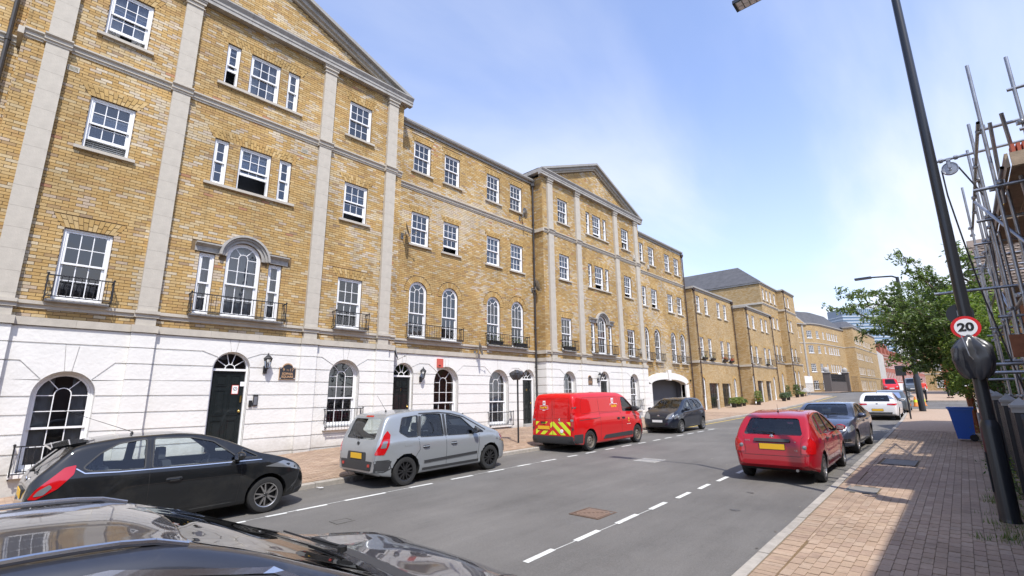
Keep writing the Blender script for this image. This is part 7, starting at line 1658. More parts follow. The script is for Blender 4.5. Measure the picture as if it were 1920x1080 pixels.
c.mirrors(3.0, .98, 'paint_slate'); c.handle(2.3, .86, 'paint_slate'); c.handle(1.5, .87, 'paint_slate'); c.strokes([(1.0, 1.05), (1.3, 1.0), (3.1, .955)], 'y', .012, 'trim', 'window_trim', .004, both=True)
for p in ([(2.13, .28), (2.13, 1.36)], [(3.12, .3), (3.2, .93)], [(1.3, 1.0), (1.34, .7)]): c.strokes(p, 'y', .009, 'plain_black', 'door_seam', .001, both=True)
for s_ in (-1, 1):
    a = [(s_ * .34, .66), (s_ * .36, .76), (s_ * .74, .80), (s_ * .82, .74), (s_ * .70, .66)]; c.patch(a if s_ > 0 else a[::-1], 'f', 'light_clear', 'headlight', .008, rnd=.03); a = [(s_ * .04, .62), (s_ * .05, .76), (s_ * .28, .76), (s_ * .30, .64)]; c.patch(a if s_ > 0 else a[::-1], 'f', 'plain_black', 'kidney_grille', .008, rnd=.03)
    a = [(s_ * .45, .30), (s_ * .50, .44), (s_ * .78, .46), (s_ * .80, .36)]; c.patch(a if s_ > 0 else a[::-1], 'f', 'plain_black', 'air_intake', .004, rnd=.03); c.strokes([(s_ * .44, .31), (s_ * .62, .35), (s_ * .80, .36)], 'f', .02, 'chrome', 'bumper_trim', .012)
for sg in ('y', '-y'): c.patch([(3.98, .72), (4.42, .62), (4.40, .74), (4.1, .84)], sg, 'light_clear', 'headlight', .006, rnd=.02)
c.patch([(-.42, .30), (.42, .30), (.38, .44), (-.38, .44)], 'f', 'plain_black', 'lower_grille', .004, rnd=.03); c.wiper('f', -.5, 1.07, .05, 1.09); c.wiper('f', .1, 1.07, .6, 1.09); c.aerial(1.2, .06, .2); c.place(-2.41 - .80, 16.75 + 2.83 * .93, -90, .93)
# ---- white hatchback farther on
S = spec(4.28, .895, [(0, .46), (.02, .74), (.06, .92), (.18, 1.05), (.40, 1.27), (.52, 1.37), (.85, 1.44), (1.5, 1.475), (2.0, 1.46), (2.4, 1.37), (2.85, 1.17), (3.15, 1.03), (3.5, .95), (3.85, .85), (4.1, .7), (4.22, .55), (4.28, .42)],
         [(0, .9), (.5, .99), (1.5, .96), (3.2, .93), (4.28, .7)], .78, 3.40, .32, flare=.018)
GS = S
c = Car(S, 'parked_car', 'white five-door hatchback parked farther along the near side', 'car', 'cars parked along the near kerb')
sw = [[(1.25, 1.0), (2.0, .98), (2.0, 1.39), (1.45, 1.38)], [(2.1, .98), (2.86, .96), (2.9, 1.0), (2.5, 1.27), (2.15, 1.38)]]
c.finish('paint_white', sw, [(-.60, 1.0), (.60, 1.0), (.50, 1.33), (-.50, 1.33)], [(-.66, 1.06), (.66, 1.06), (.55, 1.40), (-.55, 1.40)], cab=(.40, 3.2)); c.wheels('rim_silver', 5, 'spoke', tw=.22); c.cabin([1.25, 2.05], 0, 2.75, -1); c.mirrors(2.84, .95, 'paint_white')
for s_ in (-1, 1): a = [(s_ * .44, .82), (s_ * .80, .80), (s_ * .82, .90), (s_ * .46, .90)]; c.patch(a if s_ > 0 else a[::-1], 'r', 'light_red', 'rear_light', .010, rnd=.02)
for sg in ('y', '-y'): c.patch([(.04, .80), (.3, .84), (.34, .90), (.05, .91)], sg, 'light_red', 'rear_light', .008)
c.plate('r', .56, 'plate_yellow', .5, .11); c.badge('r', 0, .88, .05); c.patch([(-.6, .32), (.6, .32), (.64, .44), (-.64, .44)], 'r', 'trim', 'rear_diffuser', .006); c.strokes([(2.05, .3), (2.05, 1.4)], 'y', .009, 'plain_black', 'door_seam', .001, both=True); c.aerial(.8, .05, .2)
c.place(-2.63 - .80, 31.9, 90.8, .93)
c = Car(dict(GS), 'parked_car', 'dark grey car mostly hidden beyond the white hatchback', 'car', 'cars parked along the near kerb')
c.finish('paint_grey', sw, [(-.55, 1.0), (.55, 1.0), (.48, 1.33), (-.48, 1.33)], [(-.66, 1.06), (.66, 1.06), (.55, 1.40), (-.55, 1.40)], hollow=False); c.wheels('rim_silver', 5, 'spoke'); c.mirrors(2.84, .95, 'paint_grey'); c.place(-3.35, 37.2, 92, .95)
# ---- far traffic
def farcar(label, paint, x, y, ang, S, k=.95, front=True, name='parked_car', cat='car'):
    c = Car(S, name, label, cat, 'cars far along the street'); L = S['L']; zt = max(p[1] for p in S['T'])
    sw = [[(L * .30, 1.0), (L * .66, .97), (L * .56, zt - .12), (L * .34, zt - .1)]]
    c.finish(paint, sw, [(-.5, 1.02), (.5, 1.02), (.46, zt - .12), (-.46, zt - .12)], [(-.6, 1.07), (.6, 1.07), (.5, zt - .1), (-.5, zt - .1)], hollow=False); c.wheels('rim_silver', 5, 'spoke')
    for s_ in (-1, 1):
        a = [(s_ * .5, .64), (s_ * .78, .66), (s_ * .74, .78), (s_ * .5, .76)]; c.patch(a if s_ > 0 else a[::-1], 'f', 'light_clear', 'headlight', .008); c.patch(a if s_ > 0 else a[::-1], 'r', 'light_red', 'rear_light', .008)
    c.plate('r', .55, 'plate_yellow'); c.plate('f', .5, 'plate_white'); c.place(x, y, ang, k); return c
SUV = spec(4.5, .92, [(0, .5), (.03, .95), (.08, 1.1), (.25, 1.5), (.4, 1.62), (.9, 1.68), (1.8, 1.69), (2.4, 1.6), (2.85, 1.32), (3.2, 1.14), (3.7, 1.06), (4.2, .92), (4.4, .75), (4.5, .5)], [(0, 1.05), (2, 1.03), (3.3, 1.0), (4.5, .8)], .85, 3.5, .34)
farcar('silver grey four-wheel-drive coming over the crest', 'paint_grey', -4.3, 74, -88, SUV, 1.0)
farcar('low dark car beyond the silver four-wheel-drive', 'paint_darkblue', -5.1, 92, -86, dict(GS))
VAN = spec(4.6, .9, [(0, .5), (.02, 1.0), (.06, 1.6), (.12, 1.78), (.4, 1.85), (2.6, 1.86), (3.0, 1.75), (3.5, 1.3), (4.0, 1.05), (4.4, .85), (4.55, .65), (4.6, .5)], [(0, 1.1), (3, 1.1), (4.6, .8)], .8, 3.6, .32, tum=.15)
farcar('red van parked at the crest in front of the white gable', 'paint_postred', -7.9, 88, -80, VAN, 1.0, name='parked_van', cat='van')
# ---- dark car under the eye: only roof, windscreen and bonnet in the picture
S = spec(4.6, .90, [(0, .5), (.03, .85), (.08, 1.05), (.22, 1.28), (.5, 1.46), (.8, 1.53), (1.3, 1.56), (1.8, 1.562), (2.2, 1.54), (2.5, 1.46), (2.9, 1.29), (3.3, 1.115), (3.5, 1.045), (3.7, 1.01), (4.0, .955), (4.25, .87), (4.45, .73), (4.56, .58), (4.6, .44)],
         [(0, 1.0), (.8, 1.06), (2, 1.03), (3.4, .98), (4.6, .75)], .85, 3.68, .33, flare=.02, rr=.12)
c = Car(S, 'parked_car', 'glossy dark car in the bottom left corner, seen over its roof and bonnet', 'car', 'cars parked along the near kerb')
sw = [[(1.2, 1.08), (2.0, 1.06), (2.0, 1.45), (1.5, 1.46), (1.3, 1.42)], [(2.08, 1.06), (3.0, 1.03), (3.05, 1.06), (2.62, 1.32), (2.15, 1.445)]]
c.finish('paint_navy', sw, [(-.55, 1.12), (.55, 1.12), (.5, 1.42), (-.5, 1.42)], [(-.68, 1.13), (.68, 1.13), (.57, 1.49), (-.57, 1.49)], cab=(.5, 3.4), hollow=False); c.wheels('rim_silver', 5, 'spoke', tw=.22); c.mirrors(3.0, 1.02, 'paint_navy')
c.strokes([(1.12, 1.10), (1.28, 1.45), (1.5, 1.49), (2.1, 1.475), (2.64, 1.35), (3.15, 1.06)], 'y', .02, 'chrome', 'window_trim', .006, both=True)
for s_ in (-1, 1):
    pts = []
    for x in [.7 + .11 * i for i in range(16)]:
        h = c.ray(x, s_ * .60, 't'); pts.append(h[0] + Vector((0, 0, .018 * min(1, (x - .68) * 6, (2.36 - x) * 6))))
    b = MB(); b.path(pts, .013, 8); inst('roof_rail', b.mesh('roof_rail', 'chrome'), c.root, (0, 0, 0))
c.wiper('f', .05, 1.09, .62, 1.13)
c.patch([(3.40, -.66), (3.54, -.70), (3.54, .70), (3.40, .66)], 't', 'trim', 'cowl', .001); c.strokes([(3.52, .72), (4.0, .70), (4.35, .58)], 't', .01, 'plain_black', 'bonnet_seam', .001); c.strokes([(3.52, -.72), (4.0, -.70), (4.35, -.58)], 't', .01, 'plain_black', 'bonnet_seam', .001)
for sg in ('y', '-y'): c.patch([(3.95, .72), (4.38, .62), (4.35, .78), (4.05, .88)], sg, 'light_clear', 'headlight', .006, rnd=.02)
c.place(-2.78, -.77, 90, .94)
# ================================================================ right-hand side: lamp, sign, fence, scaffold, tree, bin, people
def dirY(px, py, Y): r = RM @ Vector(((px - 960) / 897, (py - 540) / 897, 1)); return r * (Y / r.y)
def dirX(px, py, X): r = RM @ Vector(((px - 960) / 897, (py - 540) / 897, 1)); return r * (X / r.x)
t = thing('street_lamp', 'tall dark street lamp on the brick pavement carrying the 20 sign', 'street lamp', (.17, 9.16, PR(9.16)), 'street lamps')
x, y, z = .17, 9.16, PR(9.16)
b = MB(); b.lathe([(.115, 0), (.11, .02), (.105, .05), (.105, 1.16), (.10, 1.2), (.075, 1.26)], (x, y, z), 24); b.build('base', 'post_black', t)
b = MB(); b.lathe([(.075, 1.26), (.072, 3.0), (.068, 4.0), (.066, 4.02), (.05, 9.0), (.045, 9.12)], (x, y, z), 20); b.build('shaft', 'post_black', t)
b = MB(); b.path([(x, y, z + 9.05), (x - .12, y, z + 9.2), (x - .5, y, z + 9.26), (x - 1.75, y, z + 9.32)], .03, 10); b.build('arm', 'post_black', t)
hz_ = z + 9.30; b = MB(); b.prism([(y - .15, -.045 + hz_), (y + .15, -.045 + hz_), (y + .13, .04 + hz_), (y - .13, .04 + hz_)], x - 2.38, x - 1.7, 0, None, True); hd = b.build('lamp_head', 'post_black', t)
b = MB(); b.box(x - 2.33, x - 1.76, y - .13, y + .13, hz_ - .055, hz_ - .046); b.build('diffuser', 'concrete', hd)
for i in range(5):
    for j in range(2): b = MB(); b.box(x - 2.31 + i * .11, x - 2.22 + i * .11, y - .115 + j * .12, y - .01 + j * .12, hz_ - .064, hz_ - .056); b.build('led_tile', 'plain_white', hd)
b = MB(); b.box(x - .11, x - .10, y - .05, y + .05, z + .35, z + .85); b.build('access_door', 'post_black', t)
s = thing('speed_sign', 'round red-ringed speed limit sign reading 20 on the near lamp post', 'road sign', (.14, 9.04, .84)); c = (.145, 9.03, .845)
b = MB(); b.lathe([(0, 0), (.155, 0), (.155, -.012), (0, -.012)], (c[0], c[1] + .012, c[2]), 40, axis='y'); b.build('plate', 'sign_red', s); b = MB(); b.lathe([(0, -.0155), (.118, -.0155), (.118, -.012)], (c[0], c[1] + .012, c[2]), 40, axis='y'); b.build('face', 'plain_white', s)
text('20', .15, 'plain_black', s, (c[0], c[1] - .006, c[2]), (rad(90), 0, 0), .001, bold=.006, sx=1.1)
b = MB(); b.box(.10, .24, 9.035, 9.16, .80, .83); b.box(.10, .24, 9.035, 9.16, .87, .90); b.build('clamp', 'galv', s)
s = thing('road_sign', 'dark back of a round sign fixed behind the near lamp post above the 20 sign', 'road sign', (.10, 9.28, 1.07)); b = MB(); b.lathe([(0, 0), (.15, 0), (.15, .01), (0, .01)], (.12, 9.27, 1.06), 36, axis='y'); b.build('plate', 'post_black', s); b = MB(); b.box(.09, .2, 9.16, 9.27, 1.02, 1.1); b.build('bracket', 'galv', s)
def bag(name, label, c, r, h, seed, cat='bag'):
    """sheet gathered at the top and hanging in creased folds to a ragged hem"""
    t = thing(name, label, cat, c); nz, ns = 22, 84; vs = []; tri = lambda x: abs((x / math.pi) % 2 - 1) * 2 - 1
    for i in range(nz + 1):
        u = i / nz; zz = 1 - 2 * u; prof = float(np.interp(u, [0, .06, .14, .3, .55, .8, .93, 1], [.28, .34, .62, 1.0, 1.02, .80, .66, .5]))
        for k in range(ns):
            a = 2 * math.pi * k / ns; f = .20 * tri(a * 4 + u * 2.2 + seed) + .11 * tri(a * 9 - u * 3 + seed * 2) + .07 * noise.noise(Vector((math.cos(a) * 3, math.sin(a) * 3, u * 4 + seed)))
            q = r * prof * (1 + f * min(1, u * 5)); hem = (.16 * noise.noise(Vector((math.cos(a) * 1.5, math.sin(a) * 1.5, seed))) + .05 * tri(a * 7)) * u * u * h
            vs.append((q * math.cos(a) * (1.12 + .18 * noise.noise(Vector((u * 2, seed, 0)))), q * math.sin(a) * .8, h * zz + hem))
    b = MB(); b.add(vs, [(i * ns + k, (i + 1) * ns + k, (i + 1) * ns + (k + 1) % ns, i * ns + (k + 1) % ns) for i in range(nz) for k in range(ns)], 0, None, True); me = b.mesh('sheet', 'bag'); me.set_sharp_from_angle(angle=rad(28)); inst('sheet', me, t, c)
    b = MB(); b.lathe([(r * .30, -.012), (r * .33, 0), (r * .30, .012)], (c[0], c[1], c[2] + h * .86), 14); b.build('tie', 'plain_black', t); return t
t = bag('plastic_bag', 'black plastic sheet wrapped round a covered sign on the near lamp post', (.155, 9.07, .45), .19, .30, 2.0); b = MB(); b.path([(.08, 8.90, .73), (.10, 8.87, .60), (.12, 8.86, .45), (.15, 8.88, .40)], .007, 6); b.build('strap', 'galv', t)
# wrapped lamp sign on the far pavement
zz = PL(-11.3, 12.5); t = thing('road_sign', 'thin black pole with a wrapped sign between the grey people carrier and the red van', 'road sign', (-11.3, 12.5, zz)); b = MB(); b.tube((-11.3, 12.5, zz), (-11.3, 12.5, .78), .03, 8); b.build('pole', 'post_black', t)
tt = bag('plastic_bag', 'dark plastic wrapping on top of the thin black pole on the far pavement', (-11.3, 12.45, .70), .22, .17, 5.0)
zz = PR(31.2); t = thing('road_sign', 'small sign seen from behind on a thin dark pole beside the white hatchback', 'road sign', (-2.15, 31.1, zz)); b = MB(); b.tube((-2.15, 31.1, zz), (-2.15, 31.1, 1.25), .035, 8); b.build('pole', 'post_black', t); b = MB(); b.box(-2.42, -2.0, 31.02, 31.05, .75, 1.25); b.build('plate', 'post_black', t)
zz = PR(38.5); t = thing('street_lamp', 'farther dark street lamp rising out of the tree crown', 'street lamp', (-2.04, 38.5, zz), 'street lamps'); b = MB(); b.lathe([(.17, 0), (.17, 2.0), (.13, 2.1), (.12, 4), (.09, 8.3)], (-2.04, 38.5, zz), 14); b.build('shaft', 'post_black', t)
b = MB(); b.path([(-2.04, 38.5, zz + 8.25), (-2.3, 38.5, zz + 8.4), (-3.4, 38.5, zz + 8.5)], .05, 8); b.build('arm', 'post_black', t); b = MB(); b.prism([(38.3, zz + 8.44), (38.7, zz + 8.44), (38.65, zz + 8.56), (38.35, zz + 8.56)], -4.25, -3.35, 0, None, True); b.build('lamp_head', 'post_black', t)
for (x, y, l) in ((-2.75, 46, 'first traffic cone'), (-2.35, 47, 'second traffic cone')):
    zz = G(y); t = thing('traffic_cone', l + ' at the mouth of the right side street', 'traffic cone', (x, y, zz), 'traffic cones'); b = MB(); b.lathe([(.2, 0), (.2, .04), (.15, .05), (.05, .7), (0, .72)], (x, y, zz), 12); b.build('cone', 'light_amber', t); b = MB(); b.lathe([(.118, .3), (.095, .48)], (x, y, zz), 12); b.build('band', 'hivis', t)
# ---- wheelie bin
x, y = -.18, 20.6; z = PR(y); t = thing('wheelie_bin', 'blue wheelie bin standing on the brick pavement under the tree', 'bin', (x, y, z)); b = MB()
def frustum(b, cx, cy, z0, z1, ax, ay, bx, by, dx=0): 
    b.add([(cx - ax, cy - ay, z0), (cx + ax, cy - ay, z0), (cx + ax, cy + ay, z0), (cx - ax, cy + ay, z0), (cx - bx + dx, cy - by, z1), (cx + bx + dx, cy - by, z1), (cx + bx + dx, cy + by, z1), (cx - bx + dx, cy + by, z1)], [(0, 3, 2, 1), (0, 1, 5, 4), (1, 2, 6, 5), (2, 3, 7, 6), (3, 0, 4, 7), (4, 5, 6, 7)])
frustum(b, x, y, z + .06, z + .93, .20, .20, .27, .27, -.03); b.box(x - .31, x + .26, y - .285, y + .285, z + .90, z + .945); b.build('tub', 'blue_plastic', t)
b = MB(); b.prism([(y - .29, z + .95), (y + .29, z + .95), (y + .27, z + 1.0), (y - .27, z + 1.0)], x - .34, x + .29, 0, None, True); b.build('lid', 'blue_plastic', t)
for s_ in (-1, 1): b = MB(); b.lathe([(0, -.025), (.09, -.025), (.1, -.01), (.1, .01), (.09, .025), (0, .025)], (x + .17, y + s_ * .2, z + .1), 16, axis='y'); b.build('wheel', 'tyre', t)
b = MB(); b.tube((x + .32, y - .2, z + .93), (x + .32, y + .2, z + .93), .015, 6); b.build('handle', 'blue_plastic', t)
# ---- fence
t = thing('garden_fence', 'black paling fence with square capped posts along the right pavement', 'fence', (.45, 9, PR(9)))
pk = MB(); pk.prism([(-.032, 0), (.032, 0), (.032, 1.20), (0, 1.27), (-.032, 1.20)], -.011, .011, 0, None, True); pk.v = [(v[0], v[1], v[2]) for v in pk.v]; me = pk.mesh('paling', 'iron')
posts = [3.4, 6.3, 8.7, 10.9, 14.3, 17.2]
for y in np.arange(3.5, 17.2, .105):
    if min(abs(y - p) for p in posts) > .10: o = inst('paling', me, t, (.46, float(y), PR(y) + .10)); o.rotation_euler = (random.gauss(0, .008), 0, 0)
for h in (.30, 1.05): b = MB(); b.add([(.475, 3.4, PR(3.4) + h), (.515, 3.4, PR(3.4) + h), (.515, 17.2, PR(17.2) + h), (.475, 17.2, PR(17.2) + h), (.475, 3.4, PR(3.4) + h + .06), (.515, 3.4, PR(3.4) + h + .06), (.515, 17.2, PR(17.2) + h + .06), (.475, 17.2, PR(17.2) + h + .06)], [(0, 3, 2, 1), (0, 1, 5, 4), (1, 2, 6, 5), (2, 3, 7, 6), (3, 0, 4, 7), (4, 5, 6, 7)]); b.build('rail', 'iron', t)
for y in posts:
    z = PR(y); b = MB(); b.box(.40, .54, y - .07, y + .07, z - .05, z + 1.38); p = b.build('post', 'iron', t); b = MB(); b.box(.385, .555, y - .085, y + .085, z + 1.38, z + 1.44); b.box(.37, .57, y - .10, y + .10, z + 1.44, z + 1.47)
    b.add([(.37, y - .1, z + 1.47), (.57, y - .1, z + 1.47), (.57, y + .1, z + 1.47), (.37, y + .1, z + 1.47), (.47, y, z + 1.56)], [(0, 1, 4), (1, 2, 4), (2, 3, 4), (3, 0, 4)]); b.build('post_cap', 'gutter', p)
t = thing('marker_pole', 'thin striped white and black pole leaning by the fence', 'pole', (.05, 14.2, PR(14.2))); q = dirY(1840, 885, 13.6); b = MB(); b.tube((.12, 13.6, PR(13.6)), (.12, 13.6, PR(13.6) + .35), .022, 6); b.build('lower_part', 'post_black', t); b = MB(); b.tube((.12, 13.6, PR(13.6) + .35), (.12, 13.6, PR(13.6) + 1.15), .022, 6); b.build('upper_part', 'stone_grey', t)
t = thing('garden_wall', 'low red brick wall beyond the fence by the blue bin', 'wall', (.5, 19.5, PR(19.5)))
RB = [(.34, .11, .06), (.40, .14, .08), (.28, .09, .055), (.42, .2, .12)]
b = MB(); b.box(.30, .52, 18.3, 23.5, PR(19) - .1, PR(19) + .78); b.build('mortar_core', 'mortar', t)
me = None; b = MB(); b.box(0, .016, -.1075, .1075, 0, .066, 0, None, 'r'); mat('red_single', (.36, .12, .07), .85, objvar=.3); me = MB(); me.box(-.016, 0, -.1075, .1075, 0, .066); me = me.mesh('brick', 'red_single')
for r in range(10):
    for k in range(22): inst('brick', me, t, (.30, 18.45 + k * .225 + (r % 2) * .11, PR(19) + .01 + r * .075))
me = MB(); me.box(0, .1, 0, 0.016, 0, .066); me = MB(); me.box(-.105, .105, -.016, 0, 0, .066); me = me.mesh('brick', 'red_single')
for r in range(10): inst('brick', me, t, (.41, 18.3, PR(19) + .01 + r * .075))
b = MB(); b.box(.24, .56, 18.2, 23.6, PR(19) + .78, PR(19) + .85); b.build('coping', 'stone', t)
t = thing('gate_post', 'reddish timber gate post leaning under the tree beside a grey board', 'gate post', (.05, 23.8, PR(23.8))); b = MB(); b.tube((.12, 23.8, PR(23.8)), (.08, 23.8, PR(23.8) + 1.5), .11, 6); mat('red_timber', (.26, .10, .05), .85, vary=.3, vscale=9); b.build('post', 'red_timber', t)
t = thing('board_panel', 'grey board screen between the tree and the near lamp post', 'panel', (.5, 19.0, PR(19))); b = MB(); b.box(.26, .30, 19.3, 23.4, PR(19) + .8, PR(19) + 1.9); b.build('sheet', 'concrete', t)
# ---- houses on the right (behind the fence); the nearest row stands beside the eye, outside the picture
t = thing('house', 'brown brick terrace beside the near pavement, seen only in reflections and by its shade', 'house', (3.2, 1, -1.6), 'houses on the right side')
mat('brown_brick', (.17, .11, .085), .85, vary=.2, vscale=5)
facet(t, (3.45, 16.3), (3.45, -20), -2.2, 5.25, [(c, 1.0, a, z_, 'r') for c in [2 + 2.6 * i for i in range(13)] for a, z_ in ((-.7, .9), (2.4, 3.9))], [(1.5, .2)], 'brown_brick')
b = MB(); b.box(3.45, 11, -20, 16.3, -2.5, 5.2); b.v = [(v[0] + (.9 if v[0] < 4 else 0), v[1], v[2]) for v in b.v]; b.build('house_body', 'brown_brick', t)
b = MB(); b.box(3.45, 4.4, 16.27, 16.3, -2.2, 5.25); b.build('end_wall', 'brown_brick', t)
b = MB(); b.add([(3.22, -20.1, 5.5), (3.22, 16.4, 5.5), (7.2, 16.4, 6.5), (7.2, -20.1, 6.5), (11.4, -20.1, 5.5), (11.4, 16.4, 5.5)], [(0, 1, 2, 3), (3, 2, 5, 4), (1, 5, 2), (0, 3, 4)]); b.build('roof', 'slate', t)
# tiled house behind the scaffold
t = thing('house', 'orange brick house with a brown tiled roof behind the scaffold', 'house', (1.2, 22, PR(22)), 'houses on the right side')
mat('orange_brick', (.42, .16, .075), .85, vary=.2, vscale=5); mat('tile_brown', (.15, .115, .09), .8, vary=.15, objvar=.3)
x0, x1, ya, yb, ze, zr_ = 1.15, 9.5, 22.0, 28.5, 3.0, 5.7
facet(t, (x0, ya), (x1, ya), -1.8, ze, [(1.6, 1.0, -.6, .7, 'r'), (2.2, .9, 1.5, 2.5, 'r')], [], 'orange_brick', False); b = MB(); b.box(x0, x0 + .02, ya, yb, -1.8, ze); b.box(x1, x1 + .02, ya, yb, -1.8, ze); b.box(x0, x1, yb, yb + .02, -1.8, ze); b.build('side_wall', 'orange_brick', t)
ym = (ya + yb) / 2; b = MB(); b.add([(x0 - .2, ya - .25, ze), (x1, ya - .25, ze), (x1, ym, zr_), (x0 - .2, ym, zr_), (x1, yb + .2, ze), (x0 - .2, yb + .2, ze)], [(0, 1, 2, 3), (3, 2, 4, 5), (0, 3, 5), (1, 4, 2)]); b.build('roof', 'tile_brown', t)
b = MB(); b.box(x0 - .2, x1, ya - .34, ya - .22, ze - .06, ze + .05); b.build('gutter', 'pipe', t)
sl = math.atan2(zr_ - ze, ym - ya + .25); tl = MB(); tl.add([(-.098, 0, 0.02), (-.03, 0, .045), (.04, 0, .02), (.098, 0, .03), (-.098, .2, 0), (-.03, .2, .02), (.04, .2, 0), (.098, .2, .01)], [(0, 1, 5, 4), (1, 2, 6, 5), (2, 3, 7, 6)]); tl.add([(-.098, 0, 0), (.098, 0, 0), (.098, 0, .03), (.04, 0, .02), (-.03, 0, .045), (-.098, 0, .02)], [(0, 1, 2, 3, 4, 5)]); me = tl.mesh('roof_tile', 'tile_brown'); nr = 19
for r in range(nr):
    for k in range(15):
        o = inst('roof_tile', me, t, (x0 - .1 + k * .2 + (r % 2) * .1, ya - .25 + math.cos(sl) * r * .205, ze + math.sin(sl) * r * .205 + .01)); o.rotation_euler = (sl - .03, 0, 0)
# ---- scaffold
t = thing('scaffold', 'galvanised tube scaffold with timber decks against the right-hand house', 'scaffold', (.8, 12, PR(12)))
def tube(a, c, m='galv', nm='tube', r=.025): b = MB(); b.tube(a, c, r, 10, 0, None, False); b.tube(a, c, r * .8, 10, 1, None, False); o = b.build(nm, [m, 'plain_black'], t); return o
def coupler(p): b = MB(); x, y, z = p; b.lathe([(.035, -.03), (.042, -.02), (.042, .02), (.035, .03)], p, 8); b.box(x - .05, x + .05, y - .015, y + .05, z - .025, z + .025); b.tube((x, y - .02, z), (x, y - .085, z + .01), .008, 5); b.build('coupler', 'galv', t)
stz = [(.82, 9.9, 5.05), (1.27, 9.95, 5.05), (.80, 11.5, 4.75), (.84, 12.3, 4.4), (.80, 13.4, 4.95), (.82, 14.6, 4.2), (.76, 16.0, 5.0), (.80, 16.8, 4.0), (.82, 18.6, 3.9), (2.05, 11.5, 4.9), (2.1, 14.6, 4.9), (2.05, 16.8, 4.9), (1.5, 13.0, 3.4), (1.0, 10.4, 3.3), (.98, 12.9, 3.0), (1.25, 14.9, 3.1), (1.05, 17.6, 3.6), (1.6, 17.2, 3.3), (.92, 15.4, 2.6)]
for i, (x, y, zt) in enumerate(stz): tube((x, y, PR(y) + .0), (x + random.gauss(0, .015), y + random.gauss(0, .04), zt), 'galv_yellow' if i in (12, 15) else 'galv', 'standard')
for (xx, z, y0, y1) in ((.86, 3.0, 9.1, 17.2), (.78, 3.95, 9.6, 17.0), (2.05, 3.0, 9.2, 17.0), (.86, 1.35, 9.6, 19.2), (.86, -.15, 9.6, 19.0), (2.05, 4.4, 9.4, 17), (2.05, 3.7, 9.4, 17), (.88, 2.2, 13, 19.2), (1.95, 1.4, 9.6, 18)): tube((xx, y0, z), (xx, y1, z), 'galv', 'ledger')
for (y, z, xa, xb) in ((9.45, 2.86, .55, 2.6), (10.1, 4.02, .85, 2.6), (9.8, 3.75, 1.2, 3.0), (11.45, 2.9, .62, 2.5), (13.3, 2.9, .60, 2.5), (14.7, 2.9, .62, 2.5), (16.1, 2.9, .55, 2.5), (16.9, 2.9, .6, 2.5), (10.0, 4.5, 1.2, 3.0), (12.2, 1.28, .65, 2.6), (14.6, 1.3, .6, 2.6), (16.8, 1.32, .62, 2.6), (12.2, .5, .6, 2.6), (14.6, .22, .4, 2.6), (10.1, .25, .35, 2.6)): tube((xa, y, z), (xb, y, z), 'galv', 'transom')
for y0, z0, y1, z1, xx in ((9.6, 3.9, 10.2, 2.8, .9), (17.2, 3.2, 12.6, 1.2, .9), (13, 1.4, 16, -.2, 2.0), (13.6, 3.2, 16.6, .9, .9)): tube((xx, y0, z0), (xx, y1, z1), 'galv', 'brace')
tube((1.0, 9.25, 3.85), (1.12, 10.0, 2.7), 'galv', 'brace'); tube(dirY(1828, 379, 11.4), dirY(1925, 455, 9.9), 'galv', 'brace')
a, c_ = dirY(1752, 552, 10.3), dirY(1925, 533, 10.3); tube(a, (c_.x + .9, c_.y, c_.z), 'galv', 'transom', .024)
a, c_ = dirY(1752, 305, 11.6), dirY(1925, 262, 11.6); tube(a, (c_.x + .6, 11.6, a.z), 'galv', 'pulley_beam')
PB = a
a, c_ = dirY(1845, 684, 10.8), dirY(1925, 672, 10.8); tube(a, (c_.x + .5, 10.8, a.z), 'galv', 'transom')
for (x, y, zt) in stz[:9]:
    for z in (2.97, 3.92, 1.33, -.12):
        if z < zt: coupler((x - .02, y, z))
for (y, z) in ((9.45, 2.86), (11.45, 2.9), (13.3, 2.9), (14.7, 2.9), (16.1, 2.9), (10.1, 4.02)): coupler((.84, y, z + .05))
for i in range(5):
    for (y0, y1) in ((9.28, 12.1), (12.15, 14.4)): b = MB(); x = .98 + i * .232; b.box(x, x + .222, y0 + random.uniform(0, .06), y1 - random.uniform(0, .05), 3.04, 3.078); b.build('deck_board', 'timber', t)
for (y0, y1) in ((9.3, 12.0), (12.1, 14.3)): b = MB(); b.box(.93, .965, y0, y1, 3.05, 3.26); b.build('toe_board', 'timber', t)
b = MB(); b.box(.98, 2.1, 9.27, 9.30, 3.05, 3.25); b.build('toe_board', 'timber', t)
for i in range(4): b = MB(); x = 1.05 + i * .232; b.box(x, x + .222, 15.2, 18.9, 2.26, 2.30); b.build('deck_board', 'timber', t)
for i in range(7):
    k = thing('ridge_tile', 'orange ridge tile on the scaffold deck, %s of the row of seven' % ('leftmost', 'second from left', 'third from left', 'middle one', 'third from right', 'second from right', 'rightmost')[i], 'tile', (1.02 + i * .055, 9.42, 3.09), 'orange tiles on the scaffold deck'); b = MB(); x = 1.02 + i * .058; b.prism([(9.36, 3.26), (9.62, 3.27), (9.62, 3.42), (9.36, 3.40)], x, x + .038, 0, None, True); b.build('tile', 'terracotta', k)
k = thing('tarpaulin', 'blue green tarpaulin folded on the scaffold deck', 'tarpaulin', (1.6, 9.6, 3.1)); b = MB(); bm = bmesh.new(); bmesh.ops.create_grid(bm, x_segments=16, y_segments=10, size=1)
for v in bm.verts: v.co = Vector((1.75 + v.co.x * .35, 9.8 + v.co.y * .3, 3.32 + .08 * noise.noise(v.co * 3) + .05 * v.co.x))
me = bpy.data.meshes.new('sheet'); bm.to_mesh(me); bm.free(); mat('tarp', (.02, .13, .16), .5); me.materials.append(MATS['tarp']); smooth(me, 80); inst('sheet', me, k, (0, 0, 0))
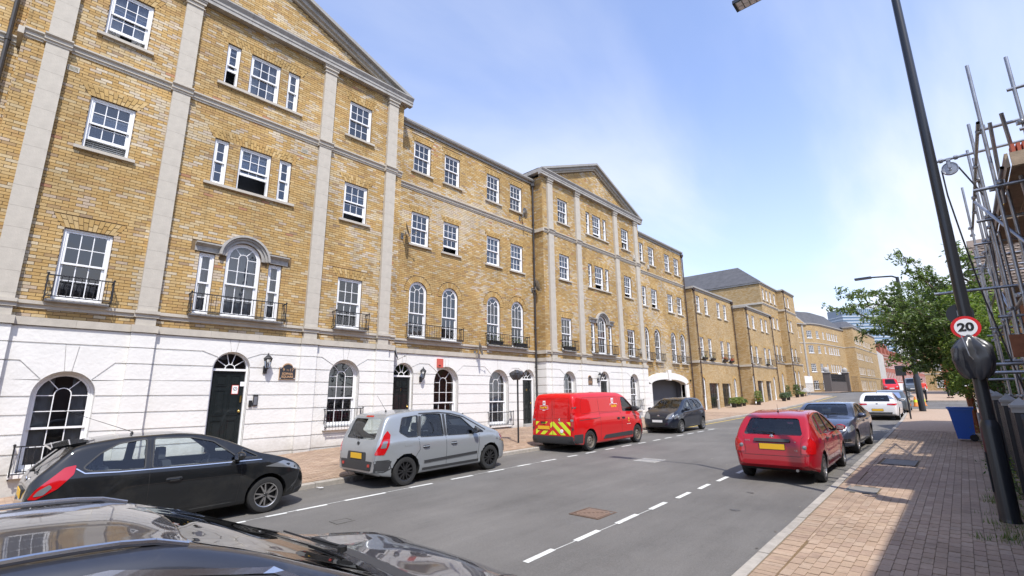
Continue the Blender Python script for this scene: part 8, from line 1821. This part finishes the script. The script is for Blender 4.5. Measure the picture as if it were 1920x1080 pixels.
k = thing('site_notice', 'yellow notice board hanging on the scaffold below the deck', 'notice', (1.3, 12.5, 2.2)); p0 = dirY(1890, 388, 12.5); b = MB(); b.box(p0.x - .16, p0.x + .16, 12.5, 12.51, p0.z - .10, p0.z + .08); b.build('board', 'logo_yellow', k)
k = thing('site_notice', 'dark square board tied low on the scaffold above the fence', 'notice', (1.0, 10.5, .3)); p0 = dirY(1912, 648, 10.5); b = MB(); b.box(p0.x - .09, p0.x + .09, 10.5, 10.51, p0.z - .17, p0.z + .17); b.build('board', 'red_timber', k)
k = thing('gin_wheel', 'pulley wheel hanging from the scaffold beam over the pavement', 'pulley', (PB.x + .26, 11.6, PB.z - .2)); wx = PB.x + .19; wz = PB.z - .19
b = MB(); b.lathe([(.03, -.02), (.10, -.02), (.11, -.03), (.12, -.03), (.105, 0), (.12, .03), (.11, .03), (.10, .02), (.03, .02)], (wx, 11.6, wz), 28, axis='y'); b.build('wheel', 'galv', k); b = MB(); b.box(wx - .02, wx + .02, 11.55, 11.565, wz - .04, wz + .19); b.box(wx - .02, wx + .02, 11.635, 11.65, wz - .04, wz + .19); b.tube((wx, 11.5, wz), (wx, 11.7, wz), .015, 6); b.box(wx - .03, wx + .03, 11.54, 11.66, wz + .14, wz + .19); b.build('fork', 'galv', k)
for q in (PB.x + .09, PB.x + .30): b = MB(); b.lathe([(.03, -.03), (.045, -.02), (.045, .02), (.03, .03)], (q, 11.6, PB.z), 8, axis='x'); b.build('hook', 'galv', k)
k = thing('rope', 'dark rope running from the pulley wheel down behind the lamp post', 'rope', (wx - .18, 11.6, wz)); b = MB(); e = dirY(1846, 560, 11.9); b.path([(wx - .115, 11.6, wz), (wx - .11, 11.6, wz - .5)] + [Vector((wx - .11, 11.6, wz - .5)).lerp(e, i / 8) + Vector((0, 0, -.06 * math.sin(i / 8 * math.pi))) for i in range(1, 9)] + [(e.x + .15, 11.9, .5), (e.x + .3, 12, -.6), (e.x + .35, 12, -1.4)], .013, 6); b.build('rope_line', 'iron', k); b = MB(); e = dirY(1850, 372, 11.6); b.path([(wx + .115, 11.6, wz), (e.x, e.y, e.z)], .013, 6); b.build('rope_line', 'iron', k)
# ---- street tree, shrub and hedge greenery
TG = [(.13, .185, .055), (.15, .21, .06), (.10, .155, .045), (.17, .225, .07), (.20, .25, .10), (.12, .16, .075)]; HG = [(.18, .25, .045), (.23, .30, .06), (.13, .20, .04), (.27, .33, .08), (.10, .17, .04)]
def limb(b, p, q, r0, r1, n=6, wob=.12, sag=0):
    p, q = Vector(p), Vector(q); pts = [p]; d = (q - p).length
    for i in range(1, n + 1):
        t_ = i / n; c = p.lerp(q, t_); k = math.sin(t_ * math.pi); c += Vector((random.gauss(0, wob), random.gauss(0, wob), random.gauss(0, wob) - sag)) * k * d * .12; pts.append(c)
    for i in range(n): b.tube(pts[i], pts[i + 1], r0 + (r1 - r0) * i / n, 6, 0, r0 + (r1 - r0) * (i + 1) / n, False)
    return pts
t = thing('street_tree', 'leafy street tree leaning over the right pavement beyond the lamp post', 'tree', (.95, 22.5, PR(22)))
tb = MB(); lf = MB(); base = Vector((1.0, 22.6, PR(22))); fork = Vector((.75, 22.2, .4)); limb(tb, base, fork, .17, .13, 5, .05)
tips = [(1556, 577, 19.5), (1572, 548, 19.8), (1600, 570, 19.2), (1610, 545, 20.5), (1683, 472, 20.0), (1705, 488, 20.5), (1740, 500, 21), (1790, 455, 20.5), (1815, 480, 21), (1845, 500, 22), (1640, 600, 19), (1655, 640, 19.5), (1680, 672, 19.5), (1700, 690, 20), (1722, 688, 20), (1770, 705, 20), (1785, 722, 20.5), (1640, 545, 21.5), (1700, 530, 22.5), (1760, 560, 23), (1810, 560, 23), (1835, 600, 22), (1620, 620, 20.5), (1690, 600, 23.5), (1740, 640, 24), (1720, 560, 19), (1680, 560, 18.8), (1750, 600, 18.8), (1790, 640, 19)]
for (px, py, Y) in tips:
    q = dirY(px, py, Y); mid = fork.lerp(q, .35) + Vector((0, 0, .5)); p1 = limb(tb, fork, mid, .075, .045, 4, .2); p2 = limb(tb, mid, q, .045, .008, 8, .25, -.4)
    for i, c in enumerate(p2[1:]):
        f = i / len(p2)
        for k in range(3):
            if random.random() < .1: continue
            d = Vector((random.gauss(0, 1), random.gauss(0, 1), random.gauss(-.1, .55))).normalized() * random.uniform(.22, .62) * (1.05 - .5 * f); tw = limb(tb, c, c + d, .010, .003, 3, .3, .3)
            for s_ in tw:
                for j in range(6): leaf(lf, s_ + Vector((random.gauss(0, .055), random.gauss(0, .055), random.gauss(-.03, .05))), random.uniform(.042, .075), random.choice(TG), droop=.6)
        for j in range(6): leaf(lf, c + Vector((random.gauss(0, .05), random.gauss(0, .05), random.gauss(-.04, .04))), random.uniform(.042, .072), random.choice(TG), droop=.6)
clumps = [(1690, 590, 21, .55), (1720, 620, 20.5, .75), (1760, 600, 21, .8), (1755, 645, 20.5, .65), (1700, 655, 20.5, .5), (1790, 600, 21.5, .75), (1720, 570, 21.5, .55), (1780, 550, 22, .6), (1660, 610, 20.5, .4), (1790, 680, 21, .5), (1810, 640, 21.5, .7), (1680, 545, 21, .35), (1740, 535, 22, .4), (1830, 560, 22.5, .6)]
for (px, py, Y, r) in clumps:
    c = dirY(px, py, Y)
    for i in range(int(760 * (r / .6) ** 2)):
        d = Vector((random.gauss(0, 1), random.gauss(0, 1), random.gauss(0, 1))).normalized() * r * (random.random() ** .4) * (1 + .35 * noise.noise(Vector((px + i % 7, py, i * .37))))
        leaf(lf, c + Vector((d.x, d.y * 1.3, d.z)), random.uniform(.042, .075), random.choice(TG), droop=.6)
tb.build('trunk', 'bark', t); lf.build('crown', 'leaf', t)
t = thing('garden_shrub', 'bright yellow-green shrub hanging over the fence under the tree', 'shrub', (1.0, 18, PR(18)), 'garden shrubs behind the fence'); lf = MB(); tb = MB()
for (px, py, Y, r) in [(1800, 690, 19.5, .45), (1792, 722, 19.5, .33), (1800, 650, 19.5, .5), (1820, 600, 19.5, .55), (1850, 570, 20.5, .5), (1865, 610, 20, .55), (1840, 660, 19.5, .6), (1870, 660, 19.5, .5), (1790, 560, 19.5, .45), (1810, 720, 19, .4), (1840, 715, 19.3, .4), (1895, 590, 20.5, .25)]:
    c = dirY(px, py, Y); limb(tb, (1.05, 18.2, PR(18)), c, .03, .006, 5, .2)
    for i in range(int(750 * (r / .5) ** 2)):
        d = Vector((random.gauss(0, 1), random.gauss(0, 1), random.gauss(0, 1))).normalized() * r * random.random() ** .45; leaf(lf, c + d, random.uniform(.035, .06), random.choice(HG), droop=.3)
tb.build('stem', 'bark', t); lf.build('foliage', 'leaf', t)
t = thing('garden_shrub', 'dark green shrub in shade behind the capped fence posts', 'shrub', (1.2, 18.5, PR(18)), 'garden shrubs behind the fence'); lf = MB(); tb = MB()
for (px, py, Y, r) in [(1860, 710, 19.5, .6), (1885, 690, 18.8, .6), (1910, 700, 18.8, .7), (1855, 745, 19.5, .5), (1915, 730, 18.5, .6), (1890, 745, 19, .6), (1935, 690, 18.8, .7), (1925, 640, 19.5, .5)]:
    c = dirY(px, py, Y); limb(tb, (1.4, 19, PR(19)), c, .03, .006, 5, .2)
    for i in range(650): d = Vector((random.gauss(0, 1), random.gauss(0, 1), random.gauss(0, 1))).normalized() * r * random.random() ** .45; leaf(lf, c + d, random.uniform(.03, .055), random.choice(GREEN), droop=.3)
tb.build('stem', 'bark', t); lf.build('foliage', 'leaf', t)
t = thing('creeper', 'low green creeper growing out along the foot of the fence', 'creeper', (.4, 13, PR(13))); lf = MB(); tb = MB()
for i in range(16):
    y = 10.8 + i * .5; p = Vector((.40, y, PR(y))); q = p + Vector((-random.uniform(.05, .3), random.gauss(0, .2), random.uniform(.25, .8))); limb(tb, p, q, .006, .003, 3, .2)
    for j in range(90): leaf(lf, p.lerp(q, random.random()) + Vector((random.gauss(0, .07), random.gauss(0, .12), random.gauss(0, .05))), random.uniform(.018, .035), random.choice(GREEN + HG[:2]), droop=.2)
tb.build('stem', 'bark', t); lf.build('foliage', 'leaf', t)
# ---- people
def person(label, loc, face, jacket, trousers='dark_cloth', pose=0):
    t = thing('person', label, 'person', (0, 0, 0), 'people on the far right pavement')
    def skin(name, pts, edges, m, root=0, lvl=2):
        me = bpy.data.meshes.new(name); me.from_pydata([p[:3] for p in pts], edges, []); o = bpy.data.objects.new(name, me); C.objects.link(o); sk = o.modifiers.new('s', 'SKIN'); sv = me.skin_vertices[0].data
        for i, p in enumerate(pts): sv[i].radius = (p[3], p[4] if len(p) > 4 else p[3]); sv[i].use_root = i == root
        sb = o.modifiers.new('d', 'SUBSURF'); sb.levels = lvl; sb.render_levels = lvl; dg = bpy.context.evaluated_depsgraph_get(); dg.update(); m2 = bpy.data.meshes.new_from_object(o.evaluated_get(dg)); bpy.data.objects.remove(o); m2.materials.clear(); m2.materials.append(MATS[m]); m2.polygons.foreach_set('material_index', [0] * len(m2.polygons)); smooth(m2, 180); m2.name = name; return inst(name, m2, t, (0, 0, 0))
    sw = .12 if pose else .05
    P = [(0, 0, .95, .13, .11), (0, 0, 1.15, .13, .10), (0, 0, 1.38, .15, .10), (0, 0, 1.50, .06), (0, .01, 1.56, .055), (0, .02, 1.66, .085, .095), (0, .01, 1.74, .06, .07),
         (.19, 0, 1.42, .055), (.24, .02, 1.15, .042), (.22, .16, .96, .032), (.20, .22, .90, .035), (-.19, 0, 1.42, .055), (-.25, -.02, 1.15, .042), (-.22, .12, .95, .032), (-.20, .19, .90, .035),
         (.10, 0, .90, .09), (.11, .02 + sw * .3, .50, .058), (.11, sw, .09, .042), (.12, sw + .13, .04, .04, .03), (-.10, 0, .90, .09), (-.11, .02 - sw * .3, .50, .058), (-.11, -sw, .09, .042), (-.12, -sw + .13, .04, .04, .03)]
    E = [(0, 1), (1, 2), (2, 3), (3, 4), (4, 5), (5, 6), (2, 7), (7, 8), (8, 9), (9, 10), (2, 11), (11, 12), (12, 13), (13, 14), (0, 15), (15, 16), (16, 17), (17, 18), (0, 19), (19, 20), (20, 21), (21, 22)]
    skin('body', P, E, 'skin_tone')
    skin('jacket', [(0, 0, .93, .165, .14), (0, 0, 1.15, .155, .125), (0, 0, 1.38, .17, .12), (0, 0, 1.47, .09, .08), (.19, 0, 1.42, .075), (.245, .02, 1.15, .062), (.225, .13, 1.0, .05), (-.19, 0, 1.42, .075), (-.255, -.02, 1.15, .062), (-.225, .09, .99, .05)], [(0, 1), (1, 2), (2, 3), (2, 4), (4, 5), (5, 6), (2, 7), (7, 8), (8, 9)], jacket)
    skin('trousers', [(0, 0, .95, .15, .125), (.10, 0, .86, .105), (.11, .02 + sw * .3, .50, .078), (.11, sw, .12, .062), (-.10, 0, .86, .105), (-.11, .02 - sw * .3, .50, .078), (-.11, -sw, .12, .062)], [(0, 1), (1, 2), (2, 3), (0, 4), (4, 5), (5, 6)], trousers)
    skin('hair', [(0, -.01, 1.74, .09, .10), (0, .0, 1.79, .075, .085), (0, -.05, 1.68, .07, .06)], [(0, 1), (0, 2)], 'hair_dark')
    for s_ in (-1, 1): b = MB(); b.lathe([(0, -.012), (.012, 0), (0, .012)], (s_ * .032, .105, 1.675), 8); o = inst('eye', b.mesh('eye', 'plain_black'), t, (0, 0, 0)); b = MB(); b.box(s_ * .11 - .05, s_ * .11 + .05, s_ * sw - .08, s_ * sw + .19, 0, .08); inst('shoe', b.mesh('shoe', 'plain_black'), t, (0, 0, 0))
    b = MB(); b.tube((0, .10, 1.66), (0, .125, 1.63), .014, 6); inst('nose', b.mesh('nose', 'skin_tone'), t, (0, 0, 0)); b = MB(); b.box(-.03, .03, .095, .108, 1.595, 1.605); inst('mouth', b.mesh('mouth', 'brown_brick'), t, (0, 0, 0))
    b = MB(); b.box(-.20, .20, -.14, .155, 1.06, 1.10); inst('reflective_band', b.mesh('reflective_band', 'stone'), t, (0, 0, 0))
    t.rotation_euler = (0, 0, rad(face)); t.location = loc; t.scale = (.97, .97, .97); return t
mat('skin_tone', (.42, .24, .17), .6); mat('dark_cloth', (.02, .021, .025), .9); mat('hair_dark', (.02, .015, .012), .8); mat('red_cloth', (.62, .04, .025), .7); mat('orange_cloth', (.75, .14, .02), .7)
person('person in a red work jacket and dark trousers by the side street', (-2.45, 51.2, G(51.2) + .05), 190, 'red_cloth', pose=1)
person('person in an orange jacket half hidden by the hanging leaves', (-.95, 55, PR(55)), 150, 'orange_cloth')
